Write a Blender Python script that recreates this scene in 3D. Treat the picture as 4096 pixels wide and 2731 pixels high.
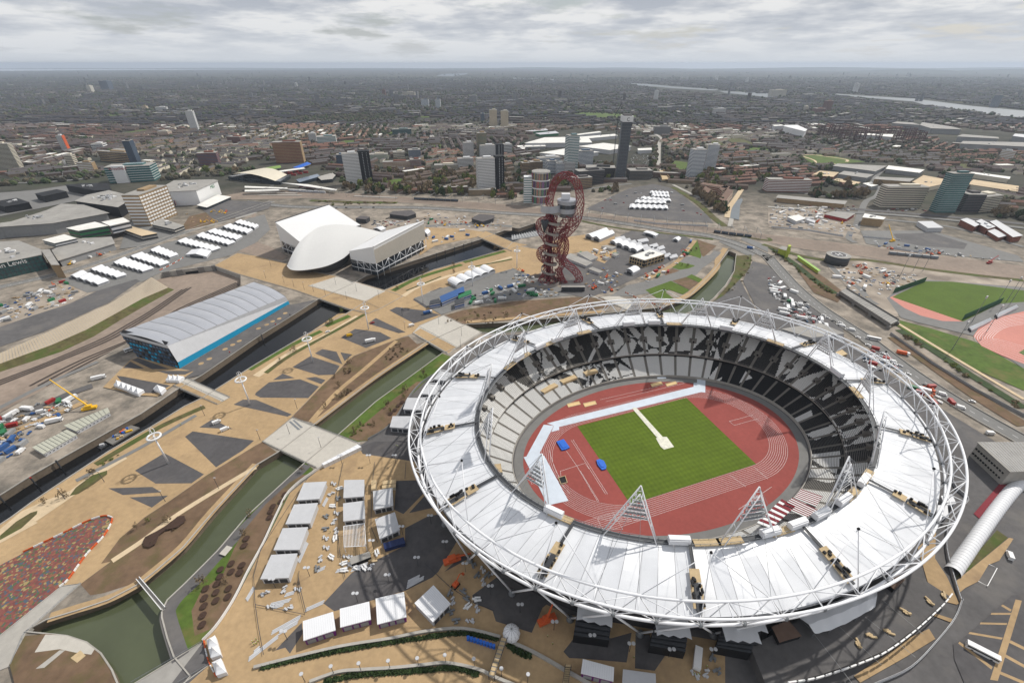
import bpy, math, random
import numpy as np
from mathutils import Vector, Matrix
from mathutils.geometry import delaunay_2d_cdt
for o in list(bpy.data.objects): bpy.data.objects.remove(o)
SC = bpy.context.scene; COL = SC.collection
RND = random.Random(7)
sin, cos, pi, rad = math.sin, math.cos, math.pi, math.radians

# ------------------------------------------------------------------ camera
F, HY, H = 1810.0, 255.0, 222.0            # focal length and eye level in photo pixels, camera height in metres
PT = math.atan((1365.5-HY)/F); CP, SP = cos(PT), sin(PT)
cam = bpy.data.cameras.new('camera'); co = bpy.data.objects.new('camera', cam); COL.objects.link(co)
cam.sensor_width = 36; cam.lens = 36*F/4096; cam.clip_start = 1; cam.clip_end = 80000
co.location = (0, 0, H); co.rotation_euler = (pi/2-PT, 0, 0); SC.camera = co

# ------------------------------------------------------------------ sky, sun, exposure
SUN_AZ, SUN_EL = rad(38), rad(48)           # direction of the sun measured from +x towards +y
w = bpy.data.worlds.new('World'); SC.world = w; w.use_nodes = True
nt = w.node_tree; N = nt.nodes; L = nt.links
for n in list(N): N.remove(n)
out = N.new('ShaderNodeOutputWorld'); bg = N.new('ShaderNodeBackground'); bg.inputs[1].default_value = 0.11
sky = N.new('ShaderNodeTexSky'); sky.sky_type = 'NISHITA'; sky.sun_disc = False
sky.sun_elevation = SUN_EL; sky.sun_rotation = pi/2-SUN_AZ; sky.altitude = 200; sky.dust_density = 2.5; sky.air_density = 1.0
tc = N.new('ShaderNodeTexCoord'); sep = N.new('ShaderNodeSeparateXYZ'); L.new(tc.outputs['Generated'], sep.inputs[0])
def wmath(op, a, b=None, c=None):
    n = N.new('ShaderNodeMath'); n.operation = op
    for i, v in enumerate((a, b, c)):
        if v is None: continue
        if hasattr(v, 'links'): L.new(v, n.inputs[i])
        else: n.inputs[i].default_value = v
    return n.outputs[0]
zz = wmath('ADD', wmath('MAXIMUM', sep.outputs[2], 0.0), 0.12)       # flat cloud deck seen in perspective
cmb = N.new('ShaderNodeCombineXYZ'); L.new(wmath('DIVIDE', sep.outputs[0], zz), cmb.inputs[0]); L.new(wmath('DIVIDE', sep.outputs[1], zz), cmb.inputs[1])
def wnoise(scale, det, rough, off):
    m = N.new('ShaderNodeMapping'); m.inputs['Location'].default_value = off; m.inputs['Scale'].default_value = (1.0, 0.95, 1)
    L.new(cmb.outputs[0], m.inputs[0])
    n = N.new('ShaderNodeTexNoise'); n.inputs['Scale'].default_value = scale; n.inputs['Detail'].default_value = det; n.inputs['Roughness'].default_value = rough
    L.new(m.outputs[0], n.inputs['Vector']); return n.outputs[0]
def wramp(x, stops):
    r = N.new('ShaderNodeValToRGB'); e = r.color_ramp.elements
    while len(e) < len(stops): e.new(0.5)
    for q, (p, c) in zip(e, stops): q.position = p; q.color = (*c, 1)
    L.new(x, r.inputs[0]); return r.outputs[0]
def wmix(f, a, b):
    n = N.new('ShaderNodeMix'); n.data_type = 'RGBA'
    if hasattr(f, 'links'): L.new(f, n.inputs[0])
    else: n.inputs[0].default_value = f
    L.new(a, n.inputs[6]); L.new(b, n.inputs[7]); return n.outputs[2]
cover = wramp(wnoise(0.9, 10, 0.60, (3.1, 1.7, 0)), [(0.36, (0, 0, 0)), (0.46, (1, 1, 1))])
shade = wramp(wnoise(1.2, 10, 0.58, (9.4, 4.2, 3)), [(0.39, (4.3, 4.7, 5.5)), (0.48, (7.0, 7.2, 7.6)), (0.56, (10.5, 10.4, 10.2))])
hz = wramp(sep.outputs[2], [(0.0, (1, 1, 1)), (0.045, (0.55, 0.55, 0.55)), (0.14, (0, 0, 0))])
pale = N.new('ShaderNodeRGB'); pale.outputs[0].default_value = (7.8, 8.2, 8.7, 1)
L.new(wmix(hz, wmix(cover, sky.outputs[0], shade), pale.outputs[0]), bg.inputs[0]); L.new(bg.outputs[0], out.inputs[0])
sl = bpy.data.lights.new('sun', 'SUN'); sl.energy = 4.9; sl.angle = rad(1.2); sl.color = (1, 0.955, 0.88)
so = bpy.data.objects.new('sun', sl); COL.objects.link(so)
so.rotation_euler = Vector((cos(SUN_AZ)*cos(SUN_EL), sin(SUN_AZ)*cos(SUN_EL), sin(SUN_EL))).to_track_quat('Z', 'Y').to_euler()
vs = SC.view_settings; vs.view_transform = 'Standard'; vs.look = 'None'; vs.exposure = -0.36; vs.gamma = 1; vs.use_curve_mapping = False
SC.cycles.max_bounces = 5; SC.cycles.diffuse_bounces = 2; SC.cycles.glossy_bounces = 2; SC.cycles.transmission_bounces = 2; SC.cycles.volume_bounces = 0
SC.cycles.use_denoising = True; SC.cycles.caustics_reflective = False; SC.cycles.caustics_refractive = False

# ------------------------------------------------------------------ photo pixel -> place on the ground
KT = 1024/2352
TILE = dict(a=(0,200,KT), b=(1024,200,KT), c=(2048,200,KT), d=(3072,200,KT), e=(0,780,KT), f=(1024,780,KT), g=(2048,680,KT), h=(3072,780,KT),
            i=(0,1400,KT), j=(1024,1200,KT), m=(2048,1250,KT), n=(3072,1250,KT), o=(0,2051,KT), p=(950,1851,KT), q=(1648,1851,KT), r=(2372,1851,KT),
            s=(3072,1851,KT), t=(900,2251,800/2352), u=(1700,2251,1200/2352), v=(2900,2251,1196/2352), w=(0,0,4096/2352), z=(2050,1480,1250/2352), y=(2000,680,400/1254))
def PX(s):
    """'e10,20 30,40 f1,2' -> photo pixels; a letter picks the enlargement the numbers were read in"""
    r, t = [], None
    for tok in s.split():
        if tok[0].isalpha(): t = TILE[tok[0]]; tok = tok[1:]
        x, y = tok.split(','); r.append((t[0]+float(x)*t[2], t[1]+float(y)*t[2]))
    return r
def ray(p):
    x = (p[0]-2048)/F; y = (p[1]-1365.5)/F
    return x, CP-y*SP, -(SP+y*CP)
def un(p, z=0.0):
    x, fw, up = ray(p); t = (z-H)/up
    return Vector((x*t, fw*t, z))
def G(s, z=0.0): return [un(p, z) for p in PX(s)]
def GY(s, y):                                # on the upright plane at distance y
    r = []
    for p in PX(s):
        x, fw, up = ray(p); t = y/fw; r.append(Vector((x*t, y, H+up*t)))
    return r
def topz(base, top):                         # height of a thing from its foot and the pixel row of its head
    b = un(base); lo, hi = 0.0, 215.0
    for _ in range(40):
        m = (lo+hi)/2; d = (b.x, b.y, m-H); py = 1365.5+F*(-(d[1]*SP+d[2]*CP))/(d[1]*CP-d[2]*SP)
        if py > top[1]: lo = m
        else: hi = m
    return lo
def inside(x, y, poly):
    r = False; j = len(poly)-1
    for i in range(len(poly)):
        a, b = poly[i], poly[j]
        if (a[1] > y) != (b[1] > y) and x < (b[0]-a[0])*(y-a[1])/(b[1]-a[1])+a[0]: r = not r
        j = i
    return r

# ------------------------------------------------------------------ materials
MATS = {}
def lin(c): return tuple((v/12.92 if v <= 0.04045 else ((v+0.055)/1.055)**2.4) for v in (x/255 for x in c))
def mat(name, rgb, rough=0.8, var=0.12, scale=0.5, metal=0.0, bump=0.0, spec=0.3, coarse=0.02, tint=None, streak=None, emit=0):
    """matte surface colour (sRGB 0-255) with fine grain, broad patches and optional blotches of a second colour"""
    if name in MATS: return MATS[name]
    m = bpy.data.materials.new(name); m.use_nodes = True; MATS[name] = m
    n = m.node_tree.nodes; l = m.node_tree.links; b = n['Principled BSDF']
    b.inputs['Roughness'].default_value = rough; b.inputs['Metallic'].default_value = metal; b.inputs['Specular IOR Level'].default_value = spec
    c = lin(rgb); g = n.new('ShaderNodeNewGeometry')
    def noise(s, d):
        t = n.new('ShaderNodeTexNoise'); t.inputs['Scale'].default_value = s; t.inputs['Detail'].default_value = d; t.inputs['Roughness'].default_value = 0.6
        if streak:
            mp = n.new('ShaderNodeMapping'); mp.inputs['Scale'].default_value = streak; l.new(g.outputs['Position'], mp.inputs[0]); l.new(mp.outputs[0], t.inputs['Vector'])
        else: l.new(g.outputs['Position'], t.inputs['Vector'])
        return t.outputs[0]
    if var:
        f1 = noise(scale, 4); f2 = noise(coarse, 3)
        ad = n.new('ShaderNodeMath'); ad.operation = 'ADD'; l.new(f1, ad.inputs[0]); l.new(f2, ad.inputs[1])
        mr = n.new('ShaderNodeMapRange'); l.new(ad.outputs[0], mr.inputs[0]); mr.inputs[1].default_value = 0.65; mr.inputs[2].default_value = 1.35
        mr.inputs[3].default_value = 1-1.6*var; mr.inputs[4].default_value = 1+1.6*var
        mx = n.new('ShaderNodeMix'); mx.data_type = 'RGBA'; mx.blend_type = 'MULTIPLY'; mx.inputs[0].default_value = 1
        mx.inputs[6].default_value = (*c, 1); l.new(mr.outputs[0], mx.inputs[7]); col = mx.outputs[2]
        if tint:
            tcol, tscale, tlo, thi = tint
            f3 = noise(tscale, 5); r3 = n.new('ShaderNodeMapRange'); l.new(f3, r3.inputs[0]); r3.inputs[1].default_value = tlo; r3.inputs[2].default_value = thi
            m2 = n.new('ShaderNodeMix'); m2.data_type = 'RGBA'; l.new(r3.outputs[0], m2.inputs[0]); l.new(col, m2.inputs[6]); m2.inputs[7].default_value = (*lin(tcol), 1); col = m2.outputs[2]
        l.new(col, b.inputs['Base Color'])
    else: b.inputs['Base Color'].default_value = (*c, 1)
    if bump:
        bp = n.new('ShaderNodeBump'); bp.inputs['Strength'].default_value = bump; bp.inputs['Distance'].default_value = 0.3
        l.new(noise(scale*2, 4), bp.inputs['Height']); l.new(bp.outputs[0], b.inputs['Normal'])
    return m
M = dict(
 earth=mat('earth', (158,147,134), 0.95, 0.2, 0.12, coarse=0.01, tint=((120,110,100), 0.03, 0.45, 0.65)),
 tan=mat('resin_gravel', (166,141,107), 0.95, 0.12, 0.35, coarse=0.03, tint=((140,118,92), 0.05, 0.55, 0.75)),
 tan2=mat('pale_path', (196,176,146), 0.95, 0.10, 0.3),
 asphalt=mat('asphalt', (92,90,90), 0.92, 0.14, 0.25, coarse=0.03, tint=((112,108,104), 0.04, 0.5, 0.75)),
 asphalt_dark=mat('dark_asphalt', (82,80,81), 0.92, 0.14, 0.3, coarse=0.04, tint=((98,94,92), 0.06, 0.52, 0.75)),
 road=mat('road_grey', (118,117,115), 0.92, 0.09, 0.2, coarse=0.02),
 concrete=mat('concrete', (164,160,153), 0.85, 0.10, 0.3, coarse=0.05),
 concrete_dark=mat('grey_concrete', (118,115,111), 0.85, 0.12, 0.3),
 deck=mat('pale_bridge_deck', (182,177,168), 0.85, 0.06, 0.4, coarse=0.05),
 grass=mat('grass', (76,96,38), 0.95, 0.22, 0.25, coarse=0.05, tint=((104,100,58), 0.06, 0.52, 0.72)),
 turf=mat('turf', (78,98,32), 0.95, 0.10, 0.5, coarse=0.05),
 soil=mat('brown_soil', (108,88,70), 0.98, 0.20, 0.2, bump=0.2, coarse=0.03, tint=((92,84,54), 0.08, 0.5, 0.7)),
 scrub=mat('scrub', (90,84,54), 0.98, 0.3, 0.25, coarse=0.05, tint=((70,84,36), 0.05, 0.45, 0.62)),
 ballast=mat('rail_ballast', (138,124,112), 0.98, 0.16, 0.2, coarse=0.02),
 rail=mat('rail_steel', (120,110,102), 0.5, 0.1, 0.3, metal=0.4),
 stone=mat('quay_stone', (112,100,86), 0.9, 0.2, 0.6, bump=0.3),
 ribbed=mat('ribbed_slope', (172,158,138), 0.9, 0.08, 0.6),
 white=mat('white_paint', (220,220,220), 0.5, 0.03, 0.5),
 steelwhite=mat('white_steel', (228,229,232), 0.45, 0.03, 0.3, spec=0.4),
 fabric=mat('white_membrane', (212,214,218), 0.34, 0.04, 0.10, spec=0.5, coarse=0.05),
 tent=mat('white_tent', (220,221,224), 0.55, 0.02, 0.3),
 steel=mat('grey_steel', (128,131,134), 0.5, 0.1, 0.6, metal=0.3),
 darksteel=mat('dark_steel', (62,64,68), 0.6, 0.1, 0.6),
 black=mat('black', (24,24,26), 0.7, 0.1, 0.5),
 seatw=mat('white_seat', (214,214,212), 0.6, 0.03, 0.6), seatb=mat('black_seat', (26,26,28), 0.6, 0.05, 0.6),
 terrace=mat('terrace_concrete', (126,122,116), 0.85, 0.08, 0.3),
 redtrack=mat('red_track', (142,72,66), 0.9, 0.08, 0.4, coarse=0.04), pinktrack=mat('pink_track', (190,128,116), 0.9, 0.06, 0.4),
 timber=mat('timber', (188,166,130), 0.8, 0.12, 0.6), sand=mat('sand', (214,186,138), 0.95, 0.06, 0.6),
 blue=mat('blue_plastic', (38,100,196), 0.5, 0.06, 0.6), siteblue=mat('site_blue', (52,88,140), 0.55, 0.1, 0.6), orange=mat('orange', (200,92,48), 0.6, 0.08, 0.6), yellow=mat('yellow', (224,176,40), 0.5, 0.06, 0.6),
 red=mat('red_paint', (150,44,42), 0.5, 0.06, 0.6), green=mat('green_paint', (40,110,70), 0.5, 0.06, 0.6), purple=mat('purple_panel', (104,30,112), 0.6, 0.06, 0.5),
 orbitred=mat('red_tube', (128,26,34), 0.45, 0.08, 0.6, spec=0.5),
 glass=mat('dark_glass', (38,46,54), 0.12, 0.1, 0.3, spec=0.7), tealglass=mat('teal_glass', (60,104,104), 0.15, 0.15, 0.2, spec=0.7), blueglass=mat('blue_glass', (70,92,116), 0.15, 0.12, 0.2, spec=0.7),
 tyre=mat('tyre', (22,22,22), 0.9, 0.0), silver=mat('silver_roof', (178,180,186), 0.35, 0.04, 0.1, metal=0.35, coarse=0.03), cyan=mat('cyan_cladding', (34,148,190), 0.5, 0.04, 0.4),
 shed=mat('shed_grey', (186,187,190), 0.55, 0.05, 0.3), brick=mat('brick', (124,78,62), 0.9, 0.15, 0.3), brick2=mat('yellow_brick', (150,128,98), 0.9, 0.15, 0.3), cream=mat('cream_render', (206,198,180), 0.8, 0.06, 0.3),
 slate=mat('slate', (88,84,84), 0.85, 0.15, 0.3), rooftile=mat('brown_tile', (112,90,78), 0.9, 0.15, 0.3), grey=mat('grey_panel', (140,141,142), 0.7, 0.08, 0.3),
 greyroof=mat('grey_roof', (150,147,142), 0.85, 0.12, 0.15, coarse=0.04), whiteroof=mat('white_roof', (222,220,214), 0.7, 0.08, 0.15, coarse=0.04), bark=mat('bark', (78,64,52), 0.95, 0.15, 0.6),
 leaf=mat('young_leaf', (96,104,48), 0.9, 0.3, 0.3, coarse=0.05), twig=mat('bare_twig', (118,103,80), 0.95, 0.25, 0.3, coarse=0.02), dkleaf=mat('evergreen', (50,66,34), 0.9, 0.3, 0.3),
)

# ------------------------------------------------------------------ mesh building and naming
class MB:
    def __init__(s): s.v = []; s.f = []; s.m = []; s.mi = 0
    def quad(s, *p): b = len(s.v); s.v += [tuple(q) for q in p]; s.f.append(tuple(range(b, b+len(p)))); s.m.append(s.mi)
    def box(s, c, size, rz=0.0, axes=None):
        if axes is None: ax = (Vector((cos(rz), sin(rz), 0)), Vector((-sin(rz), cos(rz), 0)), Vector((0, 0, 1)))
        else: ax = axes
        c = Vector(c); h = [ax[i]*(size[i]/2) for i in range(3)]; b = len(s.v)
        for i in (-1, 1):
            for j in (-1, 1):
                for k in (-1, 1): s.v.append(tuple(c+h[0]*i+h[1]*j+h[2]*k))
        for q in ((0,1,3,2), (4,6,7,5), (0,4,5,1), (2,3,7,6), (0,2,6,4), (1,5,7,3)): s.f.append(tuple(b+x for x in q)); s.m.append(s.mi)
        return s
    def prism(s, pts, z0, z1):
        b = len(s.v); n = len(pts)
        ar = sum(pts[i][0]*pts[(i+1) % n][1]-pts[(i+1) % n][0]*pts[i][1] for i in range(n))
        if ar < 0: pts = list(reversed(pts))
        f0 = z0 if callable(z0) else (lambda p: z0); f1 = z1 if callable(z1) else (lambda p: z1)
        s.v += [(p[0], p[1], f0(p)) for p in pts]+[(p[0], p[1], f1(p)) for p in pts]
        s.f.append(tuple(range(b+n, b+2*n))); s.f.append(tuple(range(b+n-1, b-1, -1))); s.m += [s.mi, s.mi]
        for i in range(n):
            j = (i+1) % n; s.f.append((b+i, b+j, b+n+j, b+n+i)); s.m.append(s.mi)
        return s
    def tube(s, p, q, r, n=6, r2=None, cap=True):
        p, q = Vector(p), Vector(q); d = q-p
        if d.length < 1e-6: return s
        d.normalize(); a = d.orthogonal().normalized(); c = d.cross(a); b = len(s.v); r2 = r if r2 is None else r2
        for (o, rr) in ((p, r), (q, r2)):
            for i in range(n):
                t = 2*pi*i/n; s.v.append(tuple(o+(a*cos(t)+c*sin(t))*rr))
        for i in range(n): j = (i+1) % n; s.f.append((b+i, b+j, b+n+j, b+n+i)); s.m.append(s.mi)
        if cap: s.f.append(tuple(range(b+n-1, b-1, -1))); s.f.append(tuple(range(b+n, b+2*n))); s.m += [s.mi, s.mi]
        return s
    def path(s, pts, r, n=6, closed=False):
        pts = [Vector(p) for p in pts]; m = len(pts); b = len(s.v); up = Vector((0, 0, 1))
        for k in range(m):
            d = pts[(k+1) % m]-pts[k-1] if closed else pts[min(k+1, m-1)]-pts[max(k-1, 0)]
            d.normalize(); a = d.cross(up)
            if a.length < 0.05: a = d.cross(Vector((0, 1, 0)))
            a.normalize(); c = a.cross(d)
            for i in range(n): t = 2*pi*i/n; s.v.append(tuple(pts[k]+(a*cos(t)+c*sin(t))*r))
        for k in range(m if closed else m-1):
            k2 = (k+1) % m
            for i in range(n): j = (i+1) % n; s.f.append((b+k*n+i, b+k*n+j, b+k2*n+j, b+k2*n+i)); s.m.append(s.mi)
        return s
    def strip(s, A, B):                                  # ribbon between two polylines
        b = len(s.v); n = len(A); s.v += [tuple(p) for p in A]+[tuple(p) for p in B]
        for i in range(n-1): s.f.append((b+i, b+i+1, b+n+i+1, b+n+i)); s.m.append(s.mi)
        return s
    def wall(s, pts, z0, z1, th, closed=False):          # upright wall along a polyline
        pts = [Vector((p[0], p[1], 0)) for p in pts]; n = len(pts); A, B = [], []
        for i in range(n):
            d = (pts[(i+1) % n]-pts[i-1]) if closed else pts[min(i+1, n-1)]-pts[max(i-1, 0)]
            d.normalize(); nn = Vector((-d.y, d.x, 0))*th/2; A.append(pts[i]+nn); B.append(pts[i]-nn)
        if closed: A.append(A[0]); B.append(B[0])
        Z = lambda l, z: [Vector((p.x, p.y, z)) for p in l]
        s.strip(Z(A, z1), Z(B, z1)); s.strip(Z(B, z1), Z(B, z0)); s.strip(Z(A, z0), Z(A, z1))
        return s
    def sphere(s, c, r, nu=8, nv=5, sz=1.0):
        b = len(s.v); c = Vector(c)
        for j in range(nv+1):
            ph = pi*j/nv-pi/2
            for i in range(nu): t = 2*pi*i/nu; s.v.append((c.x+r*cos(ph)*cos(t), c.y+r*cos(ph)*sin(t), c.z+r*sz*sin(ph)))
        for j in range(nv):
            for i in range(nu): k = (i+1) % nu; s.f.append((b+j*nu+i, b+j*nu+k, b+(j+1)*nu+k, b+(j+1)*nu+i)); s.m.append(s.mi)
        return s
    def mesh(s, name, mats, smooth=False):
        me = bpy.data.meshes.new(name); me.from_pydata(s.v, [], s.f)
        for q in (mats if isinstance(mats, (list, tuple)) else [mats]): me.materials.append(MX(q))
        if any(s.m): me.polygons.foreach_set('material_index', s.m)
        if smooth: me.polygons.foreach_set('use_smooth', [True]*len(s.f))
        me.update(); return me
def MX(q): return M[q] if isinstance(q, str) else q
def obj(name, me, parent=None):
    o = bpy.data.objects.new(name, me); COL.objects.link(o)
    if parent: o.parent = parent
    return o
def tag(o, label=None, cat=None, group=None, kind=None):
    if label: o['label'] = label
    if cat: o['category'] = cat
    if group: o['group'] = group
    if kind: o['kind'] = kind
    return o
def thing(name, label, cat, loc=(0, 0, 0), rz=0.0, group=None):
    o = obj(name, None); o.location = loc; o.rotation_euler = (0, 0, rz); o.empty_display_size = 0.1
    return tag(o, label, cat, group)
def part(name, mb, mats, parent, smooth=False): return obj(name, mb.mesh(name, mats, smooth), parent)
def one(name, mb, mats, label, cat, group=None, smooth=False): return tag(obj(name, mb.mesh(name, mats, smooth)), label, cat, group)
def copy_thing(o, loc, rz=0.0, label=None, group=None, scale=None, mats=None):
    def cp(a, par):
        c = a.copy(); COL.objects.link(c); c.parent = par
        for ch in a.children: cp(ch, c)
        return c
    r = cp(o, None); r.location = loc; r.rotation_euler = (0, 0, rz)
    if scale: r.scale = scale if hasattr(scale, '__len__') else (scale,)*3
    if label: r['label'] = label
    if group: r['group'] = group
    return r
def struct(name, mb, mats, smooth=False): return tag(obj(name, mb.mesh(name, mats, smooth)), kind='structure')
LAYER = [0.02]
def sheet(name, pts, m, z=None, kind='structure'):
    if isinstance(pts, str): pts = G(pts)
    if z is None: LAYER[0] += 0.004; z = LAYER[0]
    mb = MB(); pts = [(p[0], p[1], z) for p in pts]; n = len(pts)
    if sum(pts[i][0]*pts[(i+1) % n][1]-pts[(i+1) % n][0]*pts[i][1] for i in range(n)) < 0: pts.reverse()
    mb.quad(*pts); return tag(obj(name, mb.mesh(name, m)), kind=kind)
def offset(pts, d):
    pts = [Vector((p[0], p[1], 0)) for p in pts]; r = []
    for i in range(len(pts)):
        t = pts[min(i+1, len(pts)-1)]-pts[max(i-1, 0)]; t.normalize(); r.append(pts[i]+Vector((-t.y, t.x, 0))*d)
    return r
def smooth_line(pts, n=4):                               # Catmull-Rom
    pts = [Vector(p) for p in pts]; r = []
    for i in range(len(pts)-1):
        p0, p1, p2, p3 = pts[max(i-1, 0)], pts[i], pts[i+1], pts[min(i+2, len(pts)-1)]
        for k in range(n):
            t = k/n; r.append(0.5*((2*p1)+(p2-p0)*t+(2*p0-5*p1+4*p2-p3)*t*t+(3*p1-p0-3*p2+p3)*t**3))
    return r+[pts[-1]]
def band(name, pts, width, m, z=None, n=4):
    if isinstance(pts, str): pts = G(pts)
    pts = smooth_line(pts, n); return sheet(name, offset(pts, width/2)+list(reversed(offset(pts, -width/2))), m, z)
def resample(pts, step):
    r = []; acc = 0.0
    for a, b in zip(pts, pts[1:]):
        a, b = Vector(a), Vector(b); l = (b-a).length
        while acc <= l: r.append((a.lerp(b, acc/l), math.atan2(b.y-a.y, b.x-a.x))); acc += step
        acc -= l
    return r

# ------------------------------------------------------------------ ground with river channels and the rail cutting
RIVER_W = "i-500,1620 0,1335 310,1140 1000,750 1290,590 1640,355 1850,235 j0,350 300,165 560,0 f900,810 1010,745 1480,595 2060,410 2352,300 g60,540 210,490 260,560 0,670 f2300,495 1640,685 1190,870 840,1085 j440,330 0,590 i1860,440 1700,515 1400,700 1000,930 580,1205 290,1400 100,1540 -500,1930"
RIVER_S = "g1990,745 1850,930 1640,1150 1400,1260 850,1320 400,1360 0,1400 j1930,225 1560,395 1100,715 540,1140 200,1400 i2352,1060 o1960,-10 1680,320 1400,560 1250,670 1000,800 700,900 430,980 230,1090 430,1110 620,1130 800,1190 930,1290 1030,1440 1080,1560 1090,1800 1500,1800 1750,1500 1600,1320 1540,1150 1490,960 1490,900 1540,800 1700,650 2000,350 2270,30 p620,0 j760,1235 1100,935 1500,645 1710,490 1840,440 2060,300 2200,310 g300,1470 1000,1420 1500,1360 1750,1260 1850,1180 1960,1060 2040,930 2060,770"
CUT = "e-300,1590 0,1452 400,1275 700,1135 1000,1000 1250,850 1390,755 1490,715 1970,650 2210,735 2210,830 1800,1050 1400,1240 1180,1350 900,1500 i900,85 0,580 -300,740"
holes = [G(RIVER_W), G(RIVER_S), G(CUT)]
vv, ee = [], []
def ring(pts):
    b = len(vv); vv.extend(Vector((p[0], p[1])) for p in pts); ee.extend((b+i, b+(i+1) % len(pts)) for i in range(len(pts)))
RAD = 26000.0
ring([(RAD*cos(2*pi*i/96), RAD*sin(2*pi*i/96)) for i in range(96)])
for h_ in holes: ring(h_)
for rr in (700, 1500, 3000, 6000, 12000):
    vv.extend(Vector((rr*cos(2*pi*i/48+0.03), rr*sin(2*pi*i/48+0.03))) for i in range(48))
rv, re_, rf, *_ = delaunay_2d_cdt(vv, ee, [], 0, 1e-4)
mb = MB(); mb.v = [(p.x, p.y, 0.0) for p in rv]
for f in rf:
    c = sum((rv[i] for i in f), Vector((0, 0)))/len(f)
    if not any(inside(c.x, c.y, h_) for h_ in holes): mb.f.append(tuple(f)); mb.m.append(0)
# city ground: mottled roofs, gardens, streets and bare woods seen from afar
gm = bpy.data.materials.new('city_ground'); gm.use_nodes = True; n_ = gm.node_tree.nodes; l_ = gm.node_tree.links; bs = n_['Principled BSDF']; bs.inputs['Roughness'].default_value = 1; bs.inputs['Specular IOR Level'].default_value = 0.1
ge = n_.new('ShaderNodeNewGeometry')
def gnoise(s, d, off=(0, 0, 0), sc=(1, 1, 1)):
    mp = n_.new('ShaderNodeMapping'); mp.inputs['Location'].default_value = off; mp.inputs['Scale'].default_value = sc; l_.new(ge.outputs['Position'], mp.inputs[0])
    t = n_.new('ShaderNodeTexNoise'); t.inputs['Scale'].default_value = s; t.inputs['Detail'].default_value = d; t.inputs['Roughness'].default_value = 0.7; l_.new(mp.outputs[0], t.inputs['Vector']); return t.outputs[0]
def gramp(x, stops):
    r = n_.new('ShaderNodeValToRGB'); e = r.color_ramp.elements
    while len(e) < len(stops): e.new(0.5)
    for q, (p, c) in zip(e, stops): q.position = p; q.color = (*lin(c), 1)
    l_.new(x, r.inputs[0]); return r.outputs[0]
base = gramp(gnoise(0.012, 8), [(0.30, (48,54,44)), (0.45, (70,70,60)), (0.55, (88,84,76)), (0.70, (108,104,96))])
far_ = gramp(gnoise(0.0016, 9, (5, 2, 0), (1, 2.2, 1)), [(0.36, (36,42,38)), (0.47, (54,56,50)), (0.56, (72,72,64)), (0.66, (62,70,48)), (0.74, (110,108,100))])  # far ground tones darkened, cloud shadow painted into the colour
pick = n_.new('ShaderNodeMapRange'); l_.new(gnoise(0.0006, 3, (1, 1, 0)), pick.inputs[0]); pick.inputs[1].default_value = 0.35; pick.inputs[2].default_value = 0.6
mxg = n_.new('ShaderNodeMix'); mxg.data_type = 'RGBA'; l_.new(pick.outputs[0], mxg.inputs[0]); l_.new(base, mxg.inputs[6]); l_.new(far_, mxg.inputs[7]); 
near = gramp(gnoise(0.05, 7, (2, 7, 0)), [(0.34, (98,94,88)), (0.48, (132,124,114)), (0.60, (158,148,136))])
ln_ = n_.new('ShaderNodeVectorMath'); ln_.operation = 'LENGTH'; l_.new(ge.outputs['Position'], ln_.inputs[0]); nr_ = n_.new('ShaderNodeMapRange'); l_.new(ln_.outputs['Value'], nr_.inputs[0]); nr_.inputs[1].default_value = 850; nr_.inputs[2].default_value = 1150
mxn = n_.new('ShaderNodeMix'); mxn.data_type = 'RGBA'; l_.new(nr_.outputs[0], mxn.inputs[0]); l_.new(near, mxn.inputs[6]); l_.new(mxg.outputs[2], mxn.inputs[7]); l_.new(mxn.outputs[2], bs.inputs['Base Color'])
struct('ground', mb, gm)
def water_mat(name, rgb, rough=0.06, bump=0.12, sp=0.5):
    m = mat(name, rgb, rough, 0.10, 0.05, spec=sp); n = m.node_tree.nodes; l = m.node_tree.links
    t = n.new('ShaderNodeTexNoise'); t.inputs['Scale'].default_value = 0.9; t.inputs['Detail'].default_value = 5; g = n.new('ShaderNodeNewGeometry'); l.new(g.outputs['Position'], t.inputs['Vector'])
    b = n.new('ShaderNodeBump'); b.inputs['Strength'].default_value = bump; b.inputs['Distance'].default_value = 0.15; l.new(t.outputs[0], b.inputs['Height']); l.new(b.outputs[0], n['Principled BSDF'].inputs['Normal']); return m
M['wdark'] = water_mat('dark_water', (20,21,23), 0.05, 0.1, 0.3); M['wgreen'] = water_mat('green_water', (78,84,62), 0.12, 0.12, 0.4); M['wfar'] = water_mat('far_water', (92,100,106), 0.45, 0.02)
def channel(name, pts, zb, floor, wallm, wname):
    sheet(name, pts, floor, zb); mb = MB(); q = list(pts)+[pts[0]]
    mb.strip([(p.x, p.y, 0.0) for p in q], [(p.x, p.y, zb) for p in q]); struct(wname, mb, wallm)
    kb = MB(); kb.wall(pts, 0.0, 0.55, 0.6, True); struct('quay_kerb', kb, 'concrete')
channel('river_water', holes[0], -5.0, 'wdark', 'stone', 'quay_wall')
channel('river_water', holes[1], -4.5, 'wgreen', 'stone', 'quay_wall')
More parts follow.
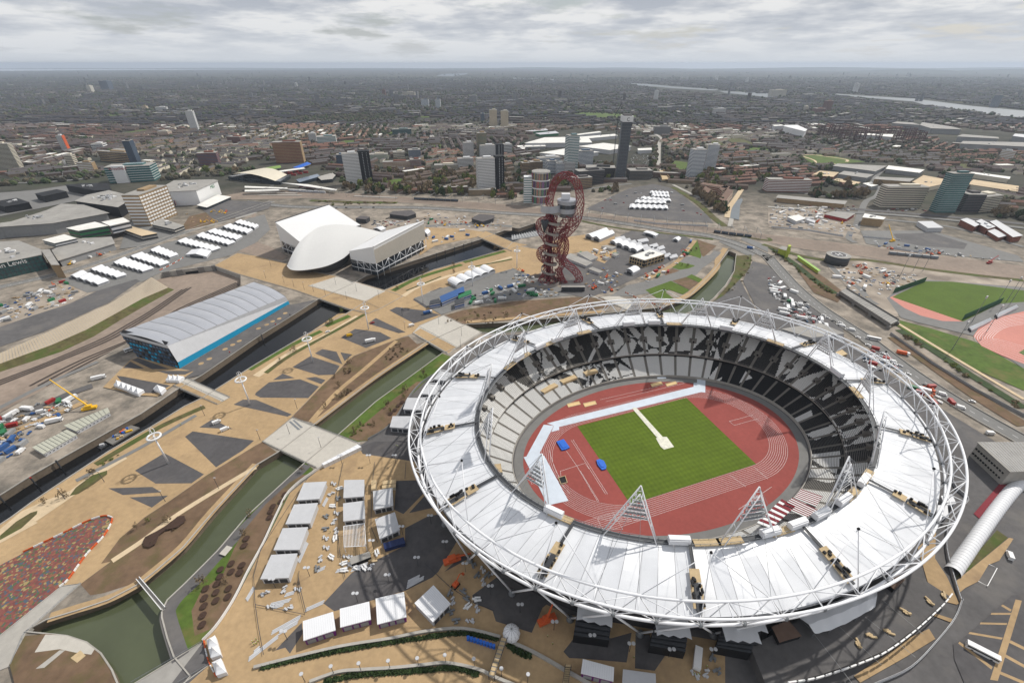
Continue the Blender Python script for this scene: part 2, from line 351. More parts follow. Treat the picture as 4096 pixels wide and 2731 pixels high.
# rail cutting: ribbed slope, scrub strip, ballast floor
sheet('rail_cutting_floor', holes[2], 'ballast', -6.0)
mb = MB(); c_ = holes[2]; q = c_[6:]+[c_[0]]; mb.strip([(p.x, p.y, 0) for p in q], [(p.x, p.y, -6) for p in q]); struct('cutting_wall', mb, 'concrete')
top_ = G("e-300,1590 0,1452 400,1275 700,1135 1000,1000 1250,850 1390,755"); mid_ = G("e-300,1690 0,1548 470,1378 790,1238 1060,1090 1310,950 1545,850", -3); bot_ = G("e-300,1780 0,1625 560,1440 860,1300 1120,1140 1380,990 1600,870", -6)
mb = MB(); mb.strip(mid_, top_); struct('ribbed_slope', mb, 'ribbed'); mb = MB(); mb.strip(bot_, mid_); struct('scrub_slope', mb, 'scrub')
rb = MB()
for i in range(len(top_)-1):                               # the ribs of the retaining slope
    nn = max(2, int((top_[i+1]-top_[i]).length/2.2))
    for k in range(nn):
        t = k/nn; a, b = top_[i].lerp(top_[i+1], t), mid_[i].lerp(mid_[i+1], t); rb.tube((a.x, a.y, 0.05), (b.x, b.y, -2.95), 0.16, 4, cap=False)
tag(obj('slope_rib', rb.mesh('slope_rib', 'concrete'), bpy.data.objects['ribbed_slope']), kind='stuff')
# ---------------------------------------------------------------- surfaces of the park
sheet('tan_plaza', "o-400,330 0,110 i290,1400 580,1210 1000,932 1400,702 1700,517 1860,442 j0,592 440,332 760,122 f840,1087 1190,872 1640,687 2300,497 g0,690 g240,730 300,900 200,1000 0,1000 f2200,760 1700,860 1600,880 1480,960 1700,1105 1500,1222 j1440,305 1270,368 900,510 840,562 720,682 600,792 320,1080 60,1300 i2352,872 1890,1152 1560,1382 1330,1532 o1100,232 930,462 1020,442 740,650 570,672 0,1135 -400,1330", 'tan')
sheet('brown_slope', "j1270,370 900,512 840,565 720,685 600,795 325,1082 505,1122 1540,388 1480,405 1400,330", 'soil'); sheet('brown_slope', "j60,1302 i2352,874 1890,1154 1560,1384 1330,1534 o1100,234 930,464 1022,444 740,652 830,755 950,735 1250,640 1390,540 1670,310 1950,-10 i2330,1060 j190,1395", 'soil')
band('river_path', "j1570,395 1100,705 530,1132", 5, 'tan'); band('river_path', "i2352,1045 o1950,-20 1680,300 1390,550 1240,665 990,790 700,880 450,960", 5, 'tan'); band('slope_path', "j1290,375 1000,630 760,830 620,980 505,1115", 4, 'tan'); band('slope_path', "o1030,440 1330,240 1650,0 i2200,1160 2352,1075", 3.4, 'tan2')
for s_ in ("i1240,1105 1510,945 1875,1140 1760,1222 1430,1225", "i1700,795 1770,745 2335,830 2230,920 1985,1075", "i1830,710 1950,635 2140,725", "i995,1268 1400,1255 1480,1305 1130,1330", "i1190,1352 1545,1335 1395,1445",
           "i2145,500 2230,455 j0,915 330,1050 290,1070", "j0,850 120,755 405,727 580,795 480,900 40,895 -10,870", "j155,735 245,675 355,715", "j455,718 545,705 640,735 600,772", "j335,615 500,515 770,605 720,685 575,690", "j540,490 610,450 740,475 795,590",
           "j775,480 885,500 815,560", "j780,345 910,265 1140,295 1245,350 1010,440", "j1030,215 1100,165 1375,295 1310,305", "j1225,95 1290,65 1530,95 1690,135 1450,215", "f1600,890 1690,850 1765,860 1690,915 1600,990", "f1440,960 1520,930 1620,1010 1560,1040"):
    sheet('dark_paving', s_, 'asphalt_dark')
# multicoloured playground surface
mm = mat('mosaic', (160,70,60), 0.9, 0.08, 0.5); n = mm.node_tree.nodes; l = mm.node_tree.links; vo = n.new('ShaderNodeTexVoronoi'); vo.inputs['Scale'].default_value = 0.95; g = n.new('ShaderNodeNewGeometry'); l.new(g.outputs['Position'], vo.inputs['Vector'])
sx = n.new('ShaderNodeSeparateColor'); l.new(vo.outputs['Color'], sx.inputs[0]); rp = n.new('ShaderNodeValToRGB'); rp.color_ramp.interpolation = 'CONSTANT'; e = rp.color_ramp.elements
cl = [(0, (124,76,70)), (0.28, (108,68,66)), (0.42, (76,88,100)), (0.55, (78,94,68)), (0.7, (150,132,92)), (0.8, (134,88,68)), (0.9, (118,72,66))]
while len(e) < len(cl): e.new(0.5)
for q, (p_, c_) in zip(e, cl): q.position = p_; q.color = (*lin(c_), 1)
l.new(sx.outputs[0], rp.inputs[0]); l.new(rp.outputs[0], n['Principled BSDF'].inputs['Base Color'])
sheet('mosaic_paving', "o-400,700 0,480 250,350 580,190 780,90 930,38 1010,38 1032,70 960,210 800,380 640,600 565,668 0,1125 -400,1300", mm)
# green and stone strips along the river
band('lawn_strip', "j-60,640 300,430 600,285", 5.5, 'grass'); band('lawn_strip', "j640,240 860,145", 6.5, 'grass'); band('stone_strip', "j0,700 350,470 620,340 940,150", 7, 'tan2'); band('planting_strip', "j90,670 330,500 700,300 1000,130", 4.5, 'scrub')
band('lawn_strip', "f1260,880 1500,760 1890,640", 7, 'grass'); band('lawn_strip', "f1910,620 2290,515", 7, 'grass'); band('stone_strip', "f1350,930 1600,800 2352,570", 6, 'tan2'); band('planting_strip', "f1380,880 1700,750", 3, 'scrub'); band('planting_strip', "f2000,660 2352,590", 4, 'scrub')
band('stone_strip', "i300,1560 640,1330 900,1130 1150,980", 6, 'tan2'); band('planting_strip', "i880,1050 1130,900 1500,690 1880,520", 5, 'scrub'); band('grey_path', "i700,1200 1300,890 1800,600", 3.5, 'road')
sheet('stone_apron', "o-300,260 0,150 i200,1480 400,1390 650,1290 640,1345 300,1562 o350,90 0,280 -300,400", 'tan2')
for s_ in ("i640,1340 700,1260 850,1150 985,1105 985,1140 850,1240 720,1320", "o0,210 150,80 280,0 345,-20 340,10 200,140 0,250"): sheet('planting_bed', s_, 'scrub')
# east bank of the green river: path, lawn, soil
sheet('east_bank', "o1605,1325 1545,1150 1495,960 1495,900 1545,800 1705,650 2005,350 2275,30 p625,0 700,60 480,270 240,750 0,1210 o2100,890 1990,1050 1870,1180", 'grass')
band('bank_path', "o1660,1330 1600,1150 1545,960 1560,880 1640,770 1800,620 2060,330 p380,270 640,20", 6.5, 'asphalt'); sheet('soil_bed', "o1790,1130 1760,900 1850,720 2050,560 2150,330 p60,620 260,380 480,180 600,110 660,110 470,270 235,750 -5,1200 o2095,890 1985,1045", 'soil')
sheet('east_bank', "j765,1235 1100,937 1500,647 1712,492 1790,520 1560,760 1420,880 1240,1150 1030,1290 930,1300", 'grass'); sheet('soil_bed', "j850,1260 1240,930 1480,750 1540,745 1420,875 1240,1150 1030,1290 930,1295", 'soil')
# stadium surroundings
sheet('concourse', "o1870,1182 1990,1052 2100,892 p0,1212 240,752 480,272 705,92 j620,1522 960,1332 1030,1292 1240,1152 1420,880 1620,690 1790,520 1900,470 2190,330 g300,1490 1000,1430 1500,1370 1760,1275 1860,1195 1970,1070 2060,930 2090,1000 2352,1500 n400,0 700,250 1100,560 1700,950 2352,1350 s2800,700 v2700,1100 1200,1250 u0,1200 t-200,1700 o1400,1800", 'asphalt')
sheet('tan_concourse', "o1875,1184 1992,1056 2102,896 p5,1212 245,752 485,274 712,92 j640,1510 960,1345 985,1415 1465,1485 p1700,160 2050,700 2352,1000 u600,150 1100,400 2352,620 2352,1100 t2352,1500 -100,1500 o1650,1640 1930,1390", 'tan')
for s_ in ("j950,1352 1080,1302 1440,1290 1462,1480 980,1413", "p1460,165 1690,158 1755,235 1525,470 1440,430", "p1575,462 1740,280 1830,405", "p1540,600 1750,490 1880,468 2030,700 1845,1000 1790,1052 1540,1175 890,1362 790,1290 1050,1010 1260,900 1540,760", "p1900,1002 2060,850 2140,870",
           "q555,1215 780,1050 1000,1085 1290,1260 1200,1330 1100,1560 770,1455 740,1360 565,1282", "t590,1030 905,700 915,830 765,1065 710,995", "u1085,695 1190,560 1460,590 1620,545 1580,780 1240,750 1130,745", "u1650,560 1760,560 1800,690 1900,700 1800,845 1645,825"):
    sheet('dark_paving', s_, 'asphalt_dark')

# ------------------------------------------------------------------ stadium (local axes: u along the straights, v across)
SC0 = Vector((102.8, 227.5, 0)); SA = rad(19.5); SROT = Matrix.Rotation(SA, 4, 'Z')
def el(a, b, t, z): return Vector((a*cos(t), b*sin(t), z))
def W(u, v, z=0.0): return SC0+SROT @ Vector((u, v, z))
def local(p): return SROT.inverted() @ (Vector((p[0], p[1], 0))-SC0)
stad = thing('stadium', 'huge oval athletics stadium with white membrane roof and white tubular truss ring', 'stadium', SC0, SA)
def loop(a, b, z, n=168, t0=0.0): return [el(a, b, t0+2*pi*i/n, z) for i in range(n)]
def lsheet(name, pts, m, z): return sheet(name, [W(p[0], p[1]) for p in pts], m, z)
# field
lsheet('field_apron', loop(104.5, 71.5, 0), 'road', 0.30); lsheet('running_track', loop(98.5, 66.5, 0), 'redtrack', 0.34)
tm = mat('striped_turf', (82,100,24), 0.95, 0.10, 0.5, coarse=0.06); n = tm.node_tree.nodes; l = tm.node_tree.links; bsd = n['Principled BSDF']; src = bsd.inputs['Base Color'].links[0].from_socket
g = n.new('ShaderNodeNewGeometry'); mp = n.new('ShaderNodeMapping'); mp.inputs['Rotation'].default_value = (0, 0, -SA); l.new(g.outputs['Position'], mp.inputs[0])
fac = []
for dr, s_ in (('X', 0.10), ('Y', 0.085)):                # mowing stripes both ways
    wv = n.new('ShaderNodeTexWave'); wv.bands_direction = dr; wv.inputs['Scale'].default_value = s_; wv.inputs['Distortion'].default_value = 0.6; l.new(mp.outputs[0], wv.inputs['Vector']); fac.append(wv.outputs['Fac'])
ad = n.new('ShaderNodeMath'); ad.operation = 'ADD'; l.new(fac[0], ad.inputs[0]); l.new(fac[1], ad.inputs[1]); mr = n.new('ShaderNodeMapRange'); l.new(ad.outputs[0], mr.inputs[0]); mr.inputs[2].default_value = 2; mr.inputs[3].default_value = 0.86; mr.inputs[4].default_value = 1.14
mx = n.new('ShaderNodeMix'); mx.data_type = 'RGBA'; mx.blend_type = 'MULTIPLY'; mx.inputs[0].default_value = 1; l.new(src, mx.inputs[6]); l.new(mr.outputs[0], mx.inputs[7]); l.new(mx.outputs[2], bsd.inputs['Base Color'])
sheet('infield_turf', "z487,425 1307,210 1833,710 888,1012", tm, 0.38)
trk = bpy.data.objects['running_track']
def lane(off, a0=0.0, a1=2*pi):
    R, hs = 36.5+off, 42.2; pts = []
    for i in range(25): t = -pi/2+pi*i/24; pts.append((hs+R*cos(t), R*sin(t)))
    for i in range(25): t = pi/2+pi*i/24; pts.append((-hs+R*cos(t), R*sin(t)))
    return pts
def lineobj(pts, width=0.12, closed=False, z=0.40):
    P = [W(p[0], p[1]) for p in pts]
    if closed: P = P+[P[0]]
    a, b = offset(P, width/2), offset(P, -width/2)
    if closed: a[0] = a[-1] = (a[0]+a[-1])/2; b[0] = b[-1] = (b[0]+b[-1])/2
    mb = MB(); mb.strip([(p.x, p.y, z) for p in b], [(p.x, p.y, z) for p in a]); return part('lane_line', mb, 'white', trk)
for k in range(10): lineobj(lane(1.22*k), closed=True)
for k in range(1, 10): lineobj([(-93, -36.5-1.22*k), (-42, -36.5-1.22*k)])
zl = lambda s: [local(p) for p in G(s)]
for s_ in ("z455,525 715,935", "z443,530 700,935", "z405,610 485,725", "z360,762 545,703 575,745", "z485,725 640,990", "z510,760 650,990", "z1630,388 1810,340", "z1670,418 1845,368", "z1630,388 1670,418", "z275,600 300,690 370,860 430,930", "z660,225 1250,90", "z700,240 1300,100",
           "z640,1120 670,1190 830,1200 760,1080", "z1815,730 1920,820", "z1635,790 1755,880", "z1700,1050 1950,880", "z130,820 145,860 180,850", "z360,760 370,860"):
    lineobj(zl(s_), 0.14)
cv = MB(); Z_ = 0.43
for s_ in ("z260,403 1362,128 1362,98 1388,98 1390,-20 1452,-20 1450,172 1418,168 925,290 350,430 352,452 292,468 312,420", "z235,413 310,421 178,676 106,650", "z84,658 205,626 240,650 420,985 265,1020 185,855"):
    cv.quad(*[(p.x, p.y, Z_) for p in reversed(G(s_))])
mb = MB(); [mb.quad(*[mbv for mbv in [cv.v[i] for i in f]]) for f in cv.f]
for k, f in enumerate(cv.f):
    m1 = MB(); m1.prism([cv.v[i] for i in f], 0.34, 0.46+0.02*k)
    one('track_cover', m1, mat('pale_cover', (196,205,216), 0.6, 0.06, 0.2, coarse=0.08), ['long pale blue protective cover laid along the back straight', 'short pale cover panel across the north bend of the running track', 'wide pale cover stretching under the light tower at the bend'][k], 'track cover')
m1 = MB(); m1.prism(G("z898,288 930,284 1130,505 1100,525"), 0.38, 0.47); o = one('matting_walkway', m1, mat('matting', (206,204,190), 0.7, 0.2, 0.5), 'straight white matting walkway from the track to mid field', 'matting')
m1 = MB(); m1.prism(G("z1078,515 1130,505 1160,505 1215,580 1140,600 1115,580"), 0.38, 0.49); one('matting_platform', m1, MATS['matting'], 'stepped white matting patch in the middle of the grass', 'matting')
for k, s_ in enumerate(("z410,258 500,238 512,260 420,282", "z532,255 622,235 633,258 545,280", "z1038,108 1118,90 1130,108 1050,130", "z1150,105 1228,88 1240,106 1162,126")):
    p_ = G(s_); t = thing('sand_pit', 'sand jumping pit, %s along the back straight of the red track' % ('first from the far bend', 'second from the far bend', 'third from the far bend', 'fourth from the far bend')[k], 'sand pit', group='sand pits on the red track')
    a = MB(); a.prism(p_, 0.3, 0.42); part('sand', a, 'sand', t); a = MB(); a.wall(p_, 0.3, 0.6, 0.6, True); part('frame', a, 'timber', t)
for s_, nm, lb in (("z330,545 385,528 430,590 400,605 370,610", 'high_jump_mat', 'bright blue high jump landing mat beside the left bend'), ("z630,685 655,678 685,690 705,730 702,752 672,758 640,720", 'pole_vault_mat', 'rounded bright blue vault landing mat at the edge of the grass')):
    t = thing(nm, lb, 'landing mat'); a = MB(); a.prism(G(s_), 0.4, 1.3); part('pad', a, 'blue', t); q = G(s_); c = sum(q, Vector())/len(q); a = MB(); a.prism([c+(p-c)*0.62 for p in q], 1.3, 1.62); part('top_pad', a, 'blue', t)
p_ = G("z345,815 395,800 412,850 365,862"); t = thing('water_pit', 'dark square pit with a timber frame inside the left bend', 'pit'); a = MB(); a.prism(p_, 0.4, 0.5); part('cover', a, 'black', t); a = MB(); a.wall(p_, 0.4, 0.9, 0.5, True); part('frame', a, 'timber', t)
# terraces and seats
TIERS = ((106, 73, 1.5, 121.5, 89.5, 10.0, 22), (120, 88.5, 13.0, 146.5, 115, 31.0, 34))
rs = random.Random(3); SHARD = []
for q in range(44):
    t0 = rs.uniform(-70, 122); wd = rs.uniform(6, 13); tier = rs.choice((0, 1, 1)); up = rs.random() < .5
    SHARD.append((tier, [(t0, 0.0 if up else 1.0), (t0+wd*rs.choice((.4, .8, 1.2)), 0.0 if up else 1.0), (t0+wd*rs.uniform(-.9, 1.6), 1.0 if up else 0.0), (t0+wd*rs.uniform(-1.2, .2), rs.uniform(.5, .9) if up else rs.uniform(.1, .4))]))
def seat_black(tier, tdeg, r):
    tdeg = (tdeg+180) % 360-180
    hit = sum(1 for (ti, pg) in SHARD if ti == tier and inside(tdeg, r, pg))
    if -58 < tdeg < 42: return 1 if hit % 2 == 0 or (int(tdeg/9.0)+tier) % 3 == 0 else 0
    return 1 if hit % 2 == 1 else 0
NS, CE = 56, 12
for tier, (a0, b0, z0, a1, b1, z1, nr) in enumerate(TIERS):
    te = MB()
    for r in range(nr):
        s0, s1 = r/nr, (r+1)/nr; z = z0+(z1-z0)*s1
        A = [el(a0+(a1-a0)*s0, b0+(b1-b0)*s0, 2*pi*i/112, z) for i in range(113)]; B = [el(a0+(a1-a0)*s1, b0+(b1-b0)*s1, 2*pi*i/112, z) for i in range(113)]
        te.strip(A, [Vector((p.x, p.y, z-(z1-z0)/nr)) for p in A]); te.strip(B, A)
    part('terrace', te, 'terrace', stad)
    for sct in range(NS):
        sb = MB(); gap = 0.085
        for r in range(nr):
            s0, s1 = (r+0.42)/nr, (r+0.97)/nr; z = z0+(z1-z0)*(r+1)/nr
            if tier == 1 and 11 < r < 17:
                rngc = [c for c in range(CE) if c not in (0, 1, CE-2, CE-1)]
            else: rngc = range(CE)
            for c in rngc:
                ta = 2*pi*(sct+gap+(1-2*gap)*c/CE)/NS; tb = 2*pi*(sct+gap+(1-2*gap)*(c+1)/CE)/NS
                sb.mi = seat_black(tier, math.degrees((ta+tb)/2), (r+.5)/nr)
                P = [el(a0+(a1-a0)*s, b0+(b1-b0)*s, t, zz_) for s, t, zz_ in ((s0, ta, z+.02), (s0, tb, z+.02), (s0, tb, z+.5), (s0, ta, z+.5), (s1, tb, z+.62), (s1, ta, z+.62))]
                sb.quad(P[0], P[1], P[2], P[3]); sb.quad(P[3], P[2], P[4], P[5])
        tag(part('seat_block', sb, ['seatw', 'seatb'], stad), kind='stuff')
    if tier == 1:
        vm0 = MB(); vm0.box((0, 0, 0), (4.6, 2.6, 2.6)); vme = vm0.mesh('vomitory', 'terrace'); dk = MB(); dk.box((-0.05, 0, 0.15), (4.9, 1.5, 1.7)); dke = dk.mesh('opening', 'black')
        for sct in range(NS):
            t = 2*pi*sct/NS; s = 14/nr; o = obj('vomitory', vme, stad); p = el(a0+(a1-a0)*s, b0+(b1-b0)*s, t, z0+(z1-z0)*s+1.0); o.location = p; o.rotation_euler = (0, 0, math.atan2(p.y/b0**2, p.x/a0**2)); c = obj('opening', dke, o)
def ringwall(name, a, b, z0, z1, m, th=0.5, n=168, par=stad):
    A = loop(a, b, z1, n); A.append(A[0]); B = loop(a-th, b-th, z1, n); B.append(B[0]); mb = MB()
    mb.strip(A, B); mb.strip([Vector((p.x, p.y, z0)) for p in A], A); mb.strip(B, [Vector((p.x, p.y, z0)) for p in B]); return part(name, mb, m, par)
ringwall('pitch_wall', 106, 73, 0.2, 2.4, 'concrete'); ringwall('tier_fascia', 121.2, 89.7, 12.3, 14.1, 'concrete', .7); ringwall('suite_front', 122.5, 91, 9.8, 13.0, 'black', .3); ringwall('outer_wall', 147.2, 115.6, 0.1, 31.3, mat('wrap', (58,56,58), 0.9, 0.25, 0.2), .5); ringwall('top_walkway', 148.2, 116.6, 30.4, 31.4, 'terrace', 3)
for t0, t1 in ((93, 99), (103, 110.5), (113, 121), (171, 176), (184, 189)):             # timber platforms in the lower tier
    A, B = [], []
    for i in range(7):
        t = rad(t0+(t1-t0)*i/6); A.append(el(113.5, 81, t, 8.4)); B.append(el(118.5, 86.5, t, 8.4))
    mb = MB(); mb.strip(A, B); mb.strip([p-Vector((0, 0, 2)) for p in A], A); part('press_platform', mb, 'timber', stad)
# ramp opening in the stand and player tunnel
mb = MB(); mb.quad(*[el(a, b, rad(t), z) for a, b, t, z in ((103, 71, 62, .47), (103, 71, 66.3, .47), (122, 92, 66.3, .47+3), (122, 92, 62, .47+3))]); part('tunnel_ramp', mb, MATS['pale_cover'], stad)
# roof: folded membrane panels
NP = 112; RI, RO = (127.6, 97.6, 37.0), (159.5, 126.0, 32.2)
def roofp(s, t, j=None, up=0.0):
    z = RI[2]+(RO[2]-RI[2])*s+0.6*sin(pi*s)
    return el(RI[0]+(RO[0]-RI[0])*s, RI[1]+(RO[1]-RI[1])*s, t, z+up)
for j in range(NP):
    mb = MB(); g0 = 2*pi*j/NP; dt = 2*pi/NP; NR_, NA_ = 8, 3; rows = []
    for r in range(NR_+1):
        s = r/NR_; row = []
        for c in range(NA_+1):
            q = c/NA_; t = g0+dt*(0.010+0.98*q); hj = (1 if j % 2 == 0 else -1); hgt_ = 0.62*sin(pi*min(1, s*1.05))*(hj*(1-2*q)); sc_ = -0.5*sin(pi*q)*(0.35 if 0 < r < NR_ else (1.0 if r == 0 else 0.2))
            p = roofp(s, t, up=hgt_*0.8+0.25*sc_); 
            if r == 0: p = roofp(-0.015*math.cos(2*pi*q), t, up=0)
            row.append(p)
        rows.append(row)
    for r in range(NR_): mb.strip(rows[r+1], rows[r])
    part('roof_panel', mb, 'fabric', stad, True)
mb = MB()                                                  # dark seam bed just below the panels
mb.strip([roofp(0.0, 2*pi*i/224, up=-1.9) for i in range(225)], [roofp(1.0, 2*pi*i/224, up=-1.9) for i in range(225)]); part('roof_underlay', mb, 'shed', stad)
# inner ring walkway
mb = MB(); A = loop(128.3, 98.3, 37.6); B = loop(125.8, 95.8, 37.6); A.append(A[0]); B.append(B[0]); mb.strip(A, B); part('ring_walkway', mb, 'darksteel', stad)
for a, b, z, r in ((128.4, 98.4, 38.7, .12), (125.7, 95.7, 38.7, .12), (127, 97, 36.9, .45), (125.7, 95.7, 37.4, .25)): mb = MB(); mb.path(loop(a, b, z), r, 5, True); part('ring_rail', mb, 'steel', stad, True)
mb = MB()
for i in range(168):
    t = 2*pi*i/168; mb.tube(el(125.7, 95.7, t, 37.4), el(125.7, 95.7, t, 38.7), .1, 4); mb.tube(el(128.4, 98.4, t, 37.4), el(128.4, 98.4, t, 38.7), .1, 4)
tag(part('rail_post', mb, 'steel', stad), kind='stuff')
def frame_at(t, a=127.0, b=97.0):
    n_ = Vector((cos(t)/a, sin(t)/b, 0)).normalized(); return n_, Vector((-n_.y, n_.x, 0))
for t0 in (-147, -118, -98, -91, -84, -76, -66, 68, 78, 108, 116, 127, 40, -8):          # cabins and timber decks on the ring
    t = rad(t0); n_, tg = frame_at(t); p = el(127, 97, t, 39.4); mb = MB(); mb.box(p, (3.2, 9.5, 2.8), axes=(n_, tg, Vector((0, 0, 1)))); q = p+Vector((0, 0, 1.6)); mb.box(q, (2.2, 9.5, .7), axes=(n_, tg, Vector((0, 0, 1)))); part('ring_cabin', mb, 'tent', stad)
for t0 in (-145, -112, -107, -95, -72, -63, 60, 96, 112, 124, 132, 20, -20):
    t = rad(t0); n_, tg = frame_at(t); mb = MB(); mb.box(el(127, 97, t, 37.9), (3.8, 12, .35), axes=(n_, tg, Vector((0, 0, 1)))); part('timber_deck', mb, 'timber', stad)
# compression truss
NB = 56; BC, TO, TI = (162, 128.5, 31.0), (166, 132.5, 43.0), (159.5, 126, 43.4)
for nm, c, r in (('bottom_chord', BC, 0.68), ('top_chord', TO, 0.58), ('top_chord', TI, 0.58)): mb = MB(); mb.path(loop(*c, 224), r, 10, True); part(nm, mb, 'steelwhite', stad, True)
for k in range(NB):
    t0 = 2*pi*k/NB; t1 = 2*pi*(k+.5)/NB; t2 = 2*pi*(k+1)/NB; b0 = el(*BC[:2], t0, BC[2]); b2 = el(*BC[:2], t2, BC[2])
    for c in (TO, TI):
        for bb in (b0, b2):
            mb = MB(); mb.tube(bb, el(c[0], c[1], t1, c[2]), .25, 7); part('truss_brace', mb, 'steelwhite', stad, True)
    mb = MB(); mb.tube(el(*TO[:2], t1, TO[2]), el(*TI[:2], t1, TI[2]), .22, 6); t3 = 2*pi*(k+1.5)/NB; mb.tube(el(*(TO if k % 2 else TI)[:2], t1, 43.2), el(*(TI if k % 2 else TO)[:2], t3, 43.2), .19, 6); part('cross_strut', mb, 'steelwhite', stad, True)
    mb = MB(); mb.tube(roofp(0.99, t0, up=-.2), b0, .3, 5); mb.sphere(b0, 1.15, 8, 5); part('truss_node', mb, 'steel', stad, True)
    mb = MB(); mb.tube(el(*TI[:2], t1, TI[2]), roofp(0.02, t1, up=.7), .05, 4); part('suspension_cable', mb, 'steel', stad)
for k in range(28):
    t = 2*pi*(k+.5)/28; p = el(155, 117.5, t, 1.4)
    for dk_ in (0, 1): mb = MB(); mb.tube(p, el(*BC[:2], 2*pi*(k+dk_)/28, BC[2]), .5, 8); part('raking_column', mb, 'steelwhite', stad, True)
    mb = MB(); mb.sphere(p, 1.5, 10, 6); mb.tube(p-Vector((0, 0, 1.4)), p, 1.9, 10, 1.3); part('column_base', mb, 'steel', stad, True)
# light towers
for k in range(14):
    t = 2*pi*k/14; ap = el(120, 91.5, t, 65.5); dl = rad(6.0); n_, tg = frame_at(t)
    tw = MB(); L1 = [el(126.6, 96.6, t-dl, 37.2), el(126.6, 96.6, t+dl, 37.2)]; L2 = [p+n_*2.6 for p in L1]; ap2 = ap+n_*2.0-Vector((0, 0, 3.0))
    for a_, b_ in zip(L1, L2): tw.tube(a_, ap, .34, 6); tw.tube(b_, ap2, .26, 6)
    tower = part('light_tower', tw, 'steelwhite', stad, True); br = MB()
    for q in (.35, .5, .65, .8, .9):
        A = [p.lerp(ap, q) for p in L1]; B = [p.lerp(ap2, q) for p in L2]
        if q > .4: br.tube(A[0], A[1], .13, 4)
        br.tube(A[0], B[0], .12, 4); br.tube(A[1], B[1], .12, 4)
        if q > .4: br.tube(B[0], B[1], .12, 4)
    qs = (.42, .56, .70, .84)
    for q0, q1 in zip(qs, qs[1:]):
        A0, A1 = [p.lerp(ap, q0) for p in L1], [p.lerp(ap, q1) for p in L1]; m_ = 7 if q0 < .5 else (5 if q0 < .65 else 3)
        for i in range(m_): br.tube(A0[0].lerp(A0[1], i/m_), A1[0].lerp(A1[1], (i+.5)/m_), .1, 4); br.tube(A0[0].lerp(A0[1], (i+1)/m_), A1[0].lerp(A1[1], (i+.5)/m_), .1, 4)
    part('lattice', br, 'steelwhite', tower, True)
    for q in (.44, .52, .60, .68, .76):                    # racks of floodlights facing the field
        A = [p.lerp(ap, q) for p in L1]; B = [p.lerp(ap2, q) for p in L2]; c = (A[0]+A[1]+B[0]+B[1])/4-n_*.3; wd = (A[0]-A[1]).length*.86
        mb = MB(); mb.box(c, (.5, wd, .8), axes=(n_, tg, Vector((0, 0, 1)))); nl = max(3, int(wd/1.3)); mb.mi = 1
        for i in range(nl): mb.box(c-n_*.45+tg*(wd*((i+.5)/nl-.5)), (.35, .9, .9), axes=(n_, tg, Vector((0, 0, 1))))
        part('lamp_rack', mb, ['steel', 'shed'], tower)
    cb = MB()
    for d in (-1, 1): cb.tube(ap, el(*TI[:2], t+d*rad(3.2), TI[2]), .08, 4)
    part('stay_cable', cb, 'steel', tower)
# gangways with timber platforms and winches, tripods over the roof
for k in range(14):
    t = 2*pi*(k+.5)/14; n_, tg = frame_at(t, 143, 112); AX = lambda s0, s1: ((roofp(s1, t)-roofp(s0, t)).normalized(), tg, n_.cross(tg))
    def slab(mb, s0, s1, wd, up, th=.3, side=0.0):
        a, b = roofp(s0, t, up=up), roofp(s1, t, up=up); d = b-a; mb.box((a+b)/2+tg*side, (d.length, wd, th), axes=(d.normalized(), tg, d.normalized().cross(tg)))
    mb = MB(); slab(mb, -.02, .40, 1.5, 1.5); slab(mb, -.02, .40, .1, 2.5, .1, .8); slab(mb, -.02, .40, .1, 2.5, .1, -.8); gw = part('gangway', mb, 'darksteel', stad)
    mb = MB(); slab(mb, .40, .59, 4.4, 1.7, .35); part('platform', mb, 'timber', gw)
    mb = MB(); r_ = random.Random(k)
    for side in (-1.9, 1.9): slab(mb, .62, .93, 1.0, 1.8, .4, side)
    mb.mi = 1; slab(mb, .60, .97, 2.2, 1.5, .8); mb.mi = 2
    for q in range(9): s_ = r_.uniform(.62, .92); sd = r_.choice((-1.9, -1.3, 1.2, 1.9)); mb.box(roofp(s_, t, up=2.8)+tg*sd, (r_.uniform(.8, 2), r_.uniform(.5, 1.1), r_.uniform(.8, 1.8)), axes=(n_, tg, Vector((0, 0, 1))))
    for q in range(3): mb.box(roofp(r_.uniform(.4, .6), t, up=2.3)+tg*r_.uniform(-1.7, 1.7), (1.3, 1.0, 1.0), axes=(n_, tg, Vector((0, 0, 1))))
    part('winch', mb, ['timber', 'darksteel', 'black'], gw)
    ap = el(147.5, 116.5, t, 60); mb = MB()
    for tt, c, r in ((-.74, TI, .2), (.74, TI, .2), (0.0, BC, .24)): mb.tube(ap, el(c[0], c[1], t+tt*2*pi/28, c[2]), r, 6)
    mb.mi = 1; mb.sphere(ap, .7, 6, 4); part('mast_tripod', mb, ['steelwhite', 'black'], stad, True)

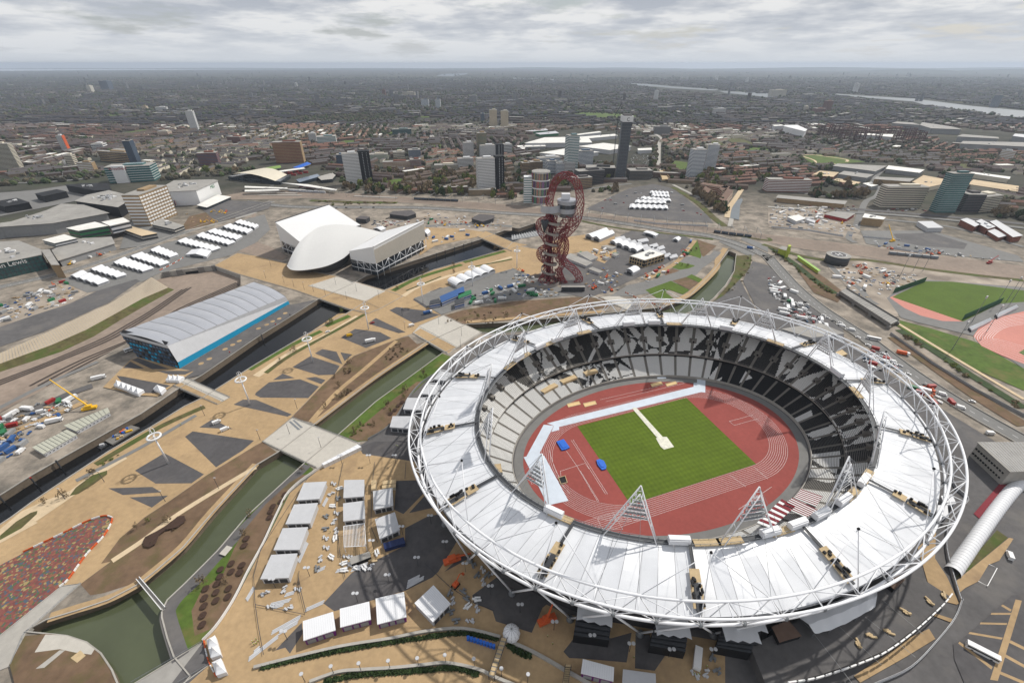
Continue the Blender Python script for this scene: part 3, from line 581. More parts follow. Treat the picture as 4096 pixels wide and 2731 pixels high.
# ------------------------------------------------------------------ rails, roads
def rails(name, A, B, n, z=0.0, lbl=None):
    A, B = smooth_line(A, 3), smooth_line(B, 3)
    for k in range(n):
        q = (k+.5)/n; line = [a.lerp(b, q) for a, b in zip(A, B)]; mb = MB()
        l1, l2 = offset(line, 1.25), offset(line, -1.25); mb.strip([(p.x, p.y, z+.16) for p in l2], [(p.x, p.y, z+.16) for p in l1]); mb.mi = 1
        for d in (.75, -.75):
            m1, m2 = offset(line, d+.12), offset(line, d-.12); mb.strip([(p.x, p.y, z+.34) for p in m2], [(p.x, p.y, z+.34) for p in m1])
        tag(obj('railway_track', mb.mesh('railway_track', [mat('sleepers', (64,55,50), 0.95, 0.1, 0.5), 'rail'])), kind='structure')
def gline(s, n=12):                                        # points of a pixel polyline resampled to n
    p = G(s); d = [0]
    for a, b in zip(p, p[1:]): d.append(d[-1]+(b-a).length)
    r = []
    for i in range(n):
        t = d[-1]*i/(n-1); k = max(j for j in range(len(d)) if d[j] <= t+1e-6); k = min(k, len(p)-2); r.append(p[k].lerp(p[k+1], (t-d[k])/(d[k+1]-d[k])))
    return r
sheet('rail_corridor', "e1900,40 b0,1285 1000,1325 2352,1425 g680,395 1500,485 1900,540 h0,365 900,470 1500,550 2352,655 2352,775 1500,690 900,570 330,500 0,435 g2100,605 1500,545 640,455 b2352,1495 1500,1410 500,1360 0,1375", 'ballast')
rails('t', gline("b-200,1275 0,1290 1000,1332 2352,1430 g680,402 1500,490 1900,545 h0,372 900,478 1500,558 2352,665 2700,710", 20), gline("b-200,1365 0,1368 500,1352 1500,1402 2352,1485 g640,446 1500,535 2100,592 h0,420 330,488 900,556 1500,640 2352,750 2700,800", 20), 9)
rails('t', gline("e-200,1700 350,1500 900,1270 1300,1050 1640,830", 12), gline("e-200,1760 470,1500 1000,1290 1400,1050 1760,800", 12), 3, -6.0); rails('t', gline("e200,1700 600,1500 1150,1280 1600,1000 2150,760", 12), gline("e500,1700 800,1520 1250,1290 1750,1000 2200,790", 12), 4, -6.0)
sheet('rail_bed', "e2352,90 f0,430 f120,470 300,570 240,600 0,560 e2200,520", 'ballast'); rails('t', gline("f-80,470 120,520 280,590", 6), gline("f0,440 180,500 300,560", 6), 2)
def road(pts, wd, m='road', barrier=True, lines=True, nm='road'):
    pts = smooth_line(G(pts), 5); sheet(nm, offset(pts, wd/2)+list(reversed(offset(pts, -wd/2))), m)
    r = bpy.data.objects[COL.objects[-1].name]
    if barrier:
        for d in (wd/2, -wd/2): mb = MB(); mb.wall(offset(pts, d), 0.0, 1.0, .5); struct('road_kerb', mb, 'concrete')
    if lines:
        LAYER[0] += .004; mb = MB()
        for p, a in resample(pts, 9): mb.box((p.x, p.y, LAYER[0]-.006), (3.5, .25, .02), a)
        tag(obj('road_marking', mb.mesh('road_marking', 'white'), r), kind='stuff')
    return pts
road("b-100,1395 300,1440 700,1447 1100,1448 1580,1455 2352,1505 g640,440 1100,505 1500,568 1800,605 2100,690 2352,800 h0,572 130,720 250,850 450,1020 700,1190 900,1320 n1300,545 1800,870 2352,1185 2700,1400", 15)
road("e-200,905 0,850 700,685 1400,450 2352,115 f150,60", 13); road("b-100,1420 e2200,80 2000,130", 10, barrier=False)
road("c1400,1215 1345,1110 1350,870 1360,800 1150,700", 12, 'concrete', False, False); road("h800,330 840,200 900,60 d1000,1340 1040,1250", 10, barrier=False, lines=False); road("a540,1180 600,1000 660,900 720,780 770,640", 12, barrier=False, lines=False)
sheet('tent_yard', "e560,790 700,720 1400,480 2352,200 f80,180 130,320 e2352,440 2100,560 1490,710 1300,800 1000,860 800,900", 'road'); sheet('works_yard', "e-100,1180 300,900 560,800 800,900 640,1010 300,1150 -100,1420", 'earth'); sheet('asphalt_yard', "e-100,1500 0,1395 400,1260 1000,990 1290,790 1250,775 900,880 640,1000 300,1110 -100,1250", 'asphalt')
sheet('works_yard', "f950,300 1400,160 1600,150 2352,250 2352,330 2100,330 1600,380 1540,300 1200,330", 'earth'); sheet('works_yard', "f1450,950 1700,860 2352,680 g0,900 g600,1150 g0,1200 f2000,1010 1700,1100", 'road'); sheet('works_yard', "g450,780 850,850 1000,600 1100,560 1560,600 1650,640 1600,760 1350,900 1000,1060 700,1180 450,1130", 'asphalt')
sheet('works_yard', "g1060,1060 1350,1000 1600,800 1860,780 1700,960 1380,1110 1100,1160 900,1160", 'road'); sheet('car_park', "g680,360 900,250 1080,170 1300,130 1480,170 1800,420 1850,490 1500,470 1000,420", 'asphalt'); sheet('tan_yard', "g240,720 480,620 800,580 940,600 960,760 850,860 600,760 480,780", 'tan'); sheet('tan_yard', "f1540,300 1900,310 2110,345 2040,385 1640,470 1500,560 1530,440", 'tan')
sheet('lawn', "g1600,770 1700,640 1740,790 1730,815", 'turf'); sheet('lawn', "g1470,900 1530,845 1680,880 1660,900 1540,920", 'turf'); sheet('lawn', "g1600,985 1650,960 1755,1010 1720,1035", 'turf'); sheet('lawn', "g1225,1105 1460,1020 1630,1105 1570,1145 1440,1100 1410,1125 1480,1180 1350,1190", 'turf'); sheet('soil_bed', "g1470,1020 1600,985 1720,1040 1630,1100", 'soil'); sheet('soil_bed', "g1700,640 1880,700 1760,800 1745,790", 'soil'); sheet('soil_bed', "g1400,960 1470,905 1540,925 1420,980", 'soil')
band('river_path', "g1960,720 1890,830 1880,900 1760,1030 1600,1160 1400,1240", 7, 'tan'); band('tan_path', "g1230,1010 1400,920 1530,830 1680,650", 6, 'tan'); band('grey_path', "g1300,1040 1480,970 1700,900 1840,800 1890,750", 10, 'road'); sheet('reed_bank', "g2060,790 2200,780 2190,900 2100,1000 1950,1150 1800,1240 1870,1190 2000,1040 2050,920", 'scrub')
sheet('soil_bed', "f1730,1110 1900,1060 2352,980 g0,1210 g600,1170 g840,1180 900,1260 400,1340 0,1380 j1930,220 f1900,1190", 'soil'); band('river_path', "j1930,205 2352,170 g400,1335 850,1300", 5, 'tan')
# right-hand side: verge, works ground, athletics ground
sheet('works_yard', "h260,680 420,900 640,990 700,900 520,760 330,640", 'soil'); sheet('works_yard', "h500,560 900,590 1500,690 2352,780 2352,860 1440,780 1130,900 1200,1120 900,1100 700,820 560,680", 'earth'); sheet('site_ground', "h850,330 1500,330 2300,560 2352,620 1500,540 900,450", 'road'); sheet('works_yard', "h0,130 500,130 850,330 780,420 300,340 0,300", 'earth'); sheet('dark_lot', "h1150,360 1500,350 1830,450 1800,500 1400,470 1200,430", 'asphalt')
sheet('verge', "h1200,1150 1500,1230 1900,1350 2352,1600 n2352,720 1800,480 1400,260 1160,110", 'grass'); band('hedge_strip', "h20,480 250,640 450,800 620,910", 9, 'dkleaf'); band('hedge_strip', "n1200,160 1500,340 1900,600 2352,880", 8, 'dkleaf'); band('footpath', "n1190,100 1600,350 2000,590 2352,800", 3.4, 'tan2'); band('mud_strip', "n1150,230 1500,480 1900,760 2352,1040", 12, 'soil')
sheet('athletics_apron', "h1090,950 1150,900 1440,780 2352,850 2600,1000 2600,1700 2352,1600 1900,1300 1400,1180 1220,1130", 'road'); sheet('pink_throwing_area', "h1118,945 1170,920 1795,1165 1600,1160 1400,1110 1250,1040", 'pinktrack'); sheet('practice_turf', "h1140,940 1440,795 1700,800 2352,880 2352,985 2130,1000 1790,1165", 'turf'); sheet('pink_track', "h1885,1300 1930,1230 2100,1130 2352,1070 2700,1050 2700,1750 2352,1555 2150,1480 1960,1390", 'pinktrack'); sheet('practice_turf', "h2300,1450 2352,1420 2600,1400 2600,1600", 'turf')
pk = bpy.data.objects['pink_track']
for k in range(8):
    d = 22*k; mb = MB(); P = smooth_line(G("h%d,%d %d,%d %d,%d %d,%d %d,%d" % (2500, 1085+d*.6, 2150+d*.3, 1130+d*.55, 1905+d, 1290+d*.15, 1990+d, 1390-d*.35, 2352+d*.9, 1545-d*.7)), 5); a, b = offset(P, .12), offset(P, -.12); mb.strip([(p.x, p.y, LAYER[0]+.02) for p in b], [(p.x, p.y, LAYER[0]+.02) for p in a]); part('lane_line', mb, 'white', pk)
sheet('asphalt_yard', "g2210,840 h0,650 130,770 250,900 450,1070 690,1235 n700,262 400,10 g2352,1490 2120,1020", 'asphalt'); sheet('service_road', "g2100,640 2352,760 h0,560 0,520 g2352,700 2120,610", 'road')
for s_, wd_, m_ in (("h-50,455 300,560 560,600 900,600 1500,690 2352,790", 9, 'scrub'), ("g640,470 1000,540 1500,595 1850,640", 6, 'scrub'), ("b500,1385 900,1400 1300,1405", 12, 'scrub'), ("g1480,160 1700,300 1850,440 1960,520", 12, 'scrub'), ("g2040,600 2352,650 h0,395", 6, 'scrub'), ("h830,200 1100,230 1700,300 2352,480", 9, 'road'), ("h760,340 740,400 800,440", 8, 'road'), ("h0,110 250,125 480,110 470,180 490,280", 8, 'concrete'), ("h560,640 700,780 830,850 920,960 1000,1010", 7, 'road'), ("d0,1240 400,1330 850,1370", 9, 'road'), ("d900,1330 980,1180 1060,1100", 9, 'road'), ("d620,1450 1000,1480 1600,1530 2352,1600", 14, 'asphalt'), ("e1480,330 1700,330 2160,220 2352,160", 8, 'concrete'), ("i0,700 300,560 600,420 850,330", 8, 'asphalt'), ("i-50,560 400,330 900,110", 5, 'road'), ("i0,800 500,600 800,470", 6, 'tan'), ("c1480,1240 1800,1400 2000,1500 g2000,520", 7, 'concrete'), ("c700,1280 900,1250 1100,1230", 8, 'road'), ("f1560,290 1900,270 2352,290", 10, 'road')): band('strip_road', s_, wd_, m_)
# bottom right: roads, parking bays, maroon warm-up lane
sheet('tan_strip', "s1370,780 1540,640 1530,880 1640,1050 1750,1290 v1820,330 1700,300 1640,210 1590,150", 'tan'); sheet('tan_strip', "s1720,1090 2210,690 2250,700 2120,900 2020,940 1930,1090 1810,1150 1760,1190", 'tan'); sheet('lawn', "s1700,1080 2100,620 2200,690 1850,980", 'scrub'); sheet('warm_up_lane', "s1885,470 2150,165 2500,130 2500,200 2230,240 1960,535", mat('maroon_track', (126,48,56), 0.9, 0.06, 0.4)); sheet('parking_bay', "v1790,640 1850,610 2250,260 2600,200 2600,1000 1900,1000 1800,760", 'asphalt_dark')
for s_ in ("v1830,635 2090,840 2100,820 1840,620", "v1910,560 2170,605 2180,590 1920,545", "v2000,485 2210,490 2215,475 2005,470", "v2085,410 2240,410 2245,395 2090,395", "v2165,340 2240,385 2250,370 2180,330", "v2140,870 2352,960 2352,935 2150,850", "v2190,740 2352,830 2352,805 2200,720", "v2230,630 2352,690 2352,665 2240,610"): sheet('tan_strip', s_, 'tan')
sheet('tan_strip', "v2080,920 2280,290 2330,300 2140,930", 'tan'); sheet('tan_strip', "v1010,890 1320,690 1450,590 1600,520 1650,600 1420,740 1060,944", 'tan'); sheet('tan_strip', "v1650,400 1790,445 1770,470 1640,420", 'tan')
# hedge banks and walls at the bottom edge
for s_, wd in (("t345,1235 760,1130 1200,1025 1500,965 1960,895 2352,815 u300,520 590,585", 1.2),): 
    mb = MB(); mb.wall(smooth_line(G(s_), 4), 0, 1.4, wd); struct('low_wall', mb, 'concrete')
for s_ in ("t1000,1405 1330,1290 1600,1265 2000,1240 2352,1205 u180,790 420,840 560,905 800,1000",): mb = MB(); mb.wall(smooth_line(G(s_), 4), 0, 1.4, 1.2); struct('low_wall', mb, 'concrete')
mb = MB(); mb.wall(smooth_line(G("u640,610 860,710 1090,840 1300,960"), 4), 0, 1.4, 1.4); struct('low_wall', mb, 'concrete')
def hedge(s_, wd, ht, label):
    r = random.Random(len(s_)); mb = MB()
    for p, a in resample(smooth_line(G(s_), 4), .45):
        for q in range(int(wd*4)):
            c = Vector((p.x+r.uniform(-.4, .4), p.y, ht*r.uniform(.2, 1)))+Vector((-sin(a), cos(a), 0))*r.uniform(-wd/2, wd/2); u_ = Vector((r.uniform(-1, 1), r.uniform(-1, 1), r.uniform(.2, 1))).normalized(); v_ = u_.orthogonal().normalized()*.5; w_ = u_.cross(v_); mb.quad(c-v_-w_, c+v_-w_, c+v_+w_, c-v_+w_)
    t = thing('hedge', label, 'hedge'); part('foliage', mb, 'dkleaf', t); b = MB(); b.wall(smooth_line(G(s_), 4), 0, ht*.75, wd*.8); part('core', b, 'dkleaf', t)
hedge("t430,1235 800,1150 1300,1045 1700,975 2352,880 u300,555 580,600", 1.7, 1.0, 'long dark green hedge bank curving below the row of white kiosks'); hedge("u650,640 720,690 830,735", 2.4, 1.0, 'short dark green hedge beside the lower footbridge'); hedge("t1180,1400 1500,1330 2000,1290 2352,1265 u250,830 420,880", 1.8, 1.0, 'dark green hedge along the bottom edge outside the low wall')

# ------------------------------------------------------------------ bridges
def railing(pts, m='steel', h=1.2, step=3.0, z=0.0, par=None, nm='railing'):
    mb = MB(); mb.path([Vector((p.x, p.y, z+h)) for p in pts], .09, 4); mb.path([Vector((p.x, p.y, z+h*.5)) for p in pts], .06, 4)
    for p, a in resample(pts, step): mb.tube((p.x, p.y, z), (p.x, p.y, z+h), .07, 4)
    return part(nm, mb, m, par)
for s_, lb in (("h30,300 360,330 690,385", 'long white hoarding along the building site edge'), ("h870,390 1210,420", 'pale hoarding beside the dark lot'), ("h1145,495 1410,535", 'white edged platform beside the railway'), ("g1120,470 1330,500 1800,520", 'pale parapet along the upper edge of the railway'), ("h700,890 1000,1060 1190,1160", 'grey fence beside the girder bridge'), ("n1120,200 1500,470 1900,720 2352,960", 'long grey fence between mud strip and hedge')): t = thing('hoarding', lb, 'hoarding'); a = MB(); ln = G(lb and s_); a.wall(ln, 0, 2.4, .4); part('panel', a, 'shed' if 'grey' not in lb else 'grey', t); railing(ln, 'steel', 2.6, 8, 0, t, 'post')
def bridge(label, poly, m, th=1.4, rails_=(), z=.06, extra=()):
    t = thing('bridge', label, 'bridge'); p = G(poly); mb = MB(); mb.prism(p, z-th, z+.10); part('deck', mb, m, t)
    e_ = MB(); e_.wall(p, z-th-.2, z+.35, .5, True); part('edge_beam', e_, 'concrete', t)
    for s_ in rails_: railing(G(s_), z=z, par=t)
    for k, (s_, mm_) in enumerate(extra): a = MB(); a.prism(G(s_), z, z+.13+.02*k); part('surface', a, mm_, t)
    return t
bridge('wide land bridge with tan paving and pale square beside the swimming arena', "e1965,650 2180,535 f0,560 280,630 500,700 730,745 1200,880 1350,930 1130,1050 1030,1090 840,1045 370,880 0,775 e2210,735", 'tan', rails_=("f370,880 840,1045 1030,1090", "f480,835 1000,985 1130,1040", "e1965,650 2210,735 f0,775 370,880"), extra=(("f480,835 740,750 1190,885 1000,975", 'deck'),))
bridge('pale concrete bridge with tan lane reaching the stadium truss ring', "j1440,305 1505,235 1725,140 2080,300 1850,440 1765,495", 'deck', rails_=("j1505,250 1845,435", "j1440,305 1765,495"), extra=(("j1450,300 1510,262 1840,435 1770,488", 'tan'),))
bridge('broad pale bridge with grey hatches near the white kiosks', "j60,1300 340,1080 930,1310 960,1330 620,1530 560,1540", 'deck', rails_=("j60,1300 555,1540", "j340,1080 930,1310"))
for s_ in ("j300,1118 320,1112 410,1190 385,1195", "j335,1105 352,1100 432,1170 412,1178"): sheet('deck_hatch', s_, 'steel', .20)
bridge('grey ribbed bridge at the bottom left beside two white gate tents', "o1870,1180 1930,1390 1500,1700 1050,1680", 'greyroof', rails_=("o1870,1180 1210,1562", "o1930,1390 1640,1562"))
bridge('narrow bridge with tan and grey lanes over the dark river', "i1595,325 1720,260 2115,435 2000,500", 'deck', rails_=("i1595,325 2000,500", "i1665,290 2060,470", "i1720,260 2115,435"), extra=(("i1605,325 1655,295 2045,478 2000,495", 'tan'),))
bridge('tan road bridge over the river beyond the swimming arena', "f2035,385 2110,330 2352,430 g150,690 g0,720 f2352,520", 'tan', rails_=("f2035,385 2352,520",)); bridge('curved stone-edged bridge carrying the multicoloured paving', "o-400,1340 0,1130 570,672 745,648 230,1110 110,1400 -400,1600", 'concrete', rails_=("o745,648 230,1110 110,1400",))
bridge('pale tapered footbridge behind the stadium truss leading to the red tower', "g800,1170 960,1150 1130,1215 1060,1290", 'deck', rails_=("g800,1170 1060,1290",))
bridge('concrete road bridge crossing the canal by the lawns', "g1900,660 1960,640 2260,760 2190,800", 'road', rails_=("g1900,660 2190,800",))
t = thing('footbridge', 'slender steel footbridge with white handrails across the green river', 'footbridge'); a = MB(); p_ = G("o1262,620 1290,600 1530,880 1495,905"); a.prism(p_, -.1, .5); part('deck', a, 'greyroof', t)
for s_ in ("o1262,620 1495,905", "o1290,600 1530,880"): q = G(s_); a = MB(); a.wall(q, .4, 1.7, .28); part('parapet', a, 'white', t)
for s_, lb in (("u600,580 645,590 545,890 500,880", 'covered timber footbridge beside the white dome at the bottom'), ("u1100,800 1145,805 1120,960 1075,960", 'dark scaffold footbridge left of the purple trimmed kiosk')):
    t = thing('footbridge', lb, 'footbridge'); q = G(s_, 3.5); a = MB(); a.prism(q, 3.2, 3.6); part('deck', a, 'greyroof', t)
    for e0, e1 in ((0, 3), (1, 2)): railing([Vector((q[e0].x, q[e0].y, 0)), Vector((q[e1].x, q[e1].y, 0))], 'darksteel', 1.3, 1.5, 3.5, t)
    a = MB()
    for w_ in q: a.tube((w_.x, w_.y, 0), (w_.x, w_.y, 3.4), .2, 5)
    part('support', a, 'darksteel', t)
    for k in range(9): a = MB(); f0 = q[0].lerp(q[3], (k+.5)/9); f1 = q[1].lerp(q[2], (k+.5)/9); a.box(((f0+f1)/2).xy.to_3d()+Vector((0, 0, 3.75)), ((f1-f0).length, 1.2, .12), math.atan2((f1-f0).y, (f1-f0).x)); part('plank', a, 'timber', t)
t = thing('rail_bridge', 'long grey steel girder bridge with ribbed deck beside the perimeter road', 'bridge'); q = G("h655,890 720,860 1200,1150 1120,1190", 5); a = MB(); a.prism(q, 3.6, 5); part('deck', a, 'greyroof', t); a = MB(); a.wall([q[0], q[3]], 2.8, 6.4, .5); a.wall([q[1], q[2]], 2.8, 6.4, .5); part('girder', a, 'concrete_dark', t); a = MB()
for k in range(24): f0, f1 = q[0].lerp(q[3], k/23), q[1].lerp(q[2], k/23); a.tube(f0+Vector((0, 0, .2)), f1+Vector((0, 0, .2)), .18, 4)
tag(part('deck_rib', a, 'steel', t), kind='stuff'); a = MB()
for k in (0, .33, .66, 1):
    for e0, e1 in ((0, 3), (1, 2)): w_ = q[e0].lerp(q[e1], k); a.box((w_.x, w_.y, 1.7), (3, 3, 3.6), .6)
part('pier', a, 'concrete_dark', t)
# land-bridge abutment over the cutting
t = thing('abutment', 'grey concrete abutment with a dark tunnel mouth over the railway cutting', 'abutment'); q = G("e1480,715 1970,652"); a = MB(); a.wall(q, -6, .9, 1.2); part('wall', a, 'concrete', t); d_ = (q[1]-q[0]); an = math.atan2(d_.y, d_.x)
for s_ in (.1, .34, .74, .98): a = MB(); c = q[0].lerp(q[1], s_); a.box((c.x+.6*sin(an), c.y-.6*cos(an), -2.4), (7 if s_ < .9 else 4, 3.4, 7.4), an); part('pier', a, 'concrete_dark', t)
a = MB(); c = q[0].lerp(q[1], .55); a.box((c.x, c.y, -4.4), (14, 1.8, 3.2), an); part('tunnel_mouth', a, 'black', t)

# ------------------------------------------------------------------ generic buildings
def roofbox(name, label, cat, spec, h, wall='grey', roof='greyroof', group=None, base=0.0, over=.25, units=0, bands=None, seed=1):
    p = G(spec, h); c = sum(p, Vector())/len(p); t = thing(name, label, cat, group=group)
    a = MB(); a.prism([c+(q-c)*.985 for q in p], base, h-.35); part('wall', a, wall, t); a = MB(); a.prism([c+(q-c)*(1+over/10) for q in p], h-.35, h); rf = part('roof', a, roof, t)
    if bands:
        n_, bm, frac = bands; fh = (h-base)/n_; a = MB(); a.wall([c+(q-c)*.985 for q in p], -fh*frac/2, fh*frac/2, .5, True); me = a.mesh('window_band', bm)
        for k in range(n_): o = obj('window_band', me, t); o.location = (0, 0, base+fh*(k+.55))
    r = random.Random(seed*7+len(spec))
    for k in range(units):
        x = [r.random() for _ in p]; s_ = sum(x); q = sum((pp*(v/s_) for pp, v in zip(p, x)), Vector()); a = MB(); a.box((q.x, q.y, h+.9), (r.uniform(2, 6), r.uniform(2, 4), 1.9), r.uniform(0, 1.5)); part('roof_unit', a, r.choice(('shed', 'grey', 'white')), rf)
    return t
def tower(label, base, topy, depth, floors, wall='cream', band_='glass', name='tower_block', side=None, roofm='greyroof', group=None, frac=.45, cat='tower block', fins=0):
    b0, b1 = G(base); pb = PX(base); mid = ((pb[0][0]+pb[1][0])/2, (pb[0][1]+pb[1][1])/2); tp = PX(base[0]+'0,%g' % topy)[0][1]; h = topz(mid, (0, tp))
    d = b1-b0; cy_ = (b0.y+b1.y)/2; lim = .3*abs(d.x)
    if abs(d.y) > lim and cy_ > 850: s__ = lim if d.y > 0 else -lim; b0, b1 = Vector((b0.x, cy_-s__/2, 0)), Vector((b1.x, cy_+s__/2, 0)); d = b1-b0
    wd = d.length; d.normalize(); nn = Vector((-d.y, d.x, 0))
    if nn.y < 0: nn = -nn
    c = (b0+b1)/2+nn*depth/2; t = thing(name, label, cat, c, math.atan2(d.y, d.x), group)
    a = MB(); a.box((0, 0, h/2), (wd, depth, h)); part('wall', a, wall, t); a = MB(); a.box((0, 0, h+.4), (wd+.6, depth+.6, .8)); rf = part('roof', a, roofm, t); a = MB(); a.box((wd*.1, 0, h+2.2), (wd*.45, depth*.45, 3)); part('plant_room', a, wall, rf)
    fh = h/(floors+.6); a = MB(); a.wall([(-wd/2, -depth/2), (wd/2, -depth/2), (wd/2, depth/2), (-wd/2, depth/2)], -fh*frac/2, fh*frac/2, .5, True); me = a.mesh('window_band', band_)
    for k in range(floors): o = obj('window_band', me, t); o.location = (0, 0, fh*(k+.85))
    if fins:
        a = MB()
        for k in range(fins+1): a.box((-wd/2+wd*k/fins, -depth/2-.2, h/2), (.5, .9, h))
        tag(part('fin', a, wall, t), kind='stuff')
    if side: a = MB(); a.box((wd/2+.4, 0, h/2), (.9, depth*.98, h*1.03)); part('end_wall', a, side, t)
    return t
def lettering(text, size, loc, rz, m, par, tilt=pi/2):
    c = bpy.data.curves.new('lettering', 'FONT'); c.body = text; c.size = size; c.extrude = .12; c.align_x = 'CENTER'; c.materials.append(MX(m)); o = bpy.data.objects.new('lettering', c); COL.objects.link(o); o.parent = par; o.location = loc; o.rotation_euler = (tilt, 0, rz); bpy.context.view_layer.update(); me = bpy.data.meshes.new_from_object(o); bpy.data.objects.remove(o); o = obj('lettering', me, par); o.location = loc; o.rotation_euler = (tilt, 0, rz); return o

# ------------------------------------------------------------------ kiosks on the concourse
PODS = (("p610,180 820,168 752,328 540,342", 'first of four grey kiosks beside the white riverside fence, nearest the bridge', 0), ("p520,380 738,365 668,552 440,560", 'second of four grey kiosks beside the riverside fence', 0), ("p415,598 648,587 570,795 330,798", 'third of four grey kiosks beside the riverside fence', 0), ("p310,842 550,828 470,1052 208,1065", 'fourth and lowest grey kiosk beside the riverside fence', 0),
 ("p980,155 1165,152 1162,305 972,320", 'square grey kiosk at the head of the middle row', 0), ("p970,370 1165,345 1168,512 972,535", 'grey kiosk joined to the bare white roof frame', 0), ("p1245,258 1425,225 1430,388 1248,428", 'grey kiosk below the stacked cream site cabins', 0), ("p1262,515 1445,450 1492,612 1305,698", 'tilted grey kiosk above the long dark blue container', 0),
 ("t915,680 1270,570 1300,785 922,910", 'white roofed purple kiosk at the lower end of the row of three', 1), ("t1350,535 1695,450 1715,660 1355,755", 'middle white roofed purple kiosk of the row of three', 1), ("t1770,415 2105,338 2135,630 1790,720", 'upper white roofed purple kiosk of the row of three', 1), ("p1625,1285 1800,1120 1958,1290 1795,1460", 'white square kiosk turned corner-on below the truss ring', 2),
 ("u1238,750 1483,815 1478,925 1222,860", 'white kiosk with purple front near the bottom edge', 1), ("u1553,830 1808,865 1812,960 1545,960", 'pale grey kiosk cut by the bottom edge of the picture', 0), ("j1255,1065 1465,1065 1415,1180 1228,1165", 'lowest grey kiosk squeezed between river fence and truss ring', 0), ("j1390,895 1560,900 1530,1010 1350,1000", 'second grey kiosk squeezed between river fence and truss ring', 0), ("j1590,770 1700,780 1650,870 1515,860", 'third grey kiosk partly under the left edge of the truss ring', 0), ("j1630,725 1690,650 1810,670 1740,740", 'topmost grey kiosk half hidden by the truss ring', 0),
 ("s1550,490 1560,385 1650,390 1660,490", 'small white kiosk under the right edge of the truss ring', 2), ("s1590,300 1690,285 1730,370 1620,390", 'white kiosk beside the curved fence right of the stadium', 2))
for s_, lb, st in PODS:
    p = G(s_, 5.0); c = sum(p, Vector())/4; t = thing('kiosk', lb, 'kiosk', group='catering kiosks round the stadium'); a = MB(); a.prism([c+(q-c)*.94 for q in p], .05, 4.4); part('wall', a, 'purple' if st == 1 else 'shed', t)
    a = MB(); a.prism(p, 4.4, 5.0); rf = part('roof', a, 'shed' if st == 0 else 'tent', t); a = MB(); n_ = 14
    for k in range(1, n_): f0, f1 = p[0].lerp(p[1], k/n_), p[3].lerp(p[2], k/n_); a.tube(f0+Vector((0, 0, .02)), f1+Vector((0, 0, .02)), .035, 4, cap=False)
    tag(part('roof_seam', a, 'shed', rf), kind='stuff')
    e_ = min(((p[i], p[(i+1) % 4]) for i in range(4)), key=lambda e: e[0].y+e[1].y); f0, f1 = [c+(q-c)*.945 for q in e_]; d_ = f1-f0
    for q0, q1 in ((.08, .36), (.42, .6), (.66, .94)): a = MB(); a.wall([(f0+d_*q0).xy, (f0+d_*q1).xy], .6, 3.4, .22); part('hatch', a, 'darksteel' if st != 1 else 'grey', t)
p = G("p975,580 1165,555 1180,760 980,770", 5.2); t = thing('unfinished_kiosk', 'unfinished kiosk, a bare white steel roof frame with open rafters', 'kiosk frame'); a = MB()
for q in p: a.tube((q.x, q.y, 0), q, .16, 5)
for k in range(4): a.tube(p[k], p[(k+1) % 4], .18, 5)
part('frame', a, 'steelwhite', t)
for k in range(1, 15): a = MB(); a.tube(p[0].lerp(p[1], k/15), p[3].lerp(p[2], k/15), .13, 4); part('rafter', a, 'steelwhite', t)
# riverside fence and perimeter wall
t = thing('perimeter_fence', 'white mesh fence curving along the river side of the concourse', 'fence'); ln = smooth_line(G("j960,1335 p705,92 480,272 370,470 240,752 100,1010 0,1212 o2100,895 1990,1055 1870,1183"), 4); a = MB(); a.wall(ln, .4, 2.2, .12); part('mesh_panel', a, 'white', t); railing(ln, 'white', 2.4, 3, 0, t, 'post')
t = thing('perimeter_fence', 'curved pale fence sweeping past the right end of the stadium', 'fence'); ln = smooth_line(G("n1700,1330 s1690,190 1820,330 1790,400 1660,540 1630,690 1640,870 1750,1250 v1850,300 1790,450 1640,640 1450,830 1210,944 1000,1030"), 4); a = MB(); a.wall(ln, 0, 2.2, .5); part('panel', a, 'shed', t); railing(ln, 'steel', 2.6, 3, 0, t, 'post')
t = thing('perimeter_fence', 'grey fence curving between the kiosks and the stadium left side', 'fence'); ln = smooth_line(G("j1030,1290 1240,1150 1420,880 1520,770 1640,690"), 4); a = MB(); a.wall(ln, .2, 2, .2); part('panel', a, 'grey', t); railing(ln, 'steel', 2.2, 3, 0, t, 'post')

# ------------------------------------------------------------------ things on the stadium's south side
for k, s_ in enumerate(("u1165,560 1190,400 1460,460 1445,600", "u1765,640 1790,515 2055,545 2045,690", "u2285,650 2310,560 2580,580 2560,700", "v-40,620 10,480 280,500 260,640")):
    p = G(s_, 7); t = thing('stair_pod', 'black stair tower with pale canopy, %s from the left under the roof edge' % ('first', 'second', 'third', 'fourth')[k], 'stair tower', group='stair towers under the truss ring'); c = sum(p, Vector())/4
    a = MB(); a.prism(p, 0, 6.0); part('body', a, 'black', t)
    for q in range(5): f = (q+.5)/5; a = MB(); a.prism([p[0].lerp(p[1], f-.07), p[3].lerp(p[2], f-.07), p[3].lerp(p[2], f+.05), p[0].lerp(p[1], f+.05)], 6.0, 6.0+1.1*q+.5); part('step_wall', a, 'darksteel', t)
    e0, e1 = p[1], p[2]; d = e1-e0; nn = Vector((-d.y, d.x, 0)).normalized(); A = [e0+d*(q/12)+nn*3+Vector((0, 0, 5.2)) for q in range(13)]; B = [e0+d*(q/12)-nn*(4.6+.6*cos(q*pi/2))+Vector((0, 0, 4.6+.3*cos(q*pi/2))) for q in range(13)]; a = MB(); a.strip(A, B); part('canopy', a, 'fabric', t, True)
t = thing('entrance_deck', 'dark roof deck with a white segmented edge curving round the stadium corner', 'roof deck'); p = G("v200,655 330,980 740,880 1060,770 1270,680 1500,510 1700,330 1770,262 1440,50 1250,200 900,330 600,440 380,560", 6); a = MB(); a.prism(p, 0, 6); part('deck', a, 'asphalt', t)
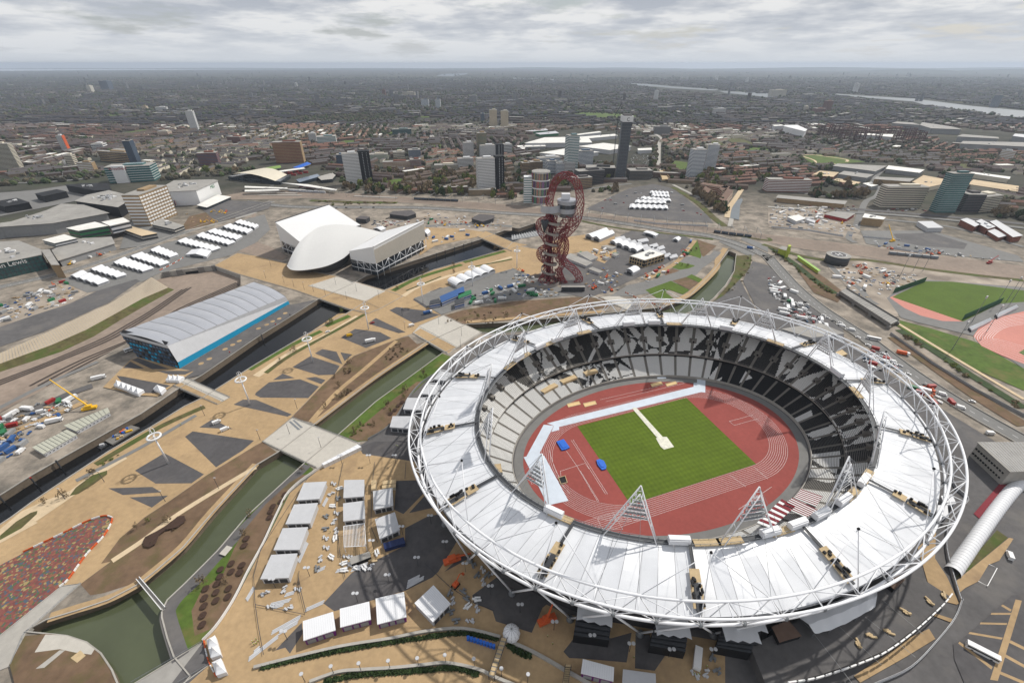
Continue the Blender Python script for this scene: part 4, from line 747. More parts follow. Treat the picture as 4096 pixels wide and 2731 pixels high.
ed = smooth_line(G("v520,944 740,905 1060,795 1270,700 1500,530 1700,345 1765,268", 6), 6)
for k, (q, an) in enumerate(resample(ed, 4.2)): a = MB(); a.box((q.x, q.y, 6.9), (2.9 if k % 3 else 3.8, .5, 1.3), an); part('edge_panel', a, 'white', t)
for s_ in ("v700,555 1000,944", "v900,500 1230,800", "v1100,420 1500,740", "v1250,300 1560,560"): a = MB(); q = G(s_, 6); a.wall(q, 6, 6.06, .15); part('deck_joint', a, 'grey', t)
t = thing('entrance_canopy', 'large scalloped silver-white fabric canopy over the south entrance deck', 'canopy'); A = smooth_line(G("v585,430 700,360 850,310 1050,235 1195,178", 11), 4); B = smooth_line(G("v700,555 800,535 950,475 1070,410 1180,345 1270,262", 9), 4); nA = min(len(A), len(B)); A = [A[int(i*(len(A)-1)/(nA-1))] for i in range(nA)]; B = [B[i]+Vector((0, 0, .5*cos(i*1.9))) for i in range(nA)]; Mi = [a_.lerp(b_, .55)+Vector((0, 0, 1.2+.3*cos(i*1.9))) for i, (a_, b_) in enumerate(zip(A, B))]; a = MB(); a.strip(B, Mi); a.strip(Mi, A); part('fabric', a, 'fabric', t, True)
for k in (0, nA//3, 2*nA//3, nA-1): a = MB(); a.tube((B[k].x, B[k].y, 5.5), B[k], .2, 6); a.tube(A[k], B[k], .08, 4); part('post', a, 'steel', t)
roofbox('pavilion', 'plain brown topped box building beside the silver canopy', 'pavilion', "v370,500 500,450 600,570 430,620", 9, 'black', mat('brown_top', (112,92,80), .9, .1, .3)); roofbox('pavilion', 'small brown topped box near the right end of the dark deck', 'pavilion', "v1265,150 1340,80 1415,130 1335,205", 9, 'black', MATS['brown_top'])
t = thing('dome', 'small white faceted dome beside the timber footbridge', 'dome'); c = G("u678,570")[0]; a = MB(); a.sphere((c.x, c.y, 2.2), 4.0, 12, 8); part('shell', a, 'tent', t); a = MB()
for k in range(6): a.path([c+Vector((4.05*cos(k*pi/6)*sin(q), 4.05*sin(k*pi/6)*sin(q), 2.2+4.05*cos(q))) for q in (-1.5, -1, -.5, 0, .5, 1, 1.5)], .07, 4)
part('rib', a, 'grey', t)
for k in range(9): tag(one('portable_toilet', MB().box((0, 0, 1.15), (1.2, 1.2, 2.3)).box((0, 0, 2.4), (1.3, 1.3, .2)).box((0, -.62, 1.1), (.8, .06, 1.9)), 'blue', 'bright blue portable toilet in the row below the hedge', 'toilet', 'row of blue portable toilets')).location = G("u340,600")[0].lerp(G("u540,665")[0], k/8)
# warm-up tunnel, ticket building
t = thing('tunnel_tent', 'long white ribbed barrel tunnel running from the curved fence to the right edge', 'tunnel'); A = G("s1690,1010 2310,190 2700,150"); ax = smooth_line(A, 8); a = MB(); rows = []
for i, p_ in enumerate(ax):
    d = ax[min(i+1, len(ax)-1)]-ax[max(i-1, 0)]; d.normalize(); nn = Vector((-d.y, d.x, 0)); rows.append([p_+nn*(3.5*cos(q*pi/10))+Vector((0, 0, 3.7*sin(q*pi/10))) for q in range(11)])
for r0, r1 in zip(rows, rows[1:]): a.strip(r0, r1)
part('skin', a, 'tent', t, True); rr = resample(ax, 2.6)
for p_, an in rr: a = MB(); nn = Vector((-sin(an), cos(an), 0)); a.path([p_+nn*(3.6*cos(q*pi/8))+Vector((0, 0, 3.8*sin(q*pi/8))) for q in range(9)], .07, 4); part('rib', a, 'tent', t, True)
roofbox('corner_building', 'plain concrete building with ribbed grey roof at the right edge', 'building', "n1930,1190 2700,1190 2800,1440 2230,1460", 12, 'concrete', 'greyroof'); t = bpy.data.objects['corner_building']; q = G("n1935,1192 2235,1455", 12)
for k in range(11):
    for zz_ in (3.5, 7.5): f = q[0].lerp(q[1], (k+.7)/12); a = MB(); an = math.atan2(q[1].y-q[0].y, q[1].x-q[0].x); a.box((f.x-.0, f.y, zz_), (1.1, .9, 1.1), an); part('window', a, 'black', t)
a = MB(); q = G("n1930,1190 2700,1190 2800,1440 2230,1460", 12)
for k in range(1, 26): a.tube(q[0].lerp(q[1], k/26)+Vector((0, 0, .05)), q[3].lerp(q[2], k/26)+Vector((0, 0, .05)), .14, 4)
tag(part('roof_rib', a, 'shed', t), kind='stuff')

# ------------------------------------------------------------------ silver arena on the river
t = thing('water_arena', 'silver wedge arena with ribbed inflated roof and cyan river front', 'arena'); RA = [Vector((-346, 344, 20)), Vector((-289.5, 322, 20)), Vector((-242, 437, 10)), Vector((-294, 475, 10))]
NBAY = 11
for k in range(NBAY):
    a = MB(); rows = []
    for i in range(7):
        s_ = (k+.015+.97*i/6)/NBAY; pa, pb = RA[0].lerp(RA[3], s_), RA[1].lerp(RA[2], s_); rows.append([pa.lerp(pb, q/10)+Vector((0, 0, 2.6*sin(pi*(q/10)**1.25)+.8*sin(pi*i/6)*sin(pi*min(1, .1+q/11)))) for q in range(11)])
    for r0, r1 in zip(rows, rows[1:]): a.strip(r0, r1)
    part('roof_cushion', a, 'silver', t, True)
a = MB()
for k in range(NBAY+1): pa, pb = RA[0].lerp(RA[3], k/NBAY), RA[1].lerp(RA[2], k/NBAY); a.path([pa.lerp(pb, q/10)+Vector((0, 0, 2.6*sin(pi*(q/10)**1.25)+.05)) for q in range(11)], .22, 5)
part('roof_rib', a, 'grey', t); B0, B1 = Vector((-284, 317.5, 0)), Vector((-241, 439, 0)); a = MB(); a.strip([RA[1], RA[2]], [Vector((-283.8, 318.2, 6.0)), Vector((-241.2, 438.6, 4.2))]); part('side_wall', a, 'shed', t); a = MB(); a.strip([Vector((-283.8, 318.2, 6.0)), Vector((-241.2, 438.6, 4.2))], [B0, B1]); part('cyan_band', a, 'cyan', t)
fl, fr = Vector((-331, 334.5, 0)), Vector((-284, 317.5, 0)); a = MB(); a.strip([RA[0]+Vector((0, 0, .4)), RA[1]+Vector((0, 0, .4))], [RA[0].lerp(fl, .12)-Vector((0, 0, .0)), RA[1].lerp(fr, .12)]); part('front_fascia', a, 'shed', t); a = MB(); a.strip([RA[0].lerp(RA[1], .03)+Vector((1, 3, 1.6)), RA[1].lerp(RA[0], .03)+Vector((1, 3, 1.6))], [RA[0].lerp(RA[1], .03)+Vector((0, 0, .5)), RA[1].lerp(RA[0], .03)+Vector((0, 0, .5))]); part('front_slot', a, 'black', t)
a = MB(); a.strip([RA[0].lerp(fl, .12), RA[1].lerp(fr, .12)], [fl, fr]); fc = part('front_wall', a, 'darksteel', t)
for k in range(14):
    for j in range(5):
        r_ = random.Random(k*9+j); s_ = (k+.5)/14; zt = RA[0].lerp(fl, .12).lerp(RA[1].lerp(fr, .12), s_); zb = fl.lerp(fr, s_); p_ = zt.lerp(zb, (j+.5)/5); a = MB(); a.box(p_+Vector((-.2, -.45, 0)), (2.6, .3, 2.2), -.36); part('facade_panel', a, r_.choice(('cyan', 'blueglass', 'glass', 'blueglass')), fc)
a = MB(); a.strip([RA[0], RA[3]], [fl+Vector((2, 2, 0)), Vector((-290, 470, 0))]); part('rail_side_wall', a, 'grey', t)
sheet('quay_promenade', "i1650,180 e1890,1465 2352,1185 f0,1190 290,1010 330,1010 560,965 j300,165 0,350 i1850,235 1720,262 1600,320", 'asphalt'); sheet('arena_forecourt', "i950,345 1200,95 1270,70 1650,175 1780,200 1590,330 1450,430 1300,420", 'tan')
for s_ in ("i1075,240 1150,250 1570,330 1440,400 1200,400", "i1130,170 1200,110 1330,175", "i1215,95 1270,75 1560,180 1400,180", "i1440,195 1780,195 1700,230 1560,230"): sheet('dark_paving', s_, 'asphalt_dark')
for k, s_ in enumerate(("i1850,128", "i1925,85", "e2070,1420", "e2140,1380", "e2200,1345", "f25,1230", "f100,1195", "f155,1165", "f215,1140", "f270,1090")): c = G(s_)[0]; sheet('round_planter', [(c.x+2.2*cos(q*pi/8), c.y+2.2*sin(q*pi/8)) for q in range(16)], 'tan')

# ------------------------------------------------------------------ swimming hall with two raised wings
t = thing('aquatics_hall', 'white swimming hall with swooping roof between two tall angular wings', 'swimming hall')
F_ = smooth_line([un(p, z) for p, z in zip(PX("f285,650 330,688 450,690 640,655 790,588 860,530"), (9, 8.5, 9, 12, 16, 20))], 6); K_ = smooth_line([un(p, z) for p, z in zip(PX("f400,432 480,360 580,295 720,272 900,285 1170,345"), (25, 29, 31.5, 32, 30, 27))], 6); nF = len(F_); a = MB(); rows = []
for r in range(13):
    s_ = r/12; rows.append([f.lerp(k_, s_)+Vector((0, 0, 3.4*sin(pi*s_)*(.5+.5*sin(pi*i/(nF-1))))) for i, (f, k_) in enumerate(zip(F_, K_))])
for r0, r1 in zip(rows, rows[1:]): a.strip(r0, r1)
part('wave_roof', a, mat('pale_roof', (214,213,210), .4, .02, .3, metal=.1, coarse=.02), t, True); a = MB()
a.path([p+Vector((0, 0, .1)) for p in F_], .35, 5); part('roof_edge', a, 'white', t); gb = [un(p, .5) for p in PX("f430,672 480,690 560,702 680,706 770,670 850,600")]; gb = smooth_line(gb, 6); mids = [f.lerp(g_, .55)-Vector((0, 0, 1.0)) for f, g_ in zip(F_, gb)]; a = MB(); a.strip(F_, mids); a.strip(mids, gb); part('belly', a, 'darksteel', t, True)
def wing(nm, O1, O2, I1, I2, gz, panel_z):
    w_ = part(nm, MB(), 'white', t); a = MB(); a.quad(O1, I1, I2, O2); a.quad(O1, O2, O2-Vector((0, 0, 4)), O1-Vector((0, 0, 4))); part('roof', a, 'white', w_)
    lo = lambda p, z: Vector((p.x, p.y, z)); a = MB(); a.quad(lo(O1, panel_z), lo(O2, panel_z), O2-Vector((0, 0, 4)), O1-Vector((0, 0, 4))); part('clad_wall', a, mat('beige_panel', (176,170,160), .8, .08, .5), w_)
    a = MB(); a.quad(lo(I1, panel_z-6), lo(O1, panel_z), O1, I1); part('end_wall', a, 'white', w_); a = MB(); a.quad(lo(I2, panel_z), I2, O2, lo(O2, panel_z)); part('end_wall', a, 'white', w_)
    a = MB(); a.quad(lo(O1, panel_z+.1), lo(I1, panel_z-2), lo(I2, panel_z-2), lo(O2, panel_z+.1)); part('soffit', a, 'darksteel', w_)
    a = MB(); dv = I1-O1; dv.z = 0; c4 = [lo(O1, 0)+dv*.06, lo(O2, 0)+(I2-O2).xy.to_3d()*.06, lo(I2, 0), lo(I1, 0)]; a.prism(c4, 0, panel_z-1); part('undercroft', a, 'glass', w_)
    n_ = 9; br = MB()
    for k in range(n_+1):
        p0 = O1.lerp(O2, k/n_); br.tube(lo(p0, gz), lo(p0, panel_z), .35, 5)
        if k < n_: p1 = O1.lerp(O2, (k+1)/n_); br.tube(lo(p0, 5.5 if k % 2 else panel_z), lo(p1, panel_z if k % 2 else 5.5), .3, 5)
    br.tube(lo(O1, 5.5), lo(O2, 5.5), .5, 6); br.tube(lo(O1, 5.5), lo(I1, 5.5), .4, 6)
    for k in range(3): p0 = O1.lerp(I1, (k+1)/4); br.tube(lo(p0, 0), lo(p0, panel_z), .3, 5); br.tube(lo(O1.lerp(I1, k/4), 5.5), lo(p0, panel_z-1), .25, 5)
    part('truss', br, 'steelwhite', w_, True)
    a = MB(); a.tube(O1+Vector((0, 0, .2)), O2+Vector((0, 0, .2)), .7, 6); part('parapet', a, 'darksteel' if nm == 'rail_side_wing' else 'white', w_)
wing('river_side_wing', Vector((-164.5, 516, 37)), Vector((-119.5, 607, 41)), Vector((-201, 534, 25)), Vector((-173, 607, 27)), -4, 15.5)
wing('rail_side_wing', Vector((-317, 600, 41)), Vector((-276, 688, 41)), Vector((-275.5, 568, 25)), Vector((-217, 640, 25)), 0, 16)
# river pontoon, moorings
t = thing('river_pontoon', 'white framed pontoon roof floating on the river beside the red tower', 'pontoon'); p = G("g0,640 0,605 240,555 290,595", 1); a = MB(); a.prism(p, -4.6, .6); part('hull', a, 'grey', t)
for k in range(12): a = MB(); f0, f1 = p[1].lerp(p[2], k/11), p[0].lerp(p[3], k/11); a.tube(f0+Vector((0, 0, 1)), f1+Vector((0, 0, 1)), .3, 5); part('frame_bar', a, 'white', t)
for k, s_ in enumerate(("j65,370 85,420", "j195,270 210,330", "j325,180 330,240", "i2130,70", "i330,1235", "i560,1080", "i40,1400", "f1660,580", "f1740,550", "f1825,520", "f1910,490", "f1985,470")):
    c = G(s_.split()[0], -4.9)[0]; a = MB(); a.tube((c.x, c.y, -6), (c.x, c.y, 1.0), .45, 7); a.mi = 1; a.tube((c.x, c.y, 1.0), (c.x, c.y, 1.8), .5, 7); one('mooring_pile', a, ['darksteel', 'red' if k in (1, 3, 4, 8) else 'darksteel'], 'dark steel mooring pile standing in the dark river' if k not in (1, 3, 4, 8) else 'red capped mooring pile standing in the dark river', 'mooring pile', 'dark mooring piles' if k not in (1, 3, 4, 8) else 'red topped mooring piles')
t = thing('barge', 'flat work barge loaded with boxes moored at the dark river quay', 'barge'); p = G("i965,835 1200,690 1285,715 1035,870", -4.4); a = MB(); a.prism(p, -5.6, -3.9); part('hull', a, 'concrete_dark', t); r_ = random.Random(5)
for k in range(16): q = p[0].lerp(p[1], r_.uniform(.05, .95)).lerp(p[3].lerp(p[2], r_.uniform(.1, .9)), r_.uniform(.15, .85)); a = MB(); a.box((q.x, q.y, -3.3), (r_.uniform(1, 2.4), r_.uniform(.8, 1.6), 1.2), .5); part('crate', a, r_.choice(('timber', 'blue', 'grey', 'orange', 'yellow')), t)
t = thing('work_boat', 'small dark work boat beside the barge on the dark river', 'boat'); p = G("i895,890 960,850 985,865 925,910", -4.4); a = MB(); a.prism(p, -5.4, -4.1); part('hull', a, 'darksteel', t); c = sum(p, Vector())/4; a = MB(); a.box((c.x, c.y, -3.4), (2.4, 1.6, 1.5), .5); part('cabin', a, 'shed', t)

# ------------------------------------------------------------------ red lattice tower
t = thing('lattice_tower', 'tall twisted red lattice sculpture tower with grey spiral stair and round viewing deck', 'tower')
OC = Vector((43.0, 500.7, 0)); YO = 500.7
def lattice(pts, rads, nr=8, r=.26, step=2):
    pts = smooth_line(pts, step); rr = []; m_ = len(rads)-1
    for i in range(len(pts)): q = i/(len(pts)-1)*m_; k = min(int(q), m_-1); rr.append(rads[k]+(rads[k+1]-rads[k])*(q-k))
    mb = MB(); rings = []
    for i, p in enumerate(pts):
        d = pts[min(i+1, len(pts)-1)]-pts[max(i-1, 0)]; d.normalize(); a_ = d.cross(Vector((0, 1, 0)))
        if a_.length < .2: a_ = d.cross(Vector((1, 0, 0)))
        a_.normalize(); b_ = a_.cross(d); rings.append([p+(a_*cos(2*pi*(k+.5*(i % 2))/nr)+b_*sin(2*pi*(k+.5*(i % 2))/nr))*rr[i] for k in range(nr)])
    for i in range(len(rings)-1):
        for k in range(nr):
            o_ = (k+1) % nr if i % 2 else (k-1) % nr; mb.tube(rings[i][k], rings[i+1][k], r, 4, cap=False); mb.tube(rings[i][k], rings[i+1][o_], r, 4, cap=False)
            if i % 2 == 0: mb.tube(rings[i][k], rings[i][(k+1) % nr], r*.8, 4, cap=False)
    return mb
trunk = GY("y600,1440 600,1390 600,1320 605,1240 612,1120 622,1000 632,880 640,760 645,650 650,560 655,470", YO)
part('trunk', lattice(trunk, (22, 13, 7.5, 5.4, 5.2, 5.2, 5.2, 5.6, 6.2, 6.6, 6.6), 10, .3, 3), 'orbitred', t)
a = MB(); a.path(GY("y603,1400 612,1120 632,880 645,650 655,480", YO), 3.0, 10); part('lift_shaft', a, mat('dark_red', (84,24,28), .6, .1, .4), t, True)
lp = GY("y625,470 622,400 640,320 665,240 700,160 760,95 830,72 900,95 960,160 985,250 995,340 992,440 965,560 920,660 850,760 790,850 770,950 765,1040 785,1130 850,1200 930,1260 985,1330 985,1395 920,1430 830,1430 775,1370 745,1290 720,1220", YO)
for i, p in enumerate(lp): p.y += 5*sin(i*.45)
part('great_loop', lattice(lp, (4.2, 4.2, 4, 4, 4, 4, 4, 4.2, 4.2, 4.2, 4.6, 5, 6, 6.5, 5.5, 4.6, 4.4, 4.2, 4.2, 4.4, 4.4, 4.4, 4.4, 4.4, 4.4, 4, 3.6), 9, .27, 3), 'orbitred', t)
for nm, s_, rd in (('side_loop', "y700,700 640,640 560,620 495,650 482,710 505,780 555,850 590,930 555,970 500,1010 492,1070 530,1120 580,1150", (3.2,)*6), ('side_loop', "y860,720 800,780 745,860 720,950 712,1030 730,1110 780,1180 745,1260 770,1360 800,1420", (4, 4, 4, 3.4, 3.2, 3.2)), ('side_loop', "y780,820 825,870 838,940 832,1010 805,1080 760,1140", (2.6, 2.6, 2.6)), ('deck_struts', "y700,760 790,700 860,640 900,580", (3, 5, 8, 10))):
    part(nm, lattice(GY(s_, YO-3), rd, 7, .28, 3), 'orbitred', t)
pz = lambda yy: GY("y600,%g" % yy, YO)[0].z
st = MB(); A, B = [], []
for i in range(150):
    q = i/149; z = 6+q*(pz(520)-6); an = -q*2*pi*6.5+1.0; rr_ = 8.8+1.2*q; cx = OC.x+q*3.0; A.append(Vector((cx+rr_*cos(an), YO+rr_*sin(an), z))); B.append(A[-1]+Vector((0, 0, 3.0)))
st.strip(A, B); C2 = [Vector((p.x*.86+(OC.x+1.5)*.14, p.y*.86+YO*.14, p.z)) for p in A]; st.strip(C2, A); part('spiral_stair', st, mat('stair_mesh', (150,142,136), .6, .1, .5), t, True)
a = MB(); rb_ = GY("y530,1455", YO-6)[0]; A = [Vector((rb_.x+20*cos(q*2*pi/40), rb_.y+17*sin(q*2*pi/40), 0)) for q in range(41)]
a.strip(A, [p+Vector((0, 0, 4.5)) for p in A]); part('base_ring', a, MATS['stair_mesh'], t)
a = MB(); cc = GY("y650,500", YO)[0]; A = [Vector((cc.x-1+11.5*cos(q*pi/20), cc.y+11.5*sin(q*pi/20), cc.z-4+.25*q*.4)) for q in range(16, 40)]; a.strip(A, [p+Vector((0, 0, 7.5)) for p in A]); part('stair_collar', a, 'silver', t, True)
dc = GY("y838,470", YO)[0]; dk = part('viewing_deck', MB(), 'silver', t)
def disc(r0, z0, r1, z1, m, nm):
    a = MB(); a.tube((dc.x, dc.y, z0), (dc.x, dc.y, z1), r0, 28, r1); part(nm, a, m, dk)
zt, zb = pz(372), pz(560); disc(7.5, zb-2, 10.4, zb+3, 'steel', 'soffit'); disc(10.4, zb+3, 10.6, zb+8, 'silver', 'lower_band'); disc(10.3, zb+8, 10.3, zb+12.5, 'glass', 'glazing'); disc(10.7, zb+12.5, 10.9, zt, 'silver', 'upper_band'); a = MB(); a.box((dc.x-2, dc.y, zt+3.5), (9, 6, 6)); part('roof_cabin', a, 'tent', dk)
a = MB(); bl = GY("y560,690", YO-8)[0]; a.tube((bl.x, bl.y, bl.z+5), (bl.x, bl.y, bl.z-8), 4.5, 16, .8); part('bell_canopy', a, 'darksteel', t, True)
roofbox('tower_pavilion', 'long dark low pavilion at the foot of the red lattice tower', 'pavilion', "g455,1075 455,1065 665,1062 672,1075", 6, 'darksteel', 'greyroof'); t = bpy.data.objects['tower_pavilion']

# ------------------------------------------------------------------ tents
def marquee(label, spec, n, h=3.0, rise=1.9, group='white marquee rows', arch=False, nm='marquee_row'):
    p = G(spec, h); t = thing(nm, label, 'marquee', group=group); mid_z = Vector((0, 0, rise))   # p0-p3 and p1-p2 are the long sides
    for k in range(n):
        c0, c1 = p[0].lerp(p[3], k/n), p[0].lerp(p[3], (k+1)/n); d0, d1 = p[1].lerp(p[2], k/n), p[1].lerp(p[2], (k+1)/n); a = MB()
        prof = [(0, 0), (.5, 1), (1, 0)] if not arch else [(0, 0), (.15, .62), (.35, .95), (.5, 1), (.65, .95), (.85, .62), (1, 0)]
        A = [c0.lerp(c1, s_)+mid_z*v_ for s_, v_ in prof]; B = [d0.lerp(d1, s_)+mid_z*v_ for s_, v_ in prof]; a.strip(B, A); part('roof_bay', a, 'tent', t)
    a = MB(); c = sum(p, Vector())/4; a.prism([c+(q-c)*.97 for q in p], .05, h); part('wall', a, 'shed', t); a = MB()
    for k in range(n):
        c0, c1 = p[0].lerp(p[3], (k+.2)/n), p[0].lerp(p[3], (k+.8)/n); a.wall([c0, c1], .1, h*.85, .3)
    tag(part('opening', a, 'darksteel', t), kind='stuff')
ORD = ('first', 'second', 'third', 'fourth', 'fifth', 'sixth', 'seventh', 'eighth', 'ninth', 'tenth')
for k, (s_, n_) in enumerate((("e640,740 740,690 1005,785 900,822", 4), ("e820,680 920,640 1165,730 1070,757", 5), ("e1030,622 1130,572 1415,670 1310,702", 6), ("e1185,562 1290,525 1560,620 1470,650", 6), ("e1370,507 1450,470 1640,545 1560,572", 5), ("e1615,427 1690,395 2030,485 1950,512", 7), ("e1790,377 1850,345 2165,430 2095,457", 7), ("e1890,337 1960,310 2230,380 2170,412", 6), ("e2035,292 2100,265 2325,320 2270,352", 5), ("e2145,252 2200,228 2380,280 2340,305", 5))):
    marquee('zigzag roofed white marquee row by the mall road, %s from the near end' % ORD[k], s_, n_, group='marquee rows by the mall road')
marquee('broad single white marquee beside the orange barrier in the tent yard', "e1705,547 1760,502 1945,510 1900,567", 1, rise=2.6, nm='marquee')
for k, (s_, n_) in enumerate((("g1265,215 1270,195 1438,203 1440,222", 5), ("g1280,242 1285,218 1445,228 1448,252", 5), ("g1178,268 1190,246 1455,266 1465,288", 6), ("g1125,302 1135,276 1412,286 1418,310", 6), ("g1075,348 1085,314 1428,328 1437,358", 7))):
    marquee('white gabled marquee row on the asphalt lot behind the railway, %s from the back' % ORD[k], s_, n_, group='marquee rows behind the railway')
marquee('large double gabled white marquee on the tan yard beyond the red tower', "g670,598 840,535 945,578 810,638", 2, 5, 3, nm='marquee'); marquee('row of four arched white canopies among grey cabins', "g895,655 960,632 1210,715 1150,748", 4, 3.5, 2.5, arch=True, nm='canopy_row'); marquee('small white gabled tent right of the grey cabins', "g1475,635 1505,615 1555,625 1530,650", 1, 3, 2, nm='marquee'); marquee('open flat white canopy above a dark stall by the railway', "g1205,570 1240,555 1348,588 1320,605", 1, 4, 1, nm='canopy'); marquee('white arched tent in front of the timber clad block', "g1045,915 1105,883 1180,912 1115,945", 1, 4, 2.6, arch=True, nm='marquee')
marquee('row of white tents on the tan riverside yard left of the red tower', "f1755,785 1840,832 2205,690 2120,645", 5, 4, 2.5, arch=True); marquee('white gabled tent beyond the swimming hall', "f1075,305 1130,290 1195,305 1150,325", 1, 4, 2, nm='marquee'); marquee('tall white tent beside blue cabins beyond the swimming hall', "f1530,345 1560,310 1605,335 1575,360", 1, 5, 2.5, nm='marquee')
def pagoda(label, spec, n, group):
    p = G(spec, 3); t = thing('pagoda_tent', label, 'tent', group=group)
    for k in range(n):
        q = [p[0].lerp(p[3], k/n), p[0].lerp(p[3], (k+1)/n), p[1].lerp(p[2], (k+1)/n), p[1].lerp(p[2], k/n)]; c = sum(q, Vector())/4; a = MB(); R_ = [q]
        for s_, z in ((.62, .9), (.3, 2.0), (.05, 3.6)): R_.append([c+(v-c)*s_+Vector((0, 0, z)) for v in q])
        for r0, r1 in zip(R_, R_[1:]): a.strip(r0+[r0[0]], r1+[r1[0]])
        part('peak', a, 'tent', t); a = MB(); a.prism([c+(v-c)*.97 for v in q], .05, 2.95); part('wall', a, 'tent', t)
pagoda('row of five white pagoda tents on the arena forecourt', "i1040,318 1085,280 1322,365 1265,402", 5, 'pagoda tents'); pagoda('three white pagoda tents at the near end of the narrow bridge', "i1518,275 1560,240 1690,240 1640,280", 3, 'pagoda tents'); pagoda('single white pagoda tent on the dark arena paving', "i1405,355 1440,318 1520,345 1475,388", 1, 'pagoda tents'); pagoda('white gate tent at the upper side of the ribbed bridge', "o1895,1165 1975,1120 2030,1300 1935,1330", 2, 'gate tents'); pagoda('lower white gate tent near the orange barriers', "o1945,1370 2030,1330 2080,1460 1985,1490", 1, 'gate tents')
p = G("j620,1515 600,1500 935,1325 970,1345", 3.2); t = thing('canopy_row', 'row of silver canopy modules across the stadium end of the broad bridge', 'canopy'); 
for k in range(8): q = [p[0].lerp(p[3], (k+.02)/8), p[0].lerp(p[3], (k+.98)/8), p[1].lerp(p[2], (k+.98)/8), p[1].lerp(p[2], (k+.02)/8)]; a = MB(); a.prism(q, 0.1, 3.2); part('module', a, 'tent', t)

# ------------------------------------------------------------------ lamps and masts
def ring_lamp(label, base):
    c = G(base)[0]; t = thing('turbine_lamp', label, 'lamp post', c, group='tall white ring lamps with wind turbines'); a = MB(); a.tube((0, 0, 0), (0, 0, 24), .55, 10, .4); part('pole', a, 'steelwhite', t, True); a = MB(); a.path([Vector((3.6*cos(q*pi/14), 3.6*sin(q*pi/14), 23.5)) for q in range(28)], .62, 8, True); rg = part('light_ring', a, 'white', t, True); a = MB()
    for k in range(3): a.tube((0, 0, 23.5), (3.6*cos(k*2.094), 3.6*sin(k*2.094), 23.5), .18, 5)
    part('spoke', a, 'white', rg); a = MB(); a.tube((0, 0, 24), (0, 0, 30.5), .2, 6); part('shaft', a, 'white', t)
    for k in range(3): a = MB(); a.path([Vector((1.7*cos(k*2.094+q*.5)*sin(pi*(q+.6)/4.2), 1.7*sin(k*2.094+q*.5)*sin(pi*(q+.6)/4.2), 25.6+q*1.6)) for q in (0, .75, 1.5, 2.25, 3)], .17, 5); part('turbine_blade', a, 'white', t, True)
for s_, lb in (("i1550,1040", 'white ring lamp with wind turbine on the dark paving nearest the mosaic'), ("i2300,500", 'white ring lamp with wind turbine beside the narrow bridge'), ("j525,570", 'white ring lamp with wind turbine midway along the plaza'), ("j1035,270", 'white ring lamp with wind turbine near the yellow van'), ("f1535,1000", 'white ring lamp beside the blue cabin blocks'), ("f1990,835", 'white ring lamp beside the row of white riverside tents'), ("g45,905", 'white ring lamp left of the red tower')): ring_lamp(lb, s_)
def dish_lamp(label, base, two, group):
    c = G(base)[0]; t = thing('dish_lamp', label, 'lamp post', c, group=group); a = MB(); a.tube((0, 0, 0), (0, 0, 7.5), .14, 6, .1); part('pole', a, 'darksteel', t)
    for d in ((-.9, .9) if two else (0,)): a = MB(); a.tube((d, 0, 7.5), (d, 0, 7.7), .85, 14, .75); part('dish', a, 'shed', t)
for s_ in ("t945,1400", "t1285,1310", "t1605,1275", "t1945,1245", "t2280,1215", "u165,785", "u388,815", "u600,890", "u805,935"): dish_lamp('single dish lamp in the line along the bottom wall', s_, 0, 'lamps along the bottom wall')
for s_ in ("p1395,1105", "p1105,1275", "p1660,945", "p1915,800", "p350,1145", "p665,1040", "p1520,660", "p1250,790", "p2095,1000", "p1780,560", "t735,900", "u515,245", "u745,390", "u1010,525", "u1300,630", "u1600,695", "u1910,740", "u2230,740", "j1050,1500", "j1285,1500", "j790,1500"): dish_lamp('twin dish lamp standing on the concourse among the kiosks', s_, 1, 'twin dish lamps on the concourse')
def mast(name, label, base, h, m='darksteel', group=None, head=None):
    c = G(base)[0]; t = thing(name, label, 'mast', c, group=group); a = MB(); a.tube((0, 0, 0), (0, 0, h), .16 if h < 16 else .32, 6, .1 if h < 16 else .16); part('pole', a, m, t); a = MB()
    if head == 'flood':
        for k in range(3): a.box((0, 0, h-.8+k*.9), (3.2, .8, .7), .5)
        part('floodlight', a, 'shed', t)
    else: a.box((.5, 0, h), (1.4, .35, .2)); part('lamp_head', a, 'shed', t)
for s_ in ("f1370,1240", "f735,825", "f925,885", "f1130,945", "f1345,1110", "j1680,225", "j1890,330", "j1880,430", "j310,1230", "j598,1355", "j380,1000", "j40,1285", "f530,890", "f350,845", "f445,870", "f260,810", "f90,765", "f140,660", "f640,925", "f835,960", "f1530,740", "i960,1210", "i1520,1390", "i2010,1270", "i600,1370", "i1880,600"): mast('lamp_mast', 'slim dark lamp mast standing on the tan plaza or its bridges', s_, 9.5, group='slim plaza lamp masts')
for k, s_ in enumerate(("h1205,760", "h1330,700", "h1420,700", "h1870,1170", "h2090,1010", "h2190,980", "h2230,990", "h2005,1260", "h1690,1420")): mast('flood_mast', 'slender floodlight mast around the practice field', s_, 28, 'steel', 'practice field floodlight masts', 'flood')
for k in range(16): p_ = G("b%d,%d" % (120+k*150, 1300+k*7))[0]; t = thing('rail_gantry', 'thin grey overhead line gantry spanning the railway', 'gantry', p_, 1.35, 'overhead line gantries'); a = MB(); a.tube((-16, 0, 0), (-16, 0, 9), .25, 5); a.tube((16, 0, 0), (16, 0, 9), .25, 5); part('post', a, 'steel', t); a = MB(); a.tube((-17, 0, 8.6), (17, 0, 8.6), .28, 5); part('beam', a, 'steel', t)
